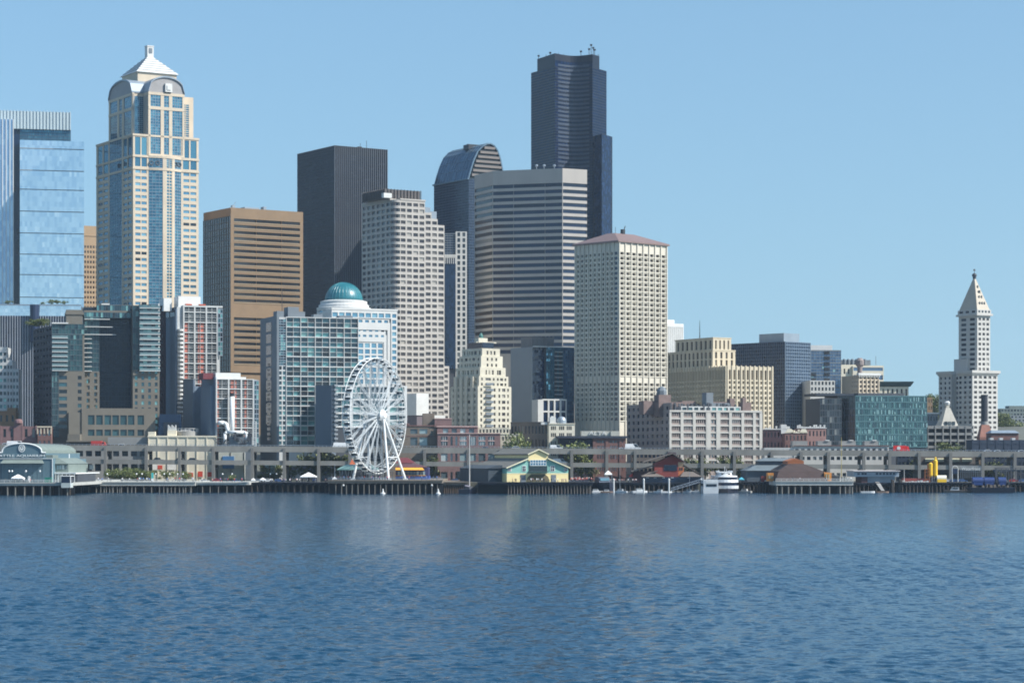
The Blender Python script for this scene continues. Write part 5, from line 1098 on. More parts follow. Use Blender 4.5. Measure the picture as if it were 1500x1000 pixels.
for px, y0, w_, nm, lab, mt_ in ((1118, 629, 40, 'plum_roof_building', 'dark plum brick building with a pale parapet behind the long pale terrace', plum), (1150, 634, 32, 'gabled_brick_building', 'brick building with small pale gables on its parapet above the long pale terrace', redbr), (1168, 627, 42, 'red_roof_block', 'reddish brick block beside the dark end of the teal glass block', pinkbr)):
    b = Bld(nm, lab, px, 1140+(6 if nm != 'gabled_brick_building' else -8), 5); W = b.u(px+w_); zt = b.z(y0); m = MB(); b.grid(m, (0, 0), (W, 0), 0, zt, max(4, w_//5), 5, .4, .5, m=g_dark); m.box(0, W, .5, 7, 0, zt-.1); b.part('wall', m, mt_)
    m = MB(); m.box(-.2, W+.2, -.3, .5, zt, zt+.4); q = 0
    for i in range(w_//3): q = W*(i+.5)/(w_//3); m.box(q-.35, q+.35, 1, 2, zt, zt+random.uniform(.4, 1.8))
    if nm == 'gabled_brick_building': [m.hull([(W*t-2, -.3, zt), (W*t+2, -.3, zt), (W*t+2, .5, zt), (W*t-2, .5, zt)], [(W*t-1, -.3, zt+2), (W*t+1, -.3, zt+2), (W*t+1, .5, zt+2), (W*t-1, .5, zt+2)]) for t in (.2, .85)]
    if nm == 'plum_roof_building': m.box(W*.65, W*.85, -.3, 3, zt-2, zt+2.5)
    b.part('parapet', m, ledge if nm != 'gabled_brick_building' else cream); b.done()
# ---------------------------------------------------------------- elevated double deck road
VY = 1085.0
def vz(x): return -2.6*(x-X(200, VY))/(X(1400, VY)-X(200, VY))      # the road falls gently to the right
vi = thing('viaduct', 'long double deck concrete roadway on tall columns running behind the piers', 'elevated road', (0, VY, 0))
conc = mat('roadway concrete', K(134, 131, 122), .9, .2, .09, streak=.35)
conc2 = mat('column concrete', K(124, 121, 114), .9, .16, .2, streak=.3)
vx0, vx1 = X(-120, VY), X(1640, VY)
def strip(z0, z1, y0, y1, name, m_, parent=None, n=40):
    m = MB()
    for i in range(n):
        a, e = vx0+(vx1-vx0)*i/n, vx0+(vx1-vx0)*(i+1)/n
        m.hull([(a, y0, z0+vz(a)), (e, y0, z0+vz(e)), (e, y1, z0+vz(e)), (a, y1, z0+vz(a))], [(a, y0, z1+vz(a)), (e, y0, z1+vz(e)), (e, y1, z1+vz(e)), (a, y1, z1+vz(a))])
    return m.build(name, m_, parent or vi)
ZU, ZL = 20.6, 14.1
strip(ZU-2.6, ZU-.9, 0, 15, 'upper_deck', conc); strip(ZU-.9, ZU, 0, .35, 'upper_parapet', conc); strip(ZU-.9, ZU, 14.6, 15, 'upper_parapet', conc)
strip(ZL-2.1, ZL-.9, 0, 15, 'lower_deck', conc); strip(ZL-.9, ZL, 0, .35, 'lower_parapet', conc)
m = MB()
for z in (ZU+.55,):
    n = 40
    for i in range(n):
        a, e = vx0+(vx1-vx0)*i/n, vx0+(vx1-vx0)*(i+1)/n; m.tube((a, .2, z+vz(a)), (e, .2, z+vz(e)), .09, n=4)
for i in range(300): a = vx0+(vx1-vx0)*i/300; m.box(a-.09, a+.09, .1, .28, ZU+vz(a), ZU+.6+vz(a))
m.build('guard_rail', alum, vi)
COLS = [-60, 0, 50, 102, 154, 214, 263, 312, 369, 417, 466, 512, 560, 622, 686, 733, 785, 838, 889, 931, 980, 1028, 1076, 1131, 1174, 1214, 1265, 1303, 1347, 1393, 1440, 1487, 1540]
m = MB(); m.box(-.85, .85, -.5, 1.2, 0, 1).mesh('x', conc2) if False else None
m = MB(); m.box(-.68, .68, -.5, 1.3, 0, 14); cm = m.mesh('column', conc2); m = MB(); m.box(-.7, .7, 12.5, 14.2, 0, 14); cm2 = m.mesh('rear_column', conc2); m = MB(); m.box(-.6, .6, 1.31, 12.49, -1.3, 0).box(-.6, .6, 1.31, 12.49, -7.4, -6.2); bm_ = m.mesh('cross_beam', conc2)
for p in COLS:
    x = X(p, VY); top = ZU-.75+vz(x)
    for me, nm in ((cm, 'column'), (cm2, 'rear_column')):
        o = bpy.data.objects.new(nm, me); C.objects.link(o); o.parent = vi; o.location = (x+random.uniform(-.2, .2), 0, 3.9); o.scale = (1, 1, (top-3.9)/14)
    o = bpy.data.objects.new('cross_beam', bm_); C.objects.link(o); o.parent = vi; o.location = (x, 0, ZU-2.62+vz(x))
# ---------------------------------------------------------------- vehicles on it
tyre = mat('tyre', K(30, 30, 32), .9); carglass = mat('car glass', K(36, 44, 52), .12, .1, .5, spec=.8)
def car(name, label, loc, body, L=4.5, H=1.45, Wd=1.8, van=False, box=False, group=None, cat='car'):
    t = thing(name, label, cat, loc, 0, group); m = MB()
    bmat = mat('paint '+body[0], body[1], .35, .04, .5, spec=.6); hb = H*.55 if not (van or box) else H*.5
    prof = [(-L/2, .35), (-L/2, hb*.95), (-L/2+.15, hb), (L/2-.3, hb*.95), (L/2, hb*.75), (L/2, .35)]
    m.hull([(x, -Wd/2, z) for x, z in prof], [(x, Wd/2, z) for x, z in prof])
    if box: m.box(-L/2, L*.2, -Wd/2-.1, Wd/2+.1, hb+.01, H); m.hull([(L*.22, -Wd/2, hb), (L*.45, -Wd/2, hb), (L*.45, Wd/2, hb), (L*.22, Wd/2, hb)], [(L*.22, -Wd/2, H*.85), (L*.36, -Wd/2, H*.85), (L*.36, Wd/2, H*.85), (L*.22, Wd/2, H*.85)])
    else:
        a, e, a2, e2 = (-L*.48, L*.36, -L*.46, L*.22) if van else (-L*.42, L*.25, -L*.28, L*.1)
        m.hull([(a, -Wd/2, hb), (e, -Wd/2, hb), (e, Wd/2, hb), (a, Wd/2, hb)], [(a2, -Wd*.42, H), (e2, -Wd*.42, H), (e2, Wd*.42, H), (a2, Wd*.42, H)])
    m.build('body', bmat, t); m = MB()
    if not box:
        lo, hi = hb+.08, H-.12; f = lambda z: (z-hb)/(H-hb)
        xl = lambda z: a+(a2-a)*f(z)+.12; xr = lambda z: e+(e2-e)*f(z)-.1; yy = lambda z: -Wd/2+(Wd*.08)*f(z)-.02
        if van: xl0 = xl; xl = lambda z: xr(z)-1.5
        m.poly([(xl(lo), yy(lo), lo), (xr(lo), yy(lo), lo), (xr(hi), yy(hi), hi), (xl(hi), yy(hi), hi)])
        m.poly([(e+.02, -Wd*.44, lo), (e+.02, Wd*.44, lo), (e2+.1, Wd*.38, hi), (e2+.1, -Wd*.38, hi)])
    else: m.box(L*.25, L*.36, -Wd/2-.03, Wd/2+.03, hb+.1, H*.78)
    m.build('window', carglass, t)
    for x in (-L*.3, L*.31):
        for y in (-Wd/2, Wd/2-.2):
            w_ = MB(); w_.tube((x, y-.03, .33), (x, y+.2, .33), .33, n=10); w_.build('wheel', tyre, t)
    return t
def von(px, d=3.5, deck=ZU): x = X(px, VY+d); return (x, VY+d, deck-.9+vz(x)+.01)
CW, CR, CB, CG, CS = ('white', K(232, 232, 230)), ('red', K(180, 50, 44)), ('blue', K(70, 100, 150)), ('grey', K(90, 94, 98)), ('silver', K(170, 174, 178))
t = car('red_truck', 'small red and white truck on the upper roadway below the dark hotel', von(145), ('truck red', K(190, 60, 50)), 7, 2.9, 2.2, box=True, cat='truck')
car('parked_car', 'white car alone on the upper roadway above the promenade trees', von(180), CW, 4.6, 1.6)
car('parked_car', 'white car on the upper roadway right above the arched aquarium gable', von(10), CW, 4.8, 1.7); car('delivery_van', 'long white van on the upper roadway behind the aquarium gable', von(24), CW, 9, 2.6, 2.1, van=True, cat='van')
car('motor_coach', 'long white coach on the upper roadway near the big wheel rim', von(505), CW, 11, 2.9, 2.4, van=True, cat='coach')
car('parked_car', 'light blue car on the upper roadway in front of the pink brick building', von(712), CB, 4.8, 1.5)
car('parked_car', 'white car on the upper roadway beside the cream podium', von(757), CW, 5.2, 1.8); car('delivery_van', 'white van on the upper roadway in front of the small cream office', von(815), CW, 6, 2.5, 2, van=True, cat='van')
car('box_truck', 'white box truck on the upper roadway beside the pink banded block', von(927), CW, 7.5, 3.3, 2.3, van=True, cat='truck'); car('parked_car', 'small white car just behind the white box truck', von(912), CW, 4.2, 1.4)
car('parked_car', 'white car on the upper roadway under the navy warehouse wall, nearer the chimney', von(1448), CW, 4.8, 1.7); car('parked_car', 'white car on the upper roadway under the navy warehouse wall, further from the chimney', von(1462), CW, 4.6, 1.6); car('parked_car', 'white car at the far end of the upper roadway by the picture edge', von(1497), CW, 4.6, 1.6)
t = thing('tanker_truck', 'bright red tank truck with a round white emblem on the upper roadway', 'truck', von(1320, 4)); m = MB(); m.hull([(-3.6, -1.1, .9), (2.0, -1.1, .9), (2.0, 1.1, .9), (-3.6, 1.1, .9)], [(-3.6, -1.2, 3.3), (2.2, -1.2, 3.3), (2.2, 1.2, 3.3), (-3.6, 1.2, 3.3)]); m.build('tank_body', mat('signal red', K(226, 48, 44), .4, .05, .5), t)
m = MB(); m.hull([(2.3, -1.1, .5), (4, -1.1, .5), (4, 1.1, .5), (2.3, 1.1, .5)], [(2.3, -1.1, 3.0), (3.2, -1.1, 3.0), (3.2, 1.1, 3.0), (2.3, 1.1, 3.0)]); m.build('cab', MATS['signal red'], t)
m = MB(); m.tube((-1.3, -1.32, 2.15), (-1.3, -1.2, 2.15), .85, n=20); m.build('round_emblem', bwhite, t)
for x in (-2.6, -1.2, 3): w_ = MB(); w_.tube((x, -1.1, .5), (x, -.7, .5), .5, n=10); w_.build('wheel', tyre, t)
for i, (px, c, lab) in enumerate(((232, CG, 'dark grey car on the lower roadway in front of the cream warehouse, first of three'), (265, CG, 'dark grey car on the lower roadway in front of the cream warehouse, middle of three'), (283, CG, 'dark grey car on the lower roadway before the cream warehouse, beside the steam plant'), (742, CW, 'white van on the lower roadway behind the yellow pier building, nearer the pink brick building'), (820, CW, 'white van on the lower roadway behind the yellow pier building, nearer the red brick hall'), (1122, CW, 'white van on the lower roadway above the long dark sheds'))):
    car('delivery_van' if c is CW else 'dark_car', lab, von(px, 3, ZL), c, 7 if c is CW else 5.2, 2.7 if c is CW else 1.9, van=c is CW, cat='van' if c is CW else 'car')
# ---------------------------------------------------------------- piers
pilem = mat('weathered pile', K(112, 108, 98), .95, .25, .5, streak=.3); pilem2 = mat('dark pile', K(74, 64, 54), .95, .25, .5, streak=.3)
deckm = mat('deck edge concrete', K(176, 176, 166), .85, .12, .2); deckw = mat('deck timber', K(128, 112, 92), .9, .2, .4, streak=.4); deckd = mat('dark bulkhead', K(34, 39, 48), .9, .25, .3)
def pier(name, label, p0, p1, Yf, ytop, ybot, piles, dm=deckm, pm=pilem, pr=.35, rail=None, back=1061, rows=2, cat='pier'):
    t = thing(name, label, cat, (X((p0+p1)/2, Yf), Yf, 0)); ox = X((p0+p1)/2, Yf); zt, zb = Z(ytop, Yf), Z(ybot, Yf)
    m = MB(); x0, x1 = X(p0, Yf)-ox, X(p1, Yf)-ox; m.box(x0, x1, 0, back-Yf, zb, zt); m.box(x0-.15, x1+.15, -.3, -.02, zt-.35, zt+.12); m.build('deck', dm, t)
    g = MB(); g.tube((0, 0, -2), (0, 0, zb), pr, n=8); pmesh = g.mesh('pile', pm)
    pm2 = g.mesh('pile', pilem2)  # back rows get a darker colour that paints in the shade under the deck
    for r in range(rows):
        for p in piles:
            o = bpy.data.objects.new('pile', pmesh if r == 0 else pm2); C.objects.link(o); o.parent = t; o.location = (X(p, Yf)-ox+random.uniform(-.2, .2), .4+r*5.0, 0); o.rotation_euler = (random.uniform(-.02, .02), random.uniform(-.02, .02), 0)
    g = MB()
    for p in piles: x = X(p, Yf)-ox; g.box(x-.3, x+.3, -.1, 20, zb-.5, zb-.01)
    g.box(x0, x1, 6.5, 6.9, -1.5, zb-.01); g.build('beams_and_shade_panel', mat('shade painted timber', K(18, 22, 28), .7, .3, .3), t)  # near-black panel added behind the piles, under-deck shade put into its colour
    if rail:
        g = MB(); n = int((x1-x0)/2.2)
        for i in range(n+1): x = x0+(x1-x0)*i/n; g.box(x-.05, x+.05, .3, .4, zt, zt+1.1)
        for h in (.4, .75, 1.1): g.box(x0, x1, .3, .42, zt+h-.04-(.04 if h > 1 else 0), zt+h+.04)
        g.build('railing', rail, t)
    return t, zt
rng = lambda a, e, s_: [a+s_*i for i in range(int((e-a)/s_)+1)]
railw = mat('white rail', K(222, 222, 214), .5, .05, .3)
pier('aquarium_pier', 'concrete pier under the arched aquarium with widely spaced piles', -60, 105, 943, 706.5, 711, rng(-53, 104, 12.6), rail=railw)
pier('promenade_pier', 'long low promenade pier with white rail between aquarium and dark bulkhead', 105.5, 286, 1012, 705.5, 711, sorted(rng(118, 284, 11.5)+[141, 147, 155, 160, 166, 171, 178, 187, 193, 239, 246, 251, 263, 268, 272, 279]), rail=railw, pr=.25)
pier('promenade_pier', 'plain concrete pier end in front of the steam plant', 286.5, 362, 1014, 706, 710, rng(296, 360, 12), pr=.25)
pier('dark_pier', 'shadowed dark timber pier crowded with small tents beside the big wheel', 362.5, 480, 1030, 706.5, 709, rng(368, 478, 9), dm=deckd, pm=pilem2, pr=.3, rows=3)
pier('wheel_pier', 'timber pier on many slim piles carrying the big white wheel', 480.5, 648, 976, 703, 707.5, sorted(rng(491, 648, 8.3)), dm=deckw, pr=.22, rail=alum)
pier('low_dock', 'low brown timber dock with a pale top between the big wheel and the tall mast', 648.5, 686, 990, 705.5, 709.5, rng(651, 686, 2.7), dm=deckw, pm=mat('brown pile', K(112, 88, 66), .95, .2, .5), pr=.2)
pier('restaurant_pier', 'dark timber pier on close set piles carrying the yellow pier building', 700, 868, 978, 706, 710, rng(744, 868, 4.6), dm=deckd, pm=mat('grey brown pile', K(104, 94, 84), .95, .2, .5), pr=.25)
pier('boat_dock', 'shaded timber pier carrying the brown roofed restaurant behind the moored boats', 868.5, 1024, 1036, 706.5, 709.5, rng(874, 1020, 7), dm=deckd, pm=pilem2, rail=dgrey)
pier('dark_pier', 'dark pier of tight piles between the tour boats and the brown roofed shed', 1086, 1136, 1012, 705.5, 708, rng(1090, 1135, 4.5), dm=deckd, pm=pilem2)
pier('shed_pier', 'pier with a white edge and thick pale piles below the big brown roof', 1136.5, 1250, 985, 704.5, 710.5, [1138, 1146, 1155, 1165, 1174, 1187, 1201, 1215, 1230, 1238, 1244, 1249], rail=railw, pr=.4)
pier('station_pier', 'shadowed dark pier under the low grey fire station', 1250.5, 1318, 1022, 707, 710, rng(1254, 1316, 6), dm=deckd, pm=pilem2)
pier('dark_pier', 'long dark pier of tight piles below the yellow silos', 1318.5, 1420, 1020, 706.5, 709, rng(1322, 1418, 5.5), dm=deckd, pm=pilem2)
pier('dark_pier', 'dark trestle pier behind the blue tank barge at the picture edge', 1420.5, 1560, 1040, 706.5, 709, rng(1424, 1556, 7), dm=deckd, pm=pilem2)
# ---------------------------------------------------------------- aquarium
aqm = mat('blue grey siding', K(88, 114, 124), .7, .08, .2); aqr = mat('grey green roof', K(116, 128, 122), .65, .12, .2); trim_w = mat('white trim', K(230, 232, 226), .6, .04, .3)
AY = 950.0
t = thing('aquarium_hall', 'blue grey pier hall with a big arched gable and white lettering', 'aquarium', (X(32, AY), AY, Z(706, AY)))
ax = lambda p, Y=AY: X(p, Y)-X(32, AY); az = lambda y, Y=AY: Z(y, Y)-Z(706, AY)
def archpts(pc, hw, yl, yt, pe0, pe1, Y, n=16):
    """gable outline: short level shoulders and a flattened arch between"""
    return [(ax(pe0, Y), az(yl, Y))]+[(ax(pc-hw*cos(pi*i/n), Y), az(yl, Y)+(az(yt, Y)-az(yl, Y))*(sin(pi*i/n))**.8) for i in range(n+1)]+[(ax(pe1, Y), az(yl, Y))]
P = archpts(32, 29, 662.5, 649, -14, 67, AY)
m = MB(); base = [(ax(67), az(671.5)), (ax(-14), az(671.5))]
m.hull([(x, 0, z) for x, z in P+base], [(x, .6, z) for x, z in P+base])
m.box(ax(-14), ax(77), 0.02, .6, 0, az(671.5)-.01); m.build('front_wall', aqm, t)
m = MB()
for (x0, z0), (x1, z1) in zip(P, P[1:]): m.tube((x0, -.1, z0), (x1, -.1, z1), .3, n=5)
m.box(ax(-14), ax(77), -.3, -.02, az(671.8), az(671)); m.box(ax(76.4), ax(77.2), -.3, -.02, 0, az(672)); m.build('white_trim', trim_w, t)
m = MB(); roof = [(x, z-.3) for x, z in P]
for (x0, z0), (x1, z1) in zip(roof, roof[1:]): m.hull([(x0, .6, z0), (x1, .6, z1), (x1, 75, z1), (x0, 75, z0)], [(x0, .6, z0+.3), (x1, .6, z1+.3), (x1, 75, z1+.3), (x0, 75, z0+.3)])
m.build('arched_roof', aqr, t); m = MB(); m.box(ax(-14), ax(67), .61, 75, 0, az(663.5)); m.box(ax(67.1), ax(77), .61, 75, 0, az(672)); m.build('hall_body', aqm, t)
m = MB(); m.hull([(ax(2), -2.6, az(678.2)), (ax(64.5), -2.6, az(678.2)), (ax(64.5), -.05, az(678.2)), (ax(2), -.05, az(678.2))], [(ax(5), -.3, az(673.2)), (ax(62), -.3, az(673.2)), (ax(62), -.05, az(673.2)), (ax(5), -.05, az(673.2))]); m.build('awning', aqr, t)
m = MB(); [m.box(ax(p)-.06, ax(p)+.06, -.06, -.015, 0, az(679)) for p in rng(6, 62, 7)]; m.box(ax(-14), ax(3), -.08, -.01, 0, az(679)); m.build('panel_seam', mat('seam', K(70, 92, 104), .7), t)
m = MB(); cx, cz = ax(32), az(656.2); 
for r0, hw in ((1.45, .22), (.75, .2)):
    for i in range(20): a, e = 2*pi*i/20, 2*pi*(i+1)/20; m.tube((cx+r0*.8*cos(a), -.15, cz+r0*sin(a)), (cx+r0*.8*cos(e), -.15, cz+r0*sin(e)), hw, n=4)
m.tube((cx, -.15, cz-1), (cx+.5, -.15, cz+.9), .16, n=4).tube((cx, -.15, cz-.8), (cx-.55, -.15, cz+.4), .16, n=4); m.build('round_crest', trim_w, t)
words('SEATTLE AQUARIUM', .95, trim_w, t, (ax(28.5), -.35, az(668.8)), width=ax(66)-ax(-8.5), depth=.1)
# second gable further in
Y2 = 1000.0; P2 = archpts(70, 24, 664.5, 652, 40, 101, Y2); P2 = [q for q in P2 if q[0] > ax(52, Y2)]
P2 = [(ax(52, Y2), az(665, Y2))]+P2; y2 = Y2-AY
m = MB(); m.hull([(x, y2, z) for x, z in P2+[(ax(101, Y2), az(671.5, Y2)), (ax(109, Y2), az(671.5, Y2)), (ax(109, Y2), az(677, Y2)), (ax(52, Y2), az(677, Y2))]], [(x, y2+.6, z) for x, z in P2+[(ax(101, Y2), az(671.5, Y2)), (ax(109, Y2), az(671.5, Y2)), (ax(109, Y2), az(677, Y2)), (ax(52, Y2), az(677, Y2))]]); m.build('rear_gable', mat('sage siding', K(100, 120, 116), .7, .06, .2), t)
m = MB(); Q = P2[1:]+[(ax(101, Y2), az(671.5, Y2)), (ax(109, Y2), az(671.5, Y2)), (ax(109, Y2), az(677, Y2))]
for (x0, z0), (x1, z1) in zip(Q, Q[1:]): m.tube((x0, y2-.1, z0), (x1, y2-.1, z1), .28, n=5)
m.box(ax(78, Y2), ax(90, Y2), y2-.2, y2-.02, az(668, Y2), az(666.6, Y2)); m.build('rear_trim', trim_w, t)
# side wing between the two gables
m = MB(); m.box(ax(77)+.02, ax(96), 6, y2-.1, az(694), az(679)); m.hull([(ax(77)+.02, 5, az(679)), (ax(97), 5, az(679)), (ax(97), y2-.1, az(679)), (ax(77)+.02, y2-.1, az(679))], [(ax(77)+.02, 7, az(670.5)), (ax(80), 7, az(670.5)), (ax(80), y2-.1, az(670.5)), (ax(77)+.02, y2-.1, az(670.5))]); m.build('side_wing', aqr, t)
m = MB(); [m.box(ax(p), ax(p+2.6), 5.85, 5.98, az(687), az(681)) for p in (79, 83, 87, 91)]; m.box(ax(101), ax(107), y2-4, y2-1, az(688), az(681)); m.build('bright_window', g_shop, t)
m = MB(); m.box(ax(77.5), ax(109), 3, y2+8, az(694), az(692.6)); [m.box(ax(p)-.1, ax(p)+.1, 3.1, 3.3, az(706), az(694)) for p in (79, 84, 89, 95, 100, 107)]; m.box(ax(80), ax(83), 4, 7, 0, az(695)); m.box(ax(85), ax(87), 4, 7, 0, az(695)); m.box(ax(77.5), ax(109), 2.9, 3, az(692.6), az(691.6)); m.build('balcony', trim_w, t)
m = MB(); m.box(ax(78), ax(108), 8, y2, 0, az(694)-.02); m.build('lower_wing', dgrey, t)
m = MB(); m.box(ax(64), ax(77), .3, 12, az(671), az(666)); m.build('roof_step', aqr, t)
t2 = thing('ticket_kiosk', 'dark glazed kiosk on a pale base at the corner of the aquarium pier', 'kiosk', (X(97, 938), 938, Z(714, 938))); k = 938/F; m = MB(); m.box(-7*k, 6*k, -.5, 6, 0, 7*k); m.build('base', mat('pale kiosk base', K(176, 184, 180), .7), t2); m = MB(); m.box(-7*k, 6*k, -.4, 6, 7*k+.01, 16.5*k); m.build('glazed_box', g_navy, t2); m = MB(); m.box(-8*k, 7*k, -.8, 6.4, 16.6*k, 17.5*k); m.box(6*k, 7*k, -.55, 0, 0, 16.5*k); m.build('roof', trim_w, t2)
# ---------------------------------------------------------------- tents, boxes, banner, lamps
canv = mat('white canvas', K(240, 240, 236), .8, .03, .5)
def tent(label, px, yb, ye, yt, hw, Y, col=canv, name='canopy_tent'):
    t = thing(name, label, 'tent', (X(px, Y), Y, Z(yb, Y))); k = Y/F; w_ = hw*k; ze, zt = (yb-ye)*k, (yb-yt)*k
    m = MB(); m.hull([(-w_, -w_, ze), (w_, -w_, ze), (w_, w_, ze), (-w_, w_, ze)], [(-.1, -.1, zt), (.1, -.1, zt), (.1, .1, zt), (-.1, .1, zt)]); m.box(-w_, w_, -w_, w_, ze-.35, ze-.01); m.build('canopy', col, t)
    for x in (-1, 1):
        for y in (-1, 1): g = MB(); g.box(x*w_*.95-.06, x*w_*.95+.06, y*w_*.95-.06, y*w_*.95+.06, 0, ze-.36); g.build('leg', alum, t)
    return t
tent('white peaked tent on the pier in front of the arched aquarium hall', 26.5, 706.5, 699.5, 694.5, 8.5, 946)
tent('large white peaked tent on the dark pier beside the big wheel', 452, 706, 697.5, 691.5, 11.5, 1040); tent('small white umbrella tent on the dark pier below the roadway columns', 385, 706, 702, 699.3, 4, 1036); tent('small white umbrella tent at the ramp end of the dark pier', 371, 706, 702.5, 700, 3, 1040); tent('small white umbrella tent beside the wheel pier end', 490, 705, 701, 698, 3.5, 1020)
tent('red peaked market tent behind the tour boats, beside the brown roofed restaurant', 927, 706, 697, 692.5, 5.5, 1046, mat('red canvas', K(206, 58, 52), .8)); tent('pale oval canopy on the pier beside the yellow pier building', 891, 706, 694, 689, 5.5, 1046); tent('small turquoise tent on the dark pier beside the large tour boat', 1086, 704, 701.5, 698.5, 4, 1030, mat('turquoise canvas', K(80, 170, 190), .8))
t = thing('teal_container', 'bright teal storage box at the corner of the aquarium wall', 'container', (X(71, 947), 947, Z(706.5, 947))); k = 947/F; m = MB(); m.box(-5*k, 5*k, -.8, .8, .1, 7.5*k); [m.box(-5*k+i*k, -5*k+i*k+.08, -.86, -.8, .15, 7.3*k) for i in range(11)]; m.build('box', mat('teal paint', K(30, 134, 116), .6, .06, .5), t); m = MB(); m.box(-4.6*k, 4.6*k, -.7, .7, 0, .1); m.build('skid', dark, t)
t = thing('white_booth', 'narrow white booth standing before the aquarium wall', 'booth', (X(42.5, 946), 946, Z(706.5, 946))); m = MB(); m.box(-.4, .4, -.4, .4, 0, 2.3); m.build('cabinet', bwhite, t); m = MB(); m.hull([(-.5, -.5, 2.3), (.5, -.5, 2.3), (.5, .5, 2.3), (-.5, .5, 2.3)], [(-.1, -.1, 2.6), (.1, -.1, 2.6), (.1, .1, 2.6), (-.1, .1, 2.6)]); m.build('roof', ledge, t)
t = thing('banner', 'tall teal and white feather banner on the promenade', 'banner', (X(221.5, 1018), 1018, Z(706, 1018))); m = MB(); m.tube((0, 0, 0), (0, 0, 4.2), .06); m.build('pole', alum, t); m = MB(); m.box(.06, 1.0, -.03, .03, 1.6, 4.1); m.build('cloth', mat('teal cloth', K(70, 180, 176), .8), t); m = MB(); m.box(.06, 1.0, -.03, .03, .6, 1.58); m.build('white_end', canv, t)
def lamp(loc, label, h=3.2, group=None):
    t = thing('street_lamp', label, 'street lamp', loc, 0, group); m = MB(); m.tube((0, 0, 0), (0, 0, h), .07, .05); m.lathe(0, 0, [(.2, 0), (.12, .3)], 8); m.build('post', dark, t); m = MB(); m.lathe(0, 0, [(.1, h), (.3, h+.18), (.34, h+.38), (.25, h+.6), (.05, h+.7)], 10); m.build('globe', mat('white globe', K(236, 236, 230), .3), t, smooth=True); return t
lab = 'white globe lamp on a dark post along the waterfront promenade'
l0 = lamp((X(114, 1022), 1022, Z(706, 1018)), lab, group='globe lamps along the promenade')
for p in (134, 157, 200, 208, 228, 240.5, 248.5, 260, 268, 326, 340, 396, 405): dup(l0, (X(p, 1022), 1022, Z(706, 1018)), 0)
la = 'white globe lamp on a dark post before the aquarium wall'
l1 = dup(l0, (X(13.5, 947.5), 947.5, Z(706, 947)), 0, la, 'globe lamps before the aquarium wall', (1, 1, 1.25))
for p in (17.8, 38, 58.5): dup(l0, (X(p, 947.5), 947.5, Z(706, 947)), 0, la, 'globe lamps before the aquarium wall', (1, 1, 1.25))
# flagpoles and masts along the shore
for px, Y, yb, yt, col, lab in ((490.5, 1030, 700, 680, bwhite, 'white flagpole on the dark pier beside the big wheel'), (1232.5, 1030, 706, 640, mat('yellow pole', K(170, 150, 60), .7), 'tall yellow pole beside the brown roofed shed'), (1324.5, 1030, 706, 687, bwhite, 'short white pole beside the low grey fire station'), (123, 1075, 706, 660, grey, 'tall grey lamp pole at the road behind the aquarium'), (203, 1075, 706, 672, grey, 'tall grey lamp pole at the road above the promenade trees')):
    t = thing('flagpole' if 'flag' in lab else 'pole', lab, 'pole', (X(px, Y), Y, Z(yb, Y))); m = MB(); m.tube((0, 0, 0), (0, 0, (yb-yt)*Y/F), .16, .08); m.build('shaft', col, t); m = MB(); m.lathe(0, 0, [(.3, 0), (.3, .25), (.18, .4)], 8); m.build('base', grey, t)
# ---------------------------------------------------------------- the big wheel
WY = 1000.0; wc = Vector((X(549.5, WY), WY, Z(608.5, WY))); R = 84.5*WY/F; th = radians(26)
wd = Vector((sin(th), cos(th), 0)); wax = Vector((cos(th), -sin(th), 0))
zd = Z(703, 976)
t = thing('ferris_wheel', 'big white observation wheel with enclosed cabins, standing on the timber pier', 'ferris wheel', (wc.x, wc.y, zd)); O = Vector((wc.x, wc.y, zd)); hz = wc.z-zd
whm = mat('wheel white', K(224, 226, 222), .45, .04, .3); whs = mat('wheel steel', K(190, 196, 198), .45, .05, .3)
def wp_(r, a, o): return wd*(r*cos(a))+Vector((0, 0, hz+r*sin(a)))+wax*o
n = 42
for o in (-1.7, 1.7):
    m = MB()
    for i in range(84): a, e = 2*pi*i/84, 2*pi*(i+1)/84; m.tube(wp_(R, a, o), wp_(R, e, o), .19, n=6)
    m.build('rim', whm, t)
m = MB()
for o in (-1.5, 1.5):
    for i in range(84): a, e = 2*pi*i/84, 2*pi*(i+1)/84; m.tube(wp_(R-2.9, a, o), wp_(R-2.9, e, o), .12, n=4)
for i in range(n):
    a, e, h = 2*pi*i/n, 2*pi*(i+1)/n, 2*pi*(i+.5)/n
    for o in (-1, 1): m.tube(wp_(R, a, 1.7*o), wp_(R-2.9, h, 1.5*o), .05, n=4); m.tube(wp_(R-2.9, h, 1.5*o), wp_(R, e, 1.7*o), .07, n=4)
    m.tube(wp_(R-2.9, a, -1.5), wp_(R-2.9, a, 1.5), .08, n=4); m.tube(wp_(R, a, -1.7), wp_(R-2.9, h, 1.5), .06, n=4)
m.build('rim_lattice', whs, t)
m = MB()
for i in range(21):
    a = 2*pi*(i+.25)/21
    for o in (-1, 1):
        for q in (-.034, -.012, .012, .034): m.tube(wp_(2.0, a+q*3, o*2.4), wp_(R-.3, a+q, o*1.7), .085, n=4)
        for k in range(7): f, g = .1+.9*k/7, .1+.9*(k+1)/7; s_ = -1 if k % 2 else 1; m.tube(wp_(R*f, a+.034*s_, o*(2.4-.7*f)), wp_(R*g, a-.034*s_, o*(2.4-.7*g)), .045, n=4)
    for k in range(2, 8): f = k/8; m.tube(wp_(R*f, a, -(2.4-.7*f)), wp_(R*f, a, 2.4-.7*f), .06, n=4)
m.build('spokes', whs, t)
m = MB()
for i in range(14): a, e = 2*pi*i/14, 2*pi*(i+1)/14; 
c0, c1 = Vector((0, 0, hz))-wax*4.2, Vector((0, 0, hz))+wax*4.2
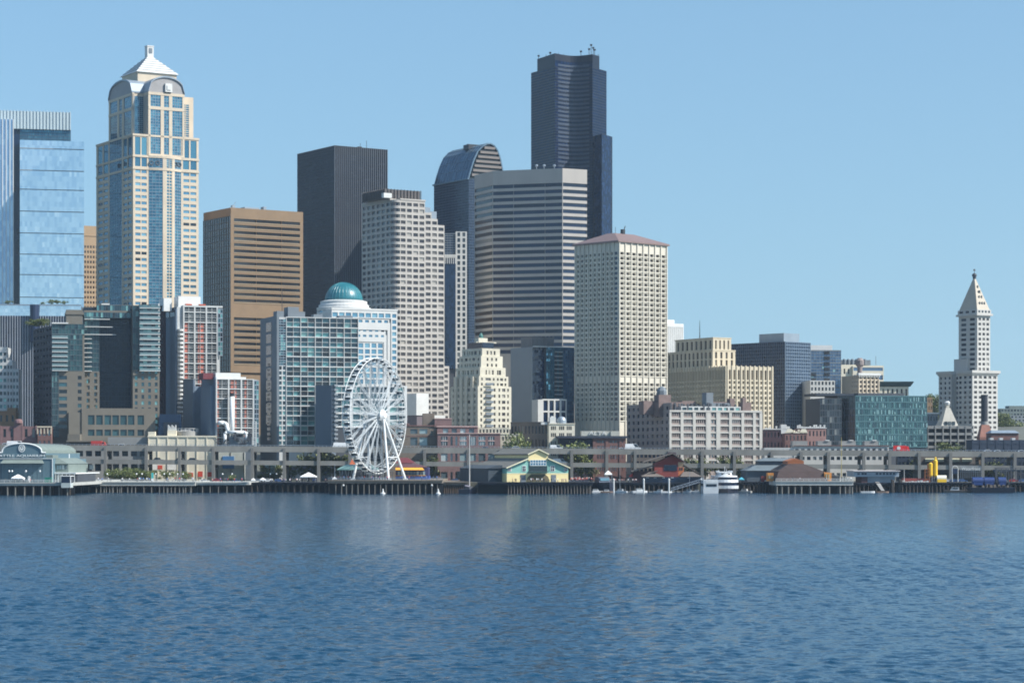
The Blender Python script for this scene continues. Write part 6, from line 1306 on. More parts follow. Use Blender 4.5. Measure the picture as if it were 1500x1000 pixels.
m.tube(c0, c1, 1.5, n=18); m.tube(c0+wax*.4, c0-wax*.9, 2.6, 1.2, n=20); m.tube(c1-wax*.4, c1+wax*.9, 2.6, 1.2, n=20); m.build('hub', whm, t)
m = MB(); [m.tube(wp_(0, 0, -3.4)+wd*(2.2*cos(2*pi*i/12))+Vector((0, 0, 2.2*sin(2*pi*i/12))), wp_(0, 0, -3.4)+wd*(5.2*cos(2*pi*i/12))+Vector((0, 0, 5.2*sin(2*pi*i/12))), .14, n=4) for i in range(12)]; m.build('hub_stay', whm, t)
for o in (-1, 1):
    for s_ in (-1, 1):
        m = MB(); top = Vector((0, 0, hz))+wax*(o*4.0); ft = wd*(s_*7.4)+wax*(10.6 if o > 0 else -6.5); m.tube(ft, top, .55, .42, n=10); m.box(ft.x-1, ft.x+1, ft.y-1, ft.y+1, -.5, .5); m.build('support_leg', whm, t)
    m = MB(); oo = (10.6 if o > 0 else -6.5)*.65+o*4*.35; m.tube(wd*(-4.8)+wax*oo+Vector((0, 0, hz*.35)), wd*4.8+wax*oo+Vector((0, 0, hz*.35)), .22, n=6); m.build('cross_brace', whm, t)
g = MB(); g.hull([(-.75, -.75, -.9), (.75, -.75, -.9), (.75, .75, -.9), (-.75, .75, -.9)], [(-1.05, -1.05, -.35), (1.05, -1.05, -.35), (1.05, 1.05, -.35), (-1.05, 1.05, -.35)]); g.hull([(-1.0, -1.0, .75), (1.0, -1.0, .75), (1.0, 1.0, .75), (-1.0, 1.0, .75)], [(-.55, -.55, 1.15), (.55, -.55, 1.15), (.55, .55, 1.15), (-.55, .55, 1.15)]); gm_ = g.mesh('gondola', whm)
g = MB(); g.box(-.98, .98, -.98, .98, -.345, .745); gw_ = g.mesh('gondola_window', g_dark)
for i in range(n):
    c = wp_(R-.6, 2*pi*i/n, 0)-Vector((0, 0, .5)); o = bpy.data.objects.new('gondola', gm_); C.objects.link(o); o.parent = t; o.location = c; o.rotation_euler = (0, 0, pi/2-th)
    q = bpy.data.objects.new('gondola_window', gw_); C.objects.link(q); q.parent = o
m = MB(); [m.tube(wp_(R, 2*pi*i/n, -1.7), wp_(R-.4, 2*pi*i/n, 0), .1, n=4).tube(wp_(R, 2*pi*i/n, 1.7), wp_(R-.4, 2*pi*i/n, 0), .1, n=4) for i in range(n)]; m.build('gondola_arms', whs, t)
# boarding hall and pavilions on the wheel pier
PY = 1006.0
t = thing('pavilion', 'low glass pavilion with a wide sea green roof under the big wheel', 'pavilion', (X(520, 1030), 1030, Z(703, 1030))); k = 1030/F; zz = lambda y: (703-y)*k
m = MB(); m.hull([(-25*k, -7, zz(687)), (34*k, -7, zz(687)), (34*k, 12, zz(687)), (-25*k, 12, zz(687))], [(-14*k, 0, zz(680)), (22*k, 0, zz(680)), (22*k, 6, zz(680)), (-14*k, 6, zz(680))]); m.box(-25*k, 34*k, -7, 12, zz(687)-.4, zz(687)-.01); m.build('roof', mat('sea green roof', K(110, 144, 138), .6, .1, .3), t)
m = MB(); m.box(-20*k, 30*k, -4, 10, 0, zz(687)-.5); m.build('glass_wall', g_dark, t); m = MB(); [m.tube((i*k, -5.5, 0), ((i+2.5)*k, -6, zz(687)-.4), .14, n=5).tube((i*k, -5.5, 0), ((i-2.5)*k, -6, zz(687)-.4), .14, n=5) for i in range(-19, 31, 9)]; m.build('strut', alum, t)
m = MB(); m.hull([(-9*k, 2, zz(681)), (1*k, 2, zz(681)), (1*k, 5, zz(681)), (-9*k, 5, zz(681))], [(-5*k, 3, zz(672)), (-4*k, 3, zz(672)), (-4*k, 4, zz(672)), (-5*k, 4, zz(672))]); m.build('orange_peak', mat('orange roof', K(190, 100, 64), .8), t)
t = thing('boarding_platform', 'dark steel boarding platform with ramps under the lowest wheel cabins', 'platform', (wc.x, wc.y, zd)); m = MB()
for sx in (-1, 1):
    for i in range(-4, 5): p = wd*(i*2.2)+wax*(sx*3.6); m.tube(p, p+Vector((0, 0, 3.6)), .13, n=5)
    a, e = wd*-9+wax*(sx*3.6), wd*9+wax*(sx*3.6); [m.tube(a+Vector((0, 0, h)), e+Vector((0, 0, h)), .12, n=4) for h in (1.2, 2.2, 3.6)]
m.build('frame', dgrey, t); m = MB(); a, e = wd*-8, wd*8; s_ = wax*3.4; m.hull([a-s_, e-s_, e+s_, a+s_], [v+Vector((0, 0, .7)) for v in (a-s_, e-s_, e+s_, a+s_)]); m.build('deck', greyb, t)
m = MB(); p = wax*-7+wd*-2; m.box(p.x-1.4, p.x+1.4, p.y-1.4, p.y+1.4, .02, 4.4); m.build('control_cabin', dgrey, t)
t = thing('striped_arcade', 'pier arcade with a plum roof, orange awning and blue yellow base beside the big wheel', 'arcade', (X(607, 1020), 1020, Z(703, 1020))); k = 1020/F; zz = lambda y: (703-y)*k
m = MB(); m.hull([(-27*k, -3, zz(684)), (18*k, -3, zz(684)), (18*k, 14, zz(684)), (-27*k, 14, zz(684))], [(-22*k, 3, zz(679)), (3*k, 3, zz(679)), (3*k, 9, zz(679)), (-22*k, 9, zz(679))]); m.build('roof', mat('plum roof', K(104, 54, 60), .8, .1, .3), t)
m = MB(); m.hull([(-27*k, -4.2, zz(688)), (15*k, -4.2, zz(688)), (15*k, -2, zz(688)), (-27*k, -2, zz(688))], [(-27*k, -3, zz(684.5)), (12*k, -3, zz(684.5)), (12*k, -2.2, zz(684.5)), (-27*k, -2.2, zz(684.5))]); m.build('awning', mat('orange yellow awning', K(232, 166, 58), .7, .05, .4), t)
m = MB(); m.box(-27*k, 21*k, -1.9, 13, zz(697), zz(684)-.02); m.build('wall', mat('indigo wall', K(58, 58, 98), .8), t); m = MB(); m.box(-27*k, 17*k, -2.6, -1.95, zz(696.5), zz(695.8)); m.build('yellow_band', MATS['orange yellow awning'], t); m = MB(); m.box(-27*k, 22*k, -2.4, 13, 0, zz(697)-.01); m.build('blue_base', mat('royal blue', K(52, 82, 160), .7, .1, .4), t)
m = MB(); [m.box((-24+i*4.6)*k, (-21+i*4.6)*k, -2.1, -1.92, zz(695.6), zz(690)) for i in range(9)]; m.build('window', g_shop, t)
t = thing('red_stall', 'small stall with a maroon roof behind the orange awning of the arcade', 'stall', (X(594, 1045), 1045, 4)); m = MB(); m.box(-3, 3, -2, 2, 0, Z(678, 1045)-4); m.build('wall', greyb, t); m = MB(); m.hull([(-4.5, -3, Z(678, 1045)-4), (4.5, -3, Z(678, 1045)-4), (4.5, 3, Z(678, 1045)-4), (-4.5, 3, Z(678, 1045)-4)], [(-2, -.5, Z(670, 1045)-4), (1, -.5, Z(670, 1045)-4), (1, .5, Z(670, 1045)-4), (-2, .5, Z(670, 1045)-4)]); m.build('roof', MATS['maroon panel'], t)
# ---------------------------------------------------------------- yellow and green pier building
BY = 984.0; t = thing('pier_restaurant', 'yellow and sea green gabled pier building with white windows and a central balcony', 'restaurant', (X(788, BY), BY, Z(706.5, BY)), radians(14)); k = BY/F
bx = lambda p: (p-788)*k; bz = lambda y: (706.5-y)*k
yel = mat('yellow siding', K(250, 220, 132), .75, .05, .3); sgr = mat('sea green siding', K(136, 190, 176), .75, .06, .3); brs = mat('pier roof shingle', K(112, 110, 100), .9, .12, .3)
m = MB(); A = [(741, 693), (741, 684.5), (773, 672), (803, 672), (834, 684.5), (834, 693)]; m.hull([(bx(p), 0, bz(y)) for p, y in A], [(bx(p), 62, bz(y)) for p, y in A]); m.build('green_wall', sgr, t)
m = MB(); m.box(bx(741), bx(834), -.05, 62, 0, bz(693)-.01); m.build('yellow_base', yel, t)
m = MB(); A = [(773.5, 675), (773.5, 665), (788.5, 659), (802.5, 665), (802.5, 675)]; m.hull([(bx(p), -.3, bz(y)) for p, y in A], [(bx(p), 60, bz(y)) for p, y in A]); m.build('raised_gable', yel, t)
m = MB()
for a, e in (((739.5, 685.5), (774, 671.4)), ((802, 671.4), (836, 685.5)), ((772, 665.6), (788.5, 658.4)), ((788.5, 658.4), (804, 665.6))): m.hull([(bx(a[0]), -.9, bz(a[1])-.1), (bx(e[0]), -.9, bz(e[1])-.1), (bx(e[0]), 63, bz(e[1])-.1), (bx(a[0]), 63, bz(a[1])-.1)], [(bx(a[0]), -.9, bz(a[1])+.3), (bx(e[0]), -.9, bz(e[1])+.3), (bx(e[0]), 63, bz(e[1])+.3), (bx(a[0]), 63, bz(a[1])+.3)])
m.build('roof', brs, t)
m = MB()
for a, e in (((739.5, 685.5), (774, 671.4)), ((802, 671.4), (836, 685.5)), ((772, 665.6), (788.5, 658.4)), ((788.5, 658.4), (804, 665.6))): m.tube((bx(a[0]), -1.0, bz(a[1])+.1), (bx(e[0]), -1.0, bz(e[1])+.1), .28, n=4)
m.box(bx(741), bx(834), -.12, -.06, bz(693.4), bz(692.6)); m.build('cream_trim', mat('pale yellow trim', K(240, 226, 170), .7), t)
for p0, p1, ya, yb in ((742.5, 748, 690, 684), (764.5, 770, 690, 681.5), (807, 813.5, 690, 681.5), (827.5, 832.5, 690, 684)):
    m = MB(); m.box(bx(p0), bx(p1), -.16, -.02, bz(ya), bz(yb)); f = m.build('window', trim_w, t); m = MB(); q = (p1-p0)*.2; mid = (p0+p1)/2; ym = (ya+yb)/2
    for a, e in ((p0+q*.7, mid-q*.3), (mid+q*.3, p1-q*.7)):
        for c, d in ((ya-.7, ym+.3), (ym-.3, yb+.7)): m.box(bx(a), bx(e), -.22, -.17, bz(c), bz(d))
    m.build('pane', g_dark, f)
m = MB(); m.box(bx(776), bx(800), -.4, -.02, bz(681.5), bz(673.5)); w_ = m.build('large_window', g_lite, t); m = MB(); [m.box(bx(776+i*4)-.08, bx(776+i*4)+.08, -.5, -.41, bz(681.5), bz(673.5)) for i in range(7)]; [m.box(bx(776), bx(800), -.52, -.42, bz(y)-.08, bz(y)+.08) for y in (681.5, 677.5, 673.5)]; m.build('frame', trim_w, w_)
m = MB(); m.box(bx(773), bx(803), -2.2, -.06, bz(691), bz(690)); [m.box(bx(773+i*1.5)-.05, bx(773+i*1.5)+.05, -2.2, -2.1, bz(690), bz(683)) for i in range(21)]; m.box(bx(773), bx(803), -2.25, -2.1, bz(683.2), bz(682.6)); m.build('balcony', mat('dark balcony', K(64, 88, 88), .7), t); m = MB(); m.box(bx(774), bx(802), -.1, -.03, bz(690), bz(682)); m.build('balcony_door', g_dark, t)
m = MB(); A = [(770, 704.5), (773, 698), (778, 694), (798, 694), (803, 698), (806, 704.5)]; m.hull([(bx(p), -.3, bz(y)) for p, y in A], [(bx(p), -.08, bz(y)) for p, y in A]); m.build('brown_entry_arch', mat('olive brown', K(110, 96, 60), .85), t)
for p0, p1 in ((761.5, 769.5), (808, 815.5)): m = MB(); m.box(bx(p0), bx(p1), -.2, -.07, 0, bz(695)); m.build('door', greyb, t)
m = MB(); m.box(bx(720), bx(741)-.03, 8, 62, 0, bz(686)); m.hull([(bx(718), 7.5, bz(686)), (bx(741)-.03, 7.5, bz(686)), (bx(741)-.03, 62, bz(686)), (bx(718), 62, bz(686))], [(bx(735), 7.5, bz(681)), (bx(741)-.03, 7.5, bz(681)), (bx(741)-.03, 62, bz(681)), (bx(735), 62, bz(681))]); m.build('dark_side_hall', mat('slate shed', K(62, 72, 80), .8, .1, .3), t)
# ---------------------------------------------------------------- brown roofed restaurant
BY = 1044.0; t = thing('brown_restaurant', 'brown shingle roofed restaurant with a red wall, a side painted sunlit orange and small cupola', 'restaurant', (X(975, BY), BY, Z(706.5, BY))); k = BY/F; bx = lambda p: (p-975)*k; bz = lambda y: (706.5-y)*k
shb = mat('brown shingle', K(112, 98, 86), .9, .14, .4); rdw = mat('barn red', K(142, 66, 58), .85, .12, .3)
m = MB(); m.box(bx(958), bx(993), -3, 12, 0, bz(684)); A = [(958, 684), (958, 679), (984, 666.5), (993.5, 671), (1001, 676), (1001, 684)]; m.hull([(bx(p), 0, bz(y)) for p, y in A], [(bx(p), 12, bz(y)) for p, y in A]); m.build('wall', rdw, t)
m = MB(); m.box(bx(993), bx(1001), -2.9, 11.9, 0, bz(684)); m.build('sun_painted_side', mat('orange siding', K(206, 122, 74), .8, .1, .3), t)  # sunlight on this side is put into its orange colour
m = MB(); [m.box(bx(p), bx(p+1.8), -3.05, -2.92, bz(688.5), bz(684.5)) for p in (994.3, 997.6)]; m.build('side_window', g_dark, t); m = MB(); m.box(bx(993.4), bx(1000.6), -.2, -.02, bz(690)+.0, bz(676.5)); m.build('cream_frame', mat('cream frame', K(214, 186, 130), .8), t)
m = MB(); m.box(bx(972), bx(991), -3.2, -3.02, bz(689), bz(680.5)); m.build('glazed_front', g_navy, t)
def slab(a, e, y0, y1, th_=.35):
    m.hull([(bx(a[0]), y0, bz(a[1])), (bx(e[0]), y0, bz(e[1])), (bx(e[0]), y1, bz(e[1])), (bx(a[0]), y1, bz(a[1]))], [(bx(a[0]), y0, bz(a[1])+th_), (bx(e[0]), y0, bz(e[1])+th_), (bx(e[0]), y1, bz(e[1])+th_), (bx(a[0]), y1, bz(a[1])+th_)])
m = MB(); slab((942, 677.5), (985, 664.5), -3.5, 12); slab((985, 664.5), (1003, 677), -3.5, 12); slab((925, 691), (960, 682), -2, 12); slab((938, 697), (962, 690), -7, -3.1); slab((1001, 681), (1024, 694), -2, 12)
m.hull([(bx(938), -9, bz(697.5)), (bx(972), -9, bz(697.5)), (bx(972), -3.1, bz(697.5)), (bx(938), -3.1, bz(697.5))], [(bx(950), -5, bz(691)), (bx(956), -5, bz(691)), (bx(956), -3.2, bz(691)), (bx(950), -3.2, bz(691))]); m.hull([(bx(994), -9, bz(697.5)), (bx(1026), -9, bz(697.5)), (bx(1026), -3.1, bz(697.5)), (bx(994), -3.1, bz(697.5))], [(bx(1000), -5, bz(690.5)), (bx(1014), -5, bz(690.5)), (bx(1014), -3.2, bz(690.5)), (bx(1000), -3.2, bz(690.5))]); m.build('shingle_roof', shb, t)
m = MB(); m.box(bx(927), bx(957.8), 0, 11.8, 0, bz(690)); m.box(bx(1001.2), bx(1022), 0, 11.8, 0, bz(693)); m.build('side_wing', mat('dark maroon', K(92, 54, 56), .85, .12, .3), t); m = MB(); m.box(bx(939), bx(1025), -8, -3.2, 0, bz(698)); m.build('lower_glazing', g_navy, t)
m = MB(); m.box(bx(979), bx(991), 3, 7, bz(668), bz(662)); m.build('cupola', mat('plum cupola', K(88, 72, 82), .8), t); m = MB(); [m.box(bx(p), bx(p+4), -8.4, -8.05, bz(699.5), bz(698.6)) for p in (945, 956, 968, 981, 1005)]; m.build('pale_awning', ledge, t)
# ---------------------------------------------------------------- brown shed and dark sheds
BY = 990.0; t = thing('brown_roofed_shed', 'big brown hip roofed pier shed with orange corner walls and an orange roof monitor', 'shed', (X(1172, BY), BY, Z(705, BY))); k = BY/F; bx = lambda p: (p-1172)*k; bz = lambda y: (705-y)*k
m = MB(); m.hull([(bx(1136), -.6, bz(704)), (bx(1212), -.6, bz(704)), (bx(1212), 50, bz(704)), (bx(1136), 50, bz(704))], [(bx(1143), 6, bz(690)), (bx(1209), 6, bz(690)), (bx(1209), 44, bz(690)), (bx(1143), 44, bz(690))]); m.hull([(bx(1143), 6, bz(690)+.01), (bx(1209), 6, bz(690)+.01), (bx(1209), 44, bz(690)+.01), (bx(1143), 44, bz(690)+.01)], [(bx(1161), 14, bz(679)), (bx(1183), 14, bz(679)), (bx(1183), 36, bz(679)), (bx(1161), 36, bz(679))]); m.build('brown_roof', mat('red brown shingle', K(72, 50, 44), .95, .2, .35), t)
ors = mat('orange shed wall', K(206, 134, 58), .8, .16, .4)
m = MB(); m.box(bx(1127.5), bx(1136.5), 8, 14, 0, bz(692.5)); m.build('corner_wall', ors, t); m = MB(); m.box(bx(1208.5), bx(1219), 2, 30, 0, bz(692)); m.build('corner_wall', ors, t)
m = MB(); A = [(1160, 680), (1160, 675), (1172, 671), (1184, 675), (1184, 680)]; m.hull([(bx(p), 15, bz(y)) for p, y in A], [(bx(p), 34, bz(y)) for p, y in A]); m.build('roof_monitor', mat('rust orange siding', K(160, 96, 58), .85, .14, .4), t)
m = MB(); [m.box(bx(p), bx(p+2.5), 7.85, 7.98, bz(701), bz(696)) for p in (1129, 1133)]; [m.box(bx(p), bx(p+1.8), 1.85, 1.98, bz(702), bz(694)) for p in (1210.5, 1214)]; m.build('window', mat('dusty window', K(150, 146, 110), .4), t)
m = MB(); m.box(bx(1219)+.02, bx(1232), 4, 40, 0, bz(697)); m.hull([(bx(1219)+.02, 3.5, bz(697)), (bx(1233), 3.5, bz(699)), (bx(1233), 40, bz(699)), (bx(1219)+.02, 40, bz(697))], [(bx(1219)+.02, 3.5, bz(692)), (bx(1224), 3.5, bz(695)), (bx(1224), 40, bz(695)), (bx(1219)+.02, 40, bz(692))]); m.build('lean_to', dgrey, t)
m = MB(); [m.box(bx(p), bx(p+3), 3, 6, .01, random.uniform(1.5, 3.4)) for p in (1235, 1239, 1243)]; m.build('deck_crates', mat('crate grey', K(150, 150, 142), .8), t)
BY = 1030.0; t = thing('dark_shed', 'wide dark blue grey double roofed pier shed behind the brown hip roof', 'shed', (X(1130, BY), BY, Z(706, BY))); k = BY/F; bx = lambda p: (p-1130)*k; bz = lambda y: (706-y)*k
sl_ = mat('slate metal roof', K(104, 114, 118), .6, .12, .3); 
m = MB(); m.box(bx(1094), bx(1160), 0, 26, 0, bz(689)); m.build('wall', mat('slate shed wall', K(84, 94, 102), .8, .12, .3), t); m = MB(); m.hull([(bx(1092), -1, bz(689)), (bx(1162), -1, bz(689)), (bx(1162), 27, bz(689)), (bx(1092), 27, bz(689))], [(bx(1108), 6, bz(681)), (bx(1162), 6, bz(681)), (bx(1162), 20, bz(681)), (bx(1108), 20, bz(681))]); m.build('lower_roof', sl_, t)
m = MB(); m.box(bx(1113), bx(1164), 7, 19, bz(681), bz(675)); m.build('clerestory', mat('dark clerestory', K(58, 68, 80), .5), t); m = MB(); m.hull([(bx(1111), 6, bz(675)), (bx(1166), 6, bz(675)), (bx(1166), 20, bz(675)), (bx(1111), 20, bz(675))], [(bx(1124), 11, bz(670.5)), (bx(1166), 11, bz(670.5)), (bx(1166), 15, bz(670.5)), (bx(1124), 15, bz(670.5))]); m.build('upper_roof', sl_, t)
m = MB(); m.box(bx(1115), bx(1124), -.2, -.02, 0, bz(697)); m.build('brown_door', rdw, t)
# ---------------------------------------------------------------- fire station
BY = 1024.0; t = thing('fire_station', 'low flat roofed blue grey pier station with a row of dark windows', 'fire station', (X(1284, BY), BY, Z(707, BY))); k = BY/F; bx = lambda p: (p-1284)*k; bz = lambda y: (707-y)*k
m = MB(); m.box(bx(1251), bx(1317), 0, 22, bz(698), bz(690.2)); m.box(bx(1271), bx(1312), 1.5, 22, 0, bz(698)-.01); m.build('wall', mat('pale slate', K(150, 162, 172), .7, .08, .2), t); m = MB(); m.box(bx(1250), bx(1318.5), -1, 23, bz(690.1), bz(688.9)); m.build('flat_roof', mat('pinkish roof edge', K(206, 190, 184), .7), t)
m = MB(); [m.box(bx(p), bx(p+3.4), -.1, -.02, bz(695), bz(692)) for p in (1256, 1262, 1266, 1283, 1288, 1293, 1298, 1303, 1308)]; m.build('window', g_navy, t); m = MB(); m.box(bx(1262), bx(1271), .5, 18, .01, bz(698)-.05); m.build('maroon_bay', MATS['dark maroon'], t); m = MB(); m.hull([(bx(1282), -2, bz(707)), (bx(1288), -2, bz(707)), (bx(1288), 1.4, bz(705)), (bx(1282), 1.4, bz(705))], [(bx(1286), -9, bz(718)), (bx(1291), -9, bz(718)), (bx(1291), -8.8, bz(717.5)), (bx(1286), -8.8, bz(717.5))]); m.build('gangway', grey, t)
m = MB(); [m.tube((bx(p), -3, -7), (bx(p), -3, h), .55, n=8) for p, h in ((1305, 1.5), (1306.8, 1.2), (1316, 1.7), (1317.6, 1.3))]; m.build('mooring_piles', pilem2, t)
# ---------------------------------------------------------------- yellow silos and works yard
yl = mat('bright yellow', K(242, 196, 44), .45, .06, .3); SY = 1036.0
for px, yt, lab in ((1363.3, 679, 'shorter of two bright yellow silos on the pier'), (1370.2, 674.5, 'taller of two bright yellow silos on the pier, with a pipe on top')):
    t = thing('silo', lab, 'silo', (X(px, SY), SY, Z(706, SY))); k = SY/F; h = (706-yt)*k; r = 3.2*k
    m = MB(); m.lathe(0, 0, [(.3, 7*k), (r, 10*k), (r, h), (r*.5, h+.5), (.1, h+.6)], 18); m.build('shell', yl, t, smooth=False); m = MB(); [m.tube((r*.8*cos(q), r*.8*sin(q), 0), (r*.8*cos(q), r*.8*sin(q), 10*k), .12, n=5) for q in (.8, 2.4, 3.9, 5.5)]; m.build('leg', alum, t)
    if yt < 676: m = MB(); m.lathe(0, 0, [(.5, h+.5), (.5, h+1.3), (.2, h+1.6)], 10); m.build('top_pipe', yl, t)
    m = MB(); m.box(-r-.5, -r-.05, -.3, .3, 2, h); m.build('ladder', rust, t)
t = thing('mixer_drum', 'white and yellow round tank lying beside the yellow silos', 'tank', (X(1379, SY), SY, Z(706, SY))); m = MB(); m.tube((-2.1, 0, 1.7), (2.1, 0, 1.7), 1.35, n=16); m.build('tank_top', mat('cream white', K(236, 228, 196), .5), t); m = MB(); m.box(-2.0, 2.0, -1.45, 1.45, 0, 1.3); m.build('yellow_cradle', yl, t)
t = thing('brown_tower_shed', 'narrow rusty brown frame tower beside the yellow silos', 'tower', (X(1358, SY), SY, Z(706, SY))); m = MB()
for x in (-1, 1):
    for y in (-1, 1): m.box(x-.1, x+.1, y-.1, y+.1, 0, 5.8)
for z in (1.5, 3, 4.5, 5.8): m.box(-1.1, 1.1, -1.1, 1.1, z-.12, z+.05)
m.build('frame', rust, t); m = MB(); m.box(-.8, .8, -.8, .8, .1, 1.4); m.build('hopper', rdw, t)
t = thing('trellis_sign', 'grey trellis screen carrying white lettering between roadway columns', 'sign', (X(1422, 1072), 1072, 4)); k = 1072/F; z0 = Z(690.5, 1072)-4; z1 = Z(682.5, 1072)-4
m = MB(); w_ = 15*k
for i in range(12): x = -w_+2*w_*i/11; m.box(x-.06, x+.06, 0, .1, z0-3, z1)
for j in range(5): z = z0+(z1-z0)*j/4; m.box(-w_, w_, -.02, .12, z-.06, z+.06)
m.build('trellis', alum, t); words('Waterfront', 1.5, bwhite, t, (0, -.2, z0+.6), width=w_*1.85, depth=.06)
t = thing('arch_sign', 'dark blue board under a pale steel arch on two posts beside the trellis sign', 'sign', (X(1399, 1066), 1066, 4)); m = MB(); q = 4.2*1066/F; zt = Z(686, 1066)-4
[m.tube((x, 0, 0), (x, 0, zt), .2, n=6) for x in (-q, q)]; m.path([(q*cos(a), 0, zt+1.2*sin(a)) for a in [pi*i/8 for i in range(9)]], .16, 5); m.build('arch', ledge, t); m = MB(); m.box(-q*.9, q*.9, -.1, .1, zt-2.4, zt); m.build('board', MATS['navy panel'], t)
# ---------------------------------------------------------------- boats
hullw = mat('boat white', K(206, 208, 208), .4, .06, .4); hulld = mat('boat navy', K(26, 32, 48), .5, .1, .4); hullb = mat('boat brown', K(130, 100, 78), .7, .12, .5)
def hull(m, L, Bm, H, mi=0, flare=.85, bow=.28):
    ring = lambda f, z: [(-L/2, -Bm/2*f, z), (L/2-L*bow, -Bm/2*f, z), (L/2-L*bow*.4, -Bm*.32*f, z+.03*H), (L/2, 0, z+.06*H), (L/2-L*bow*.4, Bm*.32*f, z+.03*H), (L/2-L*bow, Bm/2*f, z), (-L/2, Bm/2*f, z)]
    return m.hull(ring(flare, -.4), ring(1, H), mi)
def motorboat(label, px, Y, L, rz=0, col=hullw, mast=0, cabin=True, name='motor_boat', group=None, cat='boat'):
    t = thing(name, label, cat, (X(px, Y), Y, 0), rz, group); m = MB(); hull(m, L, L*.32, L*.11); m.build('hull', col, t)
    if cabin:
        h = L*.11; m = MB(); m.hull([(-L*.22, -L*.11, h), (L*.2, -L*.11, h), (L*.2, L*.11, h), (-L*.22, L*.11, h)], [(-L*.2, -L*.1, h+L*.13), (L*.1, -L*.1, h+L*.13), (L*.1, L*.1, h+L*.13), (-L*.2, L*.1, h+L*.13)]); m.build('cabin', hullw, t)
        m = MB(); m.box(-L*.17, L*.09, -L*.115, L*.115, h+L*.06, h+L*.11); m.build('window', g_dark, t); m = MB(); m.box(-L*.22, L*.13, -L*.115, L*.115, h+L*.13, h+L*.14); m.build('roof', hullw, t)
    if mast: m = MB(); m.tube((0, 0, L*.1), (0, 0, mast), .1, .05); m.tube((0, 0, L*.22), (-L*.4, 0, L*.2), .08); m.build('mast', alum, t)
    return t
t = thing('tour_boat', 'white double deck tour boat with rounded glass front and dark waterline, facing the bay', 'boat', (X(1061, 1018), 1018, 0), -pi/2); t.scale = (1, 1, .78); k = 1018/F
W2 = 17*k; L2 = 34; m = MB(); hull(m, L2, 2*W2, 2.3, bow=.2, flare=.95); m.build('hull', hulld, t)
def deckring(f, z, L, q=.16): n = 10; return [(-L/2, -W2*f, z)]+[(L/2-L*q+L*q*sin(pi*i/n) if True else 0, -W2*f*cos(pi*i/n), z) for i in range(n+1)]+[(-L/2, W2*f, z)]
m = MB(); m.hull(deckring(1.02, 2.31, 33), deckring(1.02, 4.0, 33)); m.hull(deckring(1.0, 5.7, 33), deckring(1.0, 7.2, 32)); m.hull(deckring(.95, 8.6, 28), deckring(.93, 9.3, 27)); m.build('white_band', hullw, t, smooth=False)
m = MB(); m.hull(deckring(.96, 4.01, 32), deckring(.96, 5.69, 32)); m.hull(deckring(.9, 7.21, 26), deckring(.9, 8.59, 26)); m.build('deck_glazing', g_navy, t)
m = MB(); m.hull(deckring(.6, 9.31, 14), deckring(.55, 11, 13)); m.box(-8, -2, -2.5, 2.5, 9.31, 11.5); m.build('wheelhouse', hullw, t); m = MB(); m.box(3, 6.62, -1.9, 1.9, 9.9, 10.7); m.build('wheelhouse_window', g_dark, t)
m = MB(); [m.tube((x, y, 9), (x, y, h), .12, n=5) for x, y, h in ((2, 0, 14.5), (-6, 1.5, 13), (0, -2.5, 12.6), (4, 2, 12))]; [m.box(x-.5, x+.5, y-.5, y+.5, 11, 12) for x, y in ((-4, 3), (0, 2), (-7, -2), (3, -3), (1, 3), (-2, -3))]; m.build('mast', hullw, t)
m = MB(); [m.tube((x, s_*W2*.98, 6.6), (x, s_*W2*.98, 8.6), .07, n=4) for x in range(-14, 12, 3) for s_ in (-1, 1)]; m.build('stanchion', hullw, t)
t = thing('ferry_boat', 'small white square sterned boat with a dark window row, beside the double deck tour boat', 'boat', (X(1038.5, 1000), 1000, 0), pi/2); k = 1000/F; w_ = 11.3*k; m = MB(); hull(m, 20, 2*w_, 2.0, flare=.95); m.build('hull', hullw, t); m = MB(); m.box(-9.9, 4, -w_*.95, w_*.95, 2.01, 5.6); m.build('cabin', hullw, t); m = MB(); m.box(-10.0, -9.91, -w_*.75, w_*.6, 2.9, 3.9); m.box(-9, 3, -w_*.97, w_*.97, 3, 4.2); m.build('window', g_dark, t); m = MB(); m.box(-9.98, -9.91, -w_*.85, w_*.7, 4.3, 5.4); m.build('name_board', bwhite, t); m = MB(); m.box(-9.95, -9.8, -w_, w_, 1.2, 1.5); m.build('blue_stripe', mat('boat blue', K(70, 110, 170), .5), t)
m = MB(); [m.tube((x, s_*w_*.9, 5.6), (x, s_*w_*.9, 6.7), .06, n=4) for x in range(-9, 5, 2) for s_ in (-1, 1)]; m.box(-9.9, 4, -w_*.92, -w_*.88, 6.65, 6.75); m.box(-9.9, 4, w_*.88, w_*.92, 6.65, 6.75); m.build('rail', alum, t)
t = thing('tall_ship', 'dark hulled sailing boat with one very tall pale mast, beside the low brown dock', 'boat', (X(687, 985), 985, 0), pi/2-.2); m = MB(); hull(m, 19, 5, 1.9); m.build('hull', hulld, t); m = MB(); m.tube((1, 0, 1), (1, 0, Z(636, 985)), .26, .14, n=8); m.build('mast', mat('pale mast', K(206, 200, 190), .5), t); m = MB(); m.hull([(-5, -1.3, 1.9), (3, -1.3, 1.9), (3, 1.3, 1.9), (-5, 1.3, 1.9)], [(-5, -1.1, 2.9), (2, -1.1, 2.9), (2, 1.1, 2.9), (-5, 1.1, 2.9)]); m.build('cabin', dgrey, t); m = MB(); m.tube((1, 0, 3), (-8, 0, 3.4), .35, .25); m.build('furled_sail', mat('grey sail cover', K(128, 126, 140), .9), t)
m = MB(); [m.tube((1, 0, Z(640, 985)), (x, y, 1.9), .03, n=3) for x, y in ((9, 0), (-9, 0), (1, 2.4), (1, -2.4))]; m.build('rigging', dark, t)
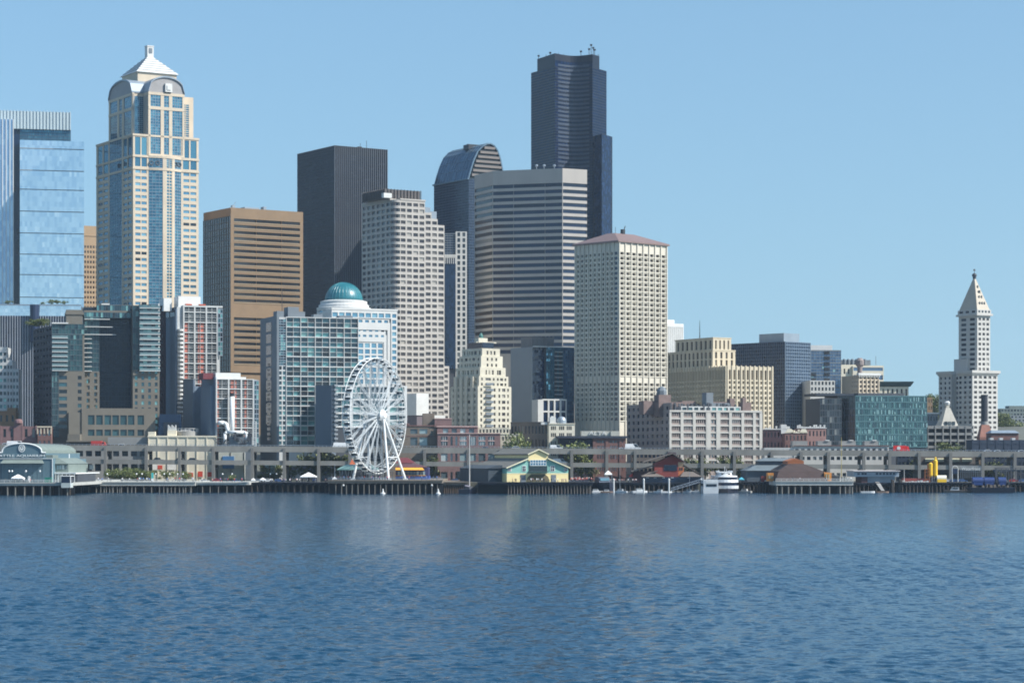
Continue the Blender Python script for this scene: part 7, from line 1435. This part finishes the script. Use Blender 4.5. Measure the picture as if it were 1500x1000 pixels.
t = thing('moored_workboat', 'dark workboat with a broad bow moored against the shaded pier behind white pilings', 'boat', (X(884, 1024), 1024, 0), -pi/2+.25); m = MB(); hull(m, 18, 8, 4.2); m.build('hull', hulld, t); m = MB(); m.hull([(-5, -2.6, 4.2), (2, -2.6, 4.2), (2, 2.6, 4.2), (-5, 2.6, 4.2)], [(-5, -2.4, 6.6), (1, -2.4, 6.6), (1, 2.4, 6.6), (-5, 2.4, 6.6)]); m.build('cabin', mat('navy cabin', K(50, 62, 84), .5), t); m = MB(); m.box(.6, 1.9, -2, 2, 5, 6.1); m.build('window', g_lite, t)
for lab, px, Y, L, rz, kw in (
 ('white motor boat at the float nearest the yellow pier building', 873, 1012, 8, .2, {}), ('white sailboat with bare mast beside the first white piling', 908, 1014, 8, 2.9, dict(mast=11)), ('brown sided launch moored below the dark workboat bow', 889, 1010, 7, .1, dict(col=hullb)),
 ('white cabin boat behind the middle white piling', 937, 1014, 9, .3, {}), ('small white launch between two white pilings, further from the tour boats', 966, 1012, 7, 2.8, {}), ('white speedboat between two white pilings, nearer the gangway', 976, 1010, 6.5, .2, dict(cabin=False)),
 ('white sailboat with bare mast near the sloping gangway', 1010, 1014, 7, .1, dict(mast=9)), ('small white launch tucked beside the square sterned boat', 1020, 1012, 6, 3, {}), ('grey sided cabin boat moored behind the double deck tour boat', 1090, 1012, 8.5, 2.7, dict(col=mat('boat grey', K(170, 170, 164), .5))),
 ('low pale launch moored below the fire station', 1271, 1006, 8, .05, dict(cabin=False)), ('low brown float boat beside the fire station gangway', 1293, 1008, 7, .1, dict(cabin=False, col=hullb)), ('brown hulled fishing boat with a white cabin left of the blue tank barge', 1398, 1010, 12, 2.95, dict(col=hullb)), ('rusty open workboat between the fishing boat and the blue tank barge', 1414, 1012, 9, .1, dict(col=hullb, cabin=False))):
    motorboat(lab, px, Y, L*.78, rz, **kw)
wpile = None
for px, lab in ((899, 'white capped mooring piling beside the dark workboat'), (943, 'white capped mooring piling in the middle of the small boats'), (980, 'white capped mooring piling at the foot of the gangway'), (1027, 'dark mooring piling at the tour boat stern')):
    t = thing('mooring_piling', lab, 'piling', (X(px, 1004), 1004, 0)); m = MB(); m.tube((0, 0, -2), (0, 0, 5.4), .35, n=10); m.build('post', bwhite if 'white' in lab else pilem2, t); m = MB(); m.lathe(0, 0, [(.42, 5.4), (.42, 5.7), (.05, 6.3)], 10); m.build('cap', bwhite, t)
t = thing('gangway', 'long sloping grey gangway down to the boat floats', 'gangway', (X(1003, 1012), 1012, 0)); m = MB(); a, e = Vector((X(983, 1012)-t.location.x, 0, .8)), Vector((X(1026, 1012)-t.location.x, 0, 4.6))
for y in (-.9, .9):
    for h in (0, 1.1): m.tube(a+Vector((0, y, h)), e+Vector((0, y, h)), .12, n=5)
    for i in range(9): p = a+(e-a)*i/8; q = a+(e-a)*min(1, (i+1)/8); m.tube(p+Vector((0, y, 0)), p+Vector((0, y, 1.1)), .06, n=4); m.tube(p+Vector((0, y, 0)), q+Vector((0, y, 1.1)), .05, n=4)
m.build('truss', alum, t); m = MB(); m.hull([a+Vector((0, -.85, -.06)), e+Vector((0, -.85, -.06)), e+Vector((0, .85, -.06)), a+Vector((0, .85, -.06))], [a+Vector((0, -.85, .06)), e+Vector((0, -.85, .06)), e+Vector((0, .85, .06)), a+Vector((0, .85, .06))]); m.build('walkway', grey, t)
t = thing('boat_float', 'low pale floating dock the small boats are tied to', 'dock', (X(945, 1018), 1018, 0)); m = MB(); m.box(X(868, 1018)-t.location.x, X(1022, 1018)-t.location.x, -1, 1, -.3, .5); m.build('float_deck', grey, t); m = MB(); [m.box(x-.4, x+.4, -1.15, -1.01, 0, .45) for x in [X(868, 1018)-t.location.x+i*2.4 for i in range(19)]]; m.build('fender', dark, t)
for px, lab in ((561, 'white conical buoy floating before the wheel pier, near the wheel legs'), (642, 'white conical buoy floating at the far end of the wheel pier')):
    t = thing('buoy', lab, 'buoy', (X(px, 965), 965, 0)); m = MB(); m.lathe(0, 0, [(.6, -.3), (.95, .1), (.95, .5), (.5, .8)], 14); m.build('float_ring', bwhite, t); m = MB(); m.lathe(0, 0, [(.45, .8), (.22, 1.9), (.2, 2.1), (.02, 2.4)], 10); m.build('cone', bwhite, t)
for px, lab in ((503, 'white round float hung on the wheel pier near the pavilion'), (632.5, 'white round float hung on the wheel pier near the arcade end')):
    t = thing('fender_ball', lab, 'fender', (X(px, 975.3), 975.3, Z(710.5, 975))); m = MB(); m.lathe(0, 0, [(.05, -.45), (.33, -.32), (.46, 0), (.33, .32), (.05, .45)], 12); m.build('ball', bwhite, t, smooth=True); m = MB(); m.tube((0, 0, .42), (0, 0, 1.4), .04); m.build('rope', grey, t)
t = thing('tank_barge', 'dark barge loaded with bright blue rounded tanks, at the right hand piers', 'barge', (X(1452, 1012), 1012, 0)); k = 1012/F; m = MB(); m.hull([(-30*k, -4, -.5), (30*k, -4, -.5), (30*k, 5, -.5), (-30*k, 5, -.5)], [(-33*k, -4.5, 2.2), (33*k, -4.5, 2.2), (33*k, 5.5, 2.2), (-33*k, 5.5, 2.2)]); m.build('hull', hulld, t)
blu = mat('tank blue', K(18, 52, 108), .55, .12, .4)
for a, e in ((-28, -12), (-11, 4), (10, 21)): m = MB(); m.tube((a*k, 0, 4.9), (e*k, 0, 4.9), 1.7, n=16); m.box(a*k+.3, e*k-.3, -1.6, 1.6, 3.2, 4.4); m.build('blue_tank', blu, t); m = MB(); [m.box(x*k-.2, x*k+.2, -1.5, 1.5, 2.2, 3.3) for x in (a+2, e-2)]; m.build('tank_saddle', dark, t)
m = MB(); [m.box(x-.4, x+.4, -3.6, -2.6, 2.21, 2.21+random.uniform(.6, 1.5)) for x in [random.uniform(-30*k, 30*k) for i in range(16)]]; m.build('deck_clutter', brownbr, t); m = MB(); m.tube((7*k, 1, 2), (7*k, 1, 10.5), .25); [m.tube((7*k, 1, z), (26*k, 1, z), .12) for z in (9.2, 10.3)]; m.tube((26*k, 1, 2.2), (26*k, 1, 10.3), .2); m.build('gantry', dgrey, t)
t = thing('steel_trestle', 'dark steel conveyor trestle on the pier behind the blue tanks', 'trestle', (X(1486, 1046), 1046, Z(706.5, 1046))); m = MB(); k = 1046/F
for i in range(9): x = (-26+i*7)*k; m.tube((x, 0, 0), (x, 0, 6.5), .18, n=5)
for z in (4.4, 5.6, 6.5): m.tube((-30*k, 0, z), (34*k, 0, z), .16, n=4)
for i in range(8): m.tube(((-26+i*7)*k, 0, 0), ((-19+i*7)*k, 0, 4.4), .1, n=4)
m.build('frame', dgrey, t); m = MB(); m.box(-30*k, 34*k, .3, 1.8, 5.0, 5.8); m.build('conveyor_box', mat('slate conveyor', K(70, 84, 98), .7), t)
# ---------------------------------------------------------------- trees
leafm = bpy.data.materials.new('leaves'); leafm.use_nodes = True; n_ = leafm.node_tree.nodes; l_ = leafm.node_tree.links
_g = n_.new('ShaderNodeNewGeometry'); _r = n_.new('ShaderNodeValToRGB'); _r.color_ramp.elements[0].color = (.04, .07, .016, 1); _r.color_ramp.elements[1].color = (.21, .23, .06, 1)
l_.new(_g.outputs['Random Per Island'], _r.inputs[0]); l_.new(_r.outputs[0], n_['Principled BSDF'].inputs['Base Color']); n_['Principled BSDF'].inputs['Roughness'].default_value = .6
barkm = mat('bark', K(86, 72, 58), .95, .2, .8)
def crown(seed, n=1150):
    rd = random.Random(seed); m = MB(); clumps = [(rd.gauss(0, .27), rd.gauss(0, .27), rd.uniform(.12, .9), rd.uniform(.12, .27)) for _ in range(16)]
    for _ in range(n):
        cx, cy, cz, r = rd.choice(clumps); p = Vector((cx, cy, cz))+Vector((rd.gauss(0, r*.55), rd.gauss(0, r*.55), rd.gauss(0, r*.5)))
        if p.z < .02: continue
        a = Vector((rd.gauss(0, 1), rd.gauss(0, 1), rd.gauss(0, 1))).normalized(); b_ = a.orthogonal().normalized(); c_ = a.cross(b_); s = rd.uniform(.03, .07)
        m.poly([p+b_*s, p+c_*s*.7, p-b_*s, p-c_*s*.7])
    return m
CR_ = [crown(s).mesh('crown', leafm) for s in (1, 2, 3)]
m = MB(); m.tube((0, 0, 0), (0, 0, .45), .035, .022, n=7); [m.tube((0, 0, .3+.05*i), (.22*cos(i*1.4), .22*sin(i*1.4), .62+.05*i), .016, .005, n=5) for i in range(5)]; TRK = m.mesh('trunk', barkm)
def tree(px, Y, yb, yt, wpx, label, group=None, name='tree', z=None, cat='tree'):
    k = Y/F; h = (yb-yt)*k; t = thing(name, label, cat, (X(px, Y), Y, Z(yb, Y) if z is None else z), random.uniform(0, 6), group)
    o = bpy.data.objects.new('crown', random.choice(CR_)); C.objects.link(o); o.parent = t; w_ = wpx*k*1.35; o.scale = (w_, w_, h*.8); o.location = (0, 0, h*.16)
    o = bpy.data.objects.new('trunk', TRK); C.objects.link(o); o.parent = t; o.scale = (h, h, h)
    return t
lab = 'rounded street tree in the row behind the promenade rail'; G = 'street trees along the promenade'
for p, yt, w_ in ((163, 689, 11), (170, 686, 13), (178, 687, 13), (187, 684, 15), (195, 686, 14), (204, 687, 14), (211, 686, 13), (218, 688, 12)): tree(p, 1064, 706, yt, w_, lab, G)
tree(245, 1066, 706, 686, 13, 'dark tree in front of the white shop sign on the cream warehouse'); tree(271, 1066, 706, 690, 10, 'small brownish tree beside the red warehouse doors'); tree(338, 1066, 706, 694, 8, 'small low tree in front of the pale wall below the steam plant')
lab = 'dark leafy tree in the shade between the roadway columns beside the big wheel'; G = 'trees behind the roadway beside the big wheel'
for p, yt, w_ in ((398, 676, 20), (424, 680, 18), (452, 664, 22), (470, 660, 24), (488, 662, 22), (404, 690, 12), (508, 668, 18)): tree(p, 1104, 706, yt, w_, lab, G)
tree(632, 1104, 706, 664, 12, 'dark tree in the gap between the tan office and the pink brick building'); tree(757, 1112, 706, 634, 20, 'tall green tree in front of the dull brown old building'); tree(768, 1111, 706, 642, 16, 'lower green tree in front of the dull brown old building'); tree(838, 1108, 706, 645, 26, 'broad tree at the corner of the small cream office'); tree(852, 1108, 706, 650, 18, 'smaller tree next to the broad one by the small cream office'); tree(866, 1104, 706, 676, 16, 'low tree below the red brick hall')
lab = 'dark round tree under the roadway in front of the pink banded block'; G = 'trees in front of the pink banded block'
for p, yt, w_ in ((1012, 670, 20), (1026, 672, 18), (1060, 668, 22), (1073, 671, 18), (1096, 684, 18), (1110, 688, 16)): tree(p, 1106, 706, yt, w_, lab, G)
tree(1385, 1200, 668, 648, 26, 'wide bright green bush at the foot of the parking garage'); tree(1340, 1106, 706, 672, 20, 'dark tree between roadway columns below the red tank truck'); tree(1452, 1106, 706, 674, 18, 'dark tree between roadway columns above the blue tanks')
lab = 'far off dark tree on the hill beside the pyramid roofed tower'; G = 'trees on the far hill'
for p, yb, yt, w_ in ((1357, 606, 582, 14), (1364, 606, 577, 16), (1371, 606, 579, 15), (1378, 606, 584, 12), (1368, 622, 594, 22), (1380, 626, 600, 18), (1466, 630, 603, 16), (1473, 632, 606, 16), (1463, 636, 612, 14), (1470, 645, 618, 18), (1481, 640, 612, 18)): tree(p, 1620 if p < 1400 else 1560, yb, yt, w_, lab, G)
lab = 'small tree planted on the roof terrace at the foot of the pale blue tower'; G = 'roof terrace trees'
zr = Z(447, 1330)+.7
for p, w_ in ((11, 6), (62, 4), (75, 7), (83, 7), (94, 5)): tree(p, 1338, 447, 447-w_*1.15, w_*1.1, lab, G, z=zr-.05)
lab = 'leafy shrub on the hotel roof terrace'; G = 'hotel roof shrubs'
zr = Z(474, 1130)
for p, w_ in ((47, 8), (56, 10), (66, 10)): tree(p, 1148, 478, 478-w_*1.4, w_*1.2, lab, G, name='shrub', z=Z(474, 1130)-1.0, cat='shrub')
# ---------------------------------------------------------------- people
def person_mesh():
    me = bpy.data.meshes.new('person'); V = [(0, 0, .92), (0, 0, 1.18), (0, .01, 1.42), (0, 0, 1.52), (0, -.01, 1.66), (.09, 0, .9), (.11, -.03, .5), (.11, .02, .06), (.11, -.12, .03), (-.09, 0, .9), (-.1, .03, .5), (-.1, .06, .06), (-.1, -.08, .03), (.19, 0, 1.4), (.24, .02, 1.12), (.23, -.08, .88), (-.19, 0, 1.4), (-.24, .02, 1.12), (-.23, -.06, .88)]
    E = [(0, 1), (1, 2), (2, 3), (3, 4), (0, 5), (5, 6), (6, 7), (7, 8), (0, 9), (9, 10), (10, 11), (11, 12), (2, 13), (13, 14), (14, 15), (2, 16), (16, 17), (17, 18)]
    Rr = [.15, .14, .13, .06, .1, .09, .065, .05, .045, .09, .065, .05, .045, .06, .045, .035, .06, .045, .035]
    me.from_pydata(V, E, []); o = bpy.data.objects.new('person_base', me); C.objects.link(o); md = o.modifiers.new('s', 'SKIN'); o.modifiers.new('b', 'SUBSURF').levels = 1
    for v, r in zip(me.skin_vertices[0].data, Rr): v.radius = (r, r)
    me.skin_vertices[0].data[0].use_root = True
    out = bpy.data.meshes.new_from_object(o.evaluated_get(bpy.context.evaluated_depsgraph_get())); bpy.data.objects.remove(o)
    return out
PM = person_mesh(); skin = mat('skin', K(196, 150, 122), .6); hairm = mat('hair', K(60, 46, 36), .7); trou = mat('dark trousers', K(52, 58, 76), .8)
def dress(col):
    me = PM.copy(); me.name = 'person'
    for mm in (col, trou, skin, hairm): me.materials.append(mm)
    for p in me.polygons:
        z, x = p.center.z, abs(p.center.x); p.material_index = 3 if z > 1.68 else 2 if z > 1.5 or (x > .17 and z < .95) else 0 if z > .93 else 1
    return me
TOPS = {'white': dress(mat('white top', K(236, 236, 234), .8)), 'red': dress(mat('red top', K(196, 62, 56), .8)), 'blue': dress(mat('blue top', K(86, 124, 186), .8)), 'dark': dress(mat('dark top', K(54, 56, 62), .8)), 'pink': dress(mat('pink top', K(226, 160, 150), .8))}
def folk(place, spots, z, cols=('white', 'red', 'blue', 'dark', 'pink')):
    for px, Y in spots:
        c = random.choice(cols); o = bpy.data.objects.new('person', TOPS[c]); C.objects.link(o); o.location = (X(px, Y), Y, z); o.rotation_euler = (0, 0, random.uniform(0, 6.28)); s = random.uniform(.92, 1.08); o.scale = (s, s, s)
        tag(o, 'person in a %s top standing on the %s' % (c, place), 'person', '%s topped people on the %s' % (c, place))
U = random.uniform
folk('promenade', [(U(112, 285), U(1016, 1050)) for _ in range(46)], Z(705.5, 1012), ('white', 'white', 'dark', 'blue', 'red')); folk('concrete pier end', [(U(290, 358), U(1018, 1050)) for _ in range(14)], Z(706, 1014))
folk('aquarium pier', [(U(2, 74), U(944.5, 948)) for _ in range(9)], Z(706.5, 943), ('dark', 'white', 'red')); folk('shadowed dark pier', [(U(395, 480), U(1032, 1052)) for _ in range(36)], Z(706.5, 1030), ('white', 'white', 'blue', 'pink', 'dark')); folk('timber wheel pier', [(U(486, 645), U(978, 990)) for _ in range(34)], Z(703, 976), ('white', 'dark', 'blue', 'red'))
folk('pier before the yellow building', [(U(744, 832), U(979.5, 982.5)) for _ in range(22)], Z(706, 978), ('white', 'dark', 'pink')); folk('pier beside the yellow building', [(U(836, 867), U(981, 1050)) for _ in range(60)], Z(706, 978), ('red', 'pink', 'white', 'red', 'dark')); folk('pier behind the moored boats', [(U(870, 935), U(1037, 1042)) for _ in range(30)], Z(706.5, 1036), ('red', 'pink', 'white')); folk('white edged shed pier', [(U(1140, 1248), U(986, 988)) for _ in range(10)], Z(704.5, 985), ('dark', 'white'))
# ---------------------------------------------------------------- street level under the roadway
lab = {'white': 'white parked car on the street level behind the piers', 'grey': 'dark grey parked car on the street level behind the piers', 'silver': 'silver parked car on the street level behind the piers', 'blue': 'blue parked car on the street level behind the piers', 'red': 'red parked car on the street level behind the piers'}
protos = {}
for i, p in enumerate([14, 118, 128, 140, 300, 318, 345, 380, 392, 410, 520, 655, 668, 690, 704, 722, 760, 830, 850, 1040, 1052, 1100, 1150, 1190, 1236, 1330, 1342, 1352, 1386, 1394, 1410, 1470, 1482, 1494]):
    c = random.choice((CW, CG, CS, CB, CR)); loc = (X(p, 1072+U(-3, 3)), 1070+U(-3, 3), 3.95); g = '%s parked cars behind the piers' % c[0]
    if c[0] not in protos: protos[c[0]] = car('street_car', lab[c[0]], loc, c, group=g)
    else: dup(protos[c[0]], loc, U(-.04, .04))
for px, w_, ya, yb, col, l2, nm in ((442, 30, 688, 683, mat('lilac awning', K(170, 176, 206), .7), 'long lilac awning over a shop under the roadway beside the big wheel', 'awning'), (395, 15, 693, 680, mat('pale blue glazing', K(150, 190, 206), .3), 'pale blue glazed shop front under the roadway below the wide white apartments', 'shop_front'), (675, 12, 702, 690, g_shop, 'pale shop window under the roadway at the pink brick building', 'shop_front'), (338, 40, 705, 662, mat('mint wall', K(206, 214, 200), .8), 'pale mint wall with a blue panel under the roadway below the steam plant', 'wall')):
    t = thing(nm, l2, nm.replace('_', ' '), (X(px, 1103), 1103, 4)); k = 1103/F; m = MB(); m.box(-w_*k/2, w_*k/2, 0, 3, Z(ya, 1103)-4, Z(yb, 1103)-4); m.build('cover' if nm == 'awning' else 'front_panel', col, t); m = MB(); [m.box(x*w_*k/2-.15, x*w_*k/2+.15, -.2, 0-.01, 0, Z(yb, 1103)-4) for x in (-1, 0, 1)]; m.build('post', grey, t)
    if nm == 'wall': m = MB(); m.box(-12*k, 5*k, -.25, -.02, Z(686, 1103)-4, Z(668, 1103)-4); m.build('blue_panel', mat('sky blue panel', K(86, 142, 200), .7), t)
t = thing('green_awning_row', 'row of pale yellow shop awnings behind the roadway beside the yellow silos', 'awning', (X(1383, 1102), 1102, 4)); k = 1102/F
for i in range(4): m = MB(); q = (-28+i*18)*k; m.hull([(q, -2, Z(676, 1102)-4), (q+14*k, -2, Z(676, 1102)-4), (q+14*k, 0, Z(676, 1102)-4), (q, 0, Z(676, 1102)-4)], [(q, -.3, Z(671, 1102)-4), (q+14*k, -.3, Z(671, 1102)-4), (q+14*k, 0, Z(671, 1102)-4), (q, 0, Z(671, 1102)-4)]); m.build('awning_cover', mat('straw awning', K(206, 204, 158), .8), t)
m = MB(); m.box(-36*k, 46*k, .02, 6, 0, Z(668, 1102)-4); m.build('shop_wall', mat('dusty mauve wall', K(120, 112, 108), .85, .15, .3), t)
t = thing('construction_shed', 'long low rusty red stack and pale sheets lying on the pier left of the silos', 'shed', (X(1338, 1036), 1036, Z(706, 1036))); m = MB(); m.box(-4.5, 4, 0, 4, 0, 1.7); m.build('stack', rdw, t); m = MB(); [m.box(-5+i*1.3, -4+i*1.3, -2, -.5, 0, U(.3, 1.0)) for i in range(9)]; m.build('pale_sheets', ledge, t)
t = thing('brick_shop_row', 'low brick shop row with orange tan openings behind the trellis sign', 'building', (X(1418, 1103), 1103, 4)); k = 1103/F; m = MB(); m.box(-14*k, 22*k, 0, 6, 0, Z(668, 1103)-4); m.build('wall', brownbr, t); m = MB(); [m.box((p)*k, (p+5)*k, -.1, -.01, Z(679, 1103)-4, Z(673, 1103)-4) for p in (-12, -4, 4, 12)]; m.build('window', mat('tan shutter', K(196, 150, 106), .8), t)
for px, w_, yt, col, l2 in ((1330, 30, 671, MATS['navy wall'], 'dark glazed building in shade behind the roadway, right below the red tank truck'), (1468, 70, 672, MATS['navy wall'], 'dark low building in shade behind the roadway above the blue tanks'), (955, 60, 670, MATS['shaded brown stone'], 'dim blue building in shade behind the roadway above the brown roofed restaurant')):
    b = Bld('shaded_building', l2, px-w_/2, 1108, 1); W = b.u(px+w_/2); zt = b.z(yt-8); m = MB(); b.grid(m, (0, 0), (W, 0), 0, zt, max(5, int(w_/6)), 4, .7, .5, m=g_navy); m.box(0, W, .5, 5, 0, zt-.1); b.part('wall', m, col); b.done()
# ---------------------------------------------------------------- water and ground
WAMP = .0095
WAVES = ((.6, .9, 3), (2.4, 1.0, 2))
wm_ = bpy.data.materials.new('water'); wm_.use_nodes = True; n = wm_.node_tree.nodes; l = wm_.node_tree.links; p = n['Principled BSDF']
p.inputs['Base Color'].default_value = (.005, .038, .076, 1); p.inputs['Roughness'].default_value = .14; p.inputs['IOR'].default_value = 1.33
tc = n.new('ShaderNodeTexCoord'); prev = None
wa = n.new('ShaderNodeTexNoise'); wa.inputs['Scale'].default_value = .012; wa.inputs['Detail'].default_value = 3   # wind patches
mp = n.new('ShaderNodeMapping'); mp.inputs['Scale'].default_value = (.5, 1, 1); l.new(tc.outputs['Object'], mp.inputs[0]); l.new(mp.outputs[0], wa.inputs['Vector'])
wr = n.new('ShaderNodeMapRange'); wr.inputs['From Min'].default_value = .35; wr.inputs['From Max'].default_value = .65; wr.inputs['To Min'].default_value = .65; wr.inputs['To Max'].default_value = 1.0; l.new(wa.outputs[0], wr.inputs[0])
m2 = n.new('ShaderNodeMapping'); m2.inputs['Scale'].default_value = (.7, 1.15, 1); m2.inputs['Rotation'].default_value = (0, 0, .35); l.new(tc.outputs['Object'], m2.inputs[0])
acc = None
for sc, amp, det in WAVES:      # slope of the ripples at several sizes
    no = n.new('ShaderNodeTexNoise'); no.inputs['Scale'].default_value = sc; no.inputs['Detail'].default_value = det; no.inputs['Roughness'].default_value = .55; no.inputs['Distortion'].default_value = .4
    l.new(m2.outputs[0], no.inputs['Vector'])
    sb = n.new('ShaderNodeVectorMath'); sb.operation = 'SUBTRACT'; sb.inputs[1].default_value = (.5, .5, .5); l.new(no.outputs['Color'], sb.inputs[0])
    mu = n.new('ShaderNodeVectorMath'); mu.operation = 'MULTIPLY'; mu.inputs[1].default_value = (amp*.8, amp, 0); l.new(sb.outputs[0], mu.inputs[0])
    if acc: ad = n.new('ShaderNodeVectorMath'); ad.operation = 'ADD'; l.new(acc.outputs[0], ad.inputs[0]); l.new(mu.outputs[0], ad.inputs[1]); acc = ad
    else: acc = mu
sc_ = n.new('ShaderNodeVectorMath'); sc_.operation = 'SCALE'; l.new(acc.outputs[0], sc_.inputs[0]); l.new(wr.outputs[0], sc_.inputs['Scale'])
gn = n.new('ShaderNodeNewGeometry'); up = n.new('ShaderNodeVectorMath'); up.operation = 'ADD'; l.new(gn.outputs['Normal'], up.inputs[1]); l.new(sc_.outputs[0], up.inputs[0])
nm = n.new('ShaderNodeVectorMath'); nm.operation = 'NORMALIZE'; l.new(up.outputs[0], nm.inputs[0]); l.new(nm.outputs[0], p.inputs['Normal'])
import numpy as np
def wave_sheet():
    rg = np.random.default_rng(5); ys = [95.0]
    while ys[-1] < 1058: ys.append(ys[-1]+.26*(max(ys[-1], 120)/150)**1.15)
    ys = np.array(ys); dy = np.gradient(ys); nc = 760; s = np.linspace(-1, 1, nc)
    half = .36*ys+60; Xg = s[None, :]*half[:, None]; Yg = np.repeat(ys[:, None], nc, 1); Zg = np.zeros_like(Xg)
    calm = .8+.35*np.sin(Xg*.021+1.3*np.sin(Yg*.013))*np.sin(Yg*.017+.8)
    cell = np.maximum(dy[:, None], 2*half[:, None]/nc)
    for lam in np.geomspace(.6, 3.2, 46):
        t = rg.normal(pi/2+.35, .75); kx, ky = 2*pi/lam*cos(t), 2*pi/lam*sin(t); ph = rg.uniform(0, 2*pi)
        amp = WAMP*lam*np.clip((lam/cell-2.2)/2, 0, 1)*1
        wob = .6*np.sin(Xg*.05+ph)+.6*np.sin(Yg*.04+2*ph)
        q = np.sin(kx*Xg+ky*Yg+ph+wob); Zg += amp*(q+.25*np.cos(2*(kx*Xg+ky*Yg+ph+wob)))
    Zg *= calm; edge = np.clip((1-np.abs(s))/.07, 0, 1)[None, :]*np.clip((1058-ys)/40, 0, 1)[:, None]*np.clip((ys-95)/6, 0, 1)[:, None]; Zg *= edge
    nr = len(ys); V = np.stack([Xg, Yg, Zg], -1).reshape(-1, 3); i = np.arange(nr*nc).reshape(nr, nc)
    Q = np.stack([i[:-1, :-1], i[:-1, 1:], i[1:, 1:], i[1:, :-1]], -1).reshape(-1, 4)
    # flat water round the wave field, sharing its rim
    rim = [(-half[0], 95.), (half[0], 95.), (half[-1], ys[-1]), (-half[-1], ys[-1])]; k = len(V)
    ext = np.array([(-6000, -6000, 0), (6000, -6000, 0), (6000, 1064, 0), (-6000, 1064, 0)]); V = np.vstack([V, ext])
    L = [list(i[:, 0]), list(i[-1, :]), list(i[::-1, -1]), list(i[0, ::-1])]
    polys = [[k+3, k]+[int(v) for v in i[:, 0]][:1]+[int(v) for v in i[:, 0]][1:]]
    polys = [[k]+[int(v) for v in i[:, 0]]+[k+3], [k+3]+[int(v) for v in i[-1, :]]+[k+2], [k+2]+[int(v) for v in i[::-1, -1]]+[k+1], [k+1]+[int(v) for v in i[0, ::-1]]+[k]]
    me = bpy.data.meshes.new('water'); nq = len(Q); lv = np.concatenate([Q.ravel()]+[np.array(p[::-1]) for p in polys]).astype(np.int32)
    me.vertices.add(len(V)); me.vertices.foreach_set('co', V.ravel().astype(np.float32)); me.loops.add(len(lv)); me.loops.foreach_set('vertex_index', lv)
    st = np.concatenate([np.arange(nq)*4, nq*4+np.cumsum([0]+[len(p) for p in polys[:-1]])]).astype(np.int32); tt = np.concatenate([np.full(nq, 4), [len(p) for p in polys]]).astype(np.int32)
    me.polygons.add(len(st)); me.polygons.foreach_set('loop_start', st); me.polygons.foreach_set('loop_total', tt); sm = np.ones(len(st), bool); sm[-4:] = False; me.polygons.foreach_set('use_smooth', sm)
    me.update(calc_edges=True); me.validate(); me.materials.append(wm_); o = bpy.data.objects.new('water', me); C.objects.link(o); return o
setting(wave_sheet())
gm = mat('city ground', K(92, 94, 80), .95, .28, .02)
m = MB(); st = [(1060, -3), (1060.5, 3.9), (1118, 3.9), (1200, 9), (1500, 32), (1800, 50), (2600, 60), (8000, 60)]
for (ya, za), (yb, zb) in zip(st, st[1:]): m.poly([(-6000, ya, za), (6000, ya, za), (6000, yb, zb), (-6000, yb, zb)])
setting(m.build('ground', gm))
HZD = .00005
if HZD:
    hm = bpy.data.materials.new('haze'); hm.use_nodes = True; n = hm.node_tree.nodes; n.remove(n['Principled BSDF'])
    pv = n.new('ShaderNodeVolumePrincipled'); pv.inputs['Density'].default_value = HZD; pv.inputs['Color'].default_value = (.62, .81, 1, 1); pv.inputs['Anisotropy'].default_value = .2
    hm.node_tree.links.new(pv.outputs[0], n['Material Output'].inputs['Volume'])
    m = MB(); m.box(-6100, 6100, -6100, 8100, -5, 420); setting(m.build('haze', hm), 'stuff')
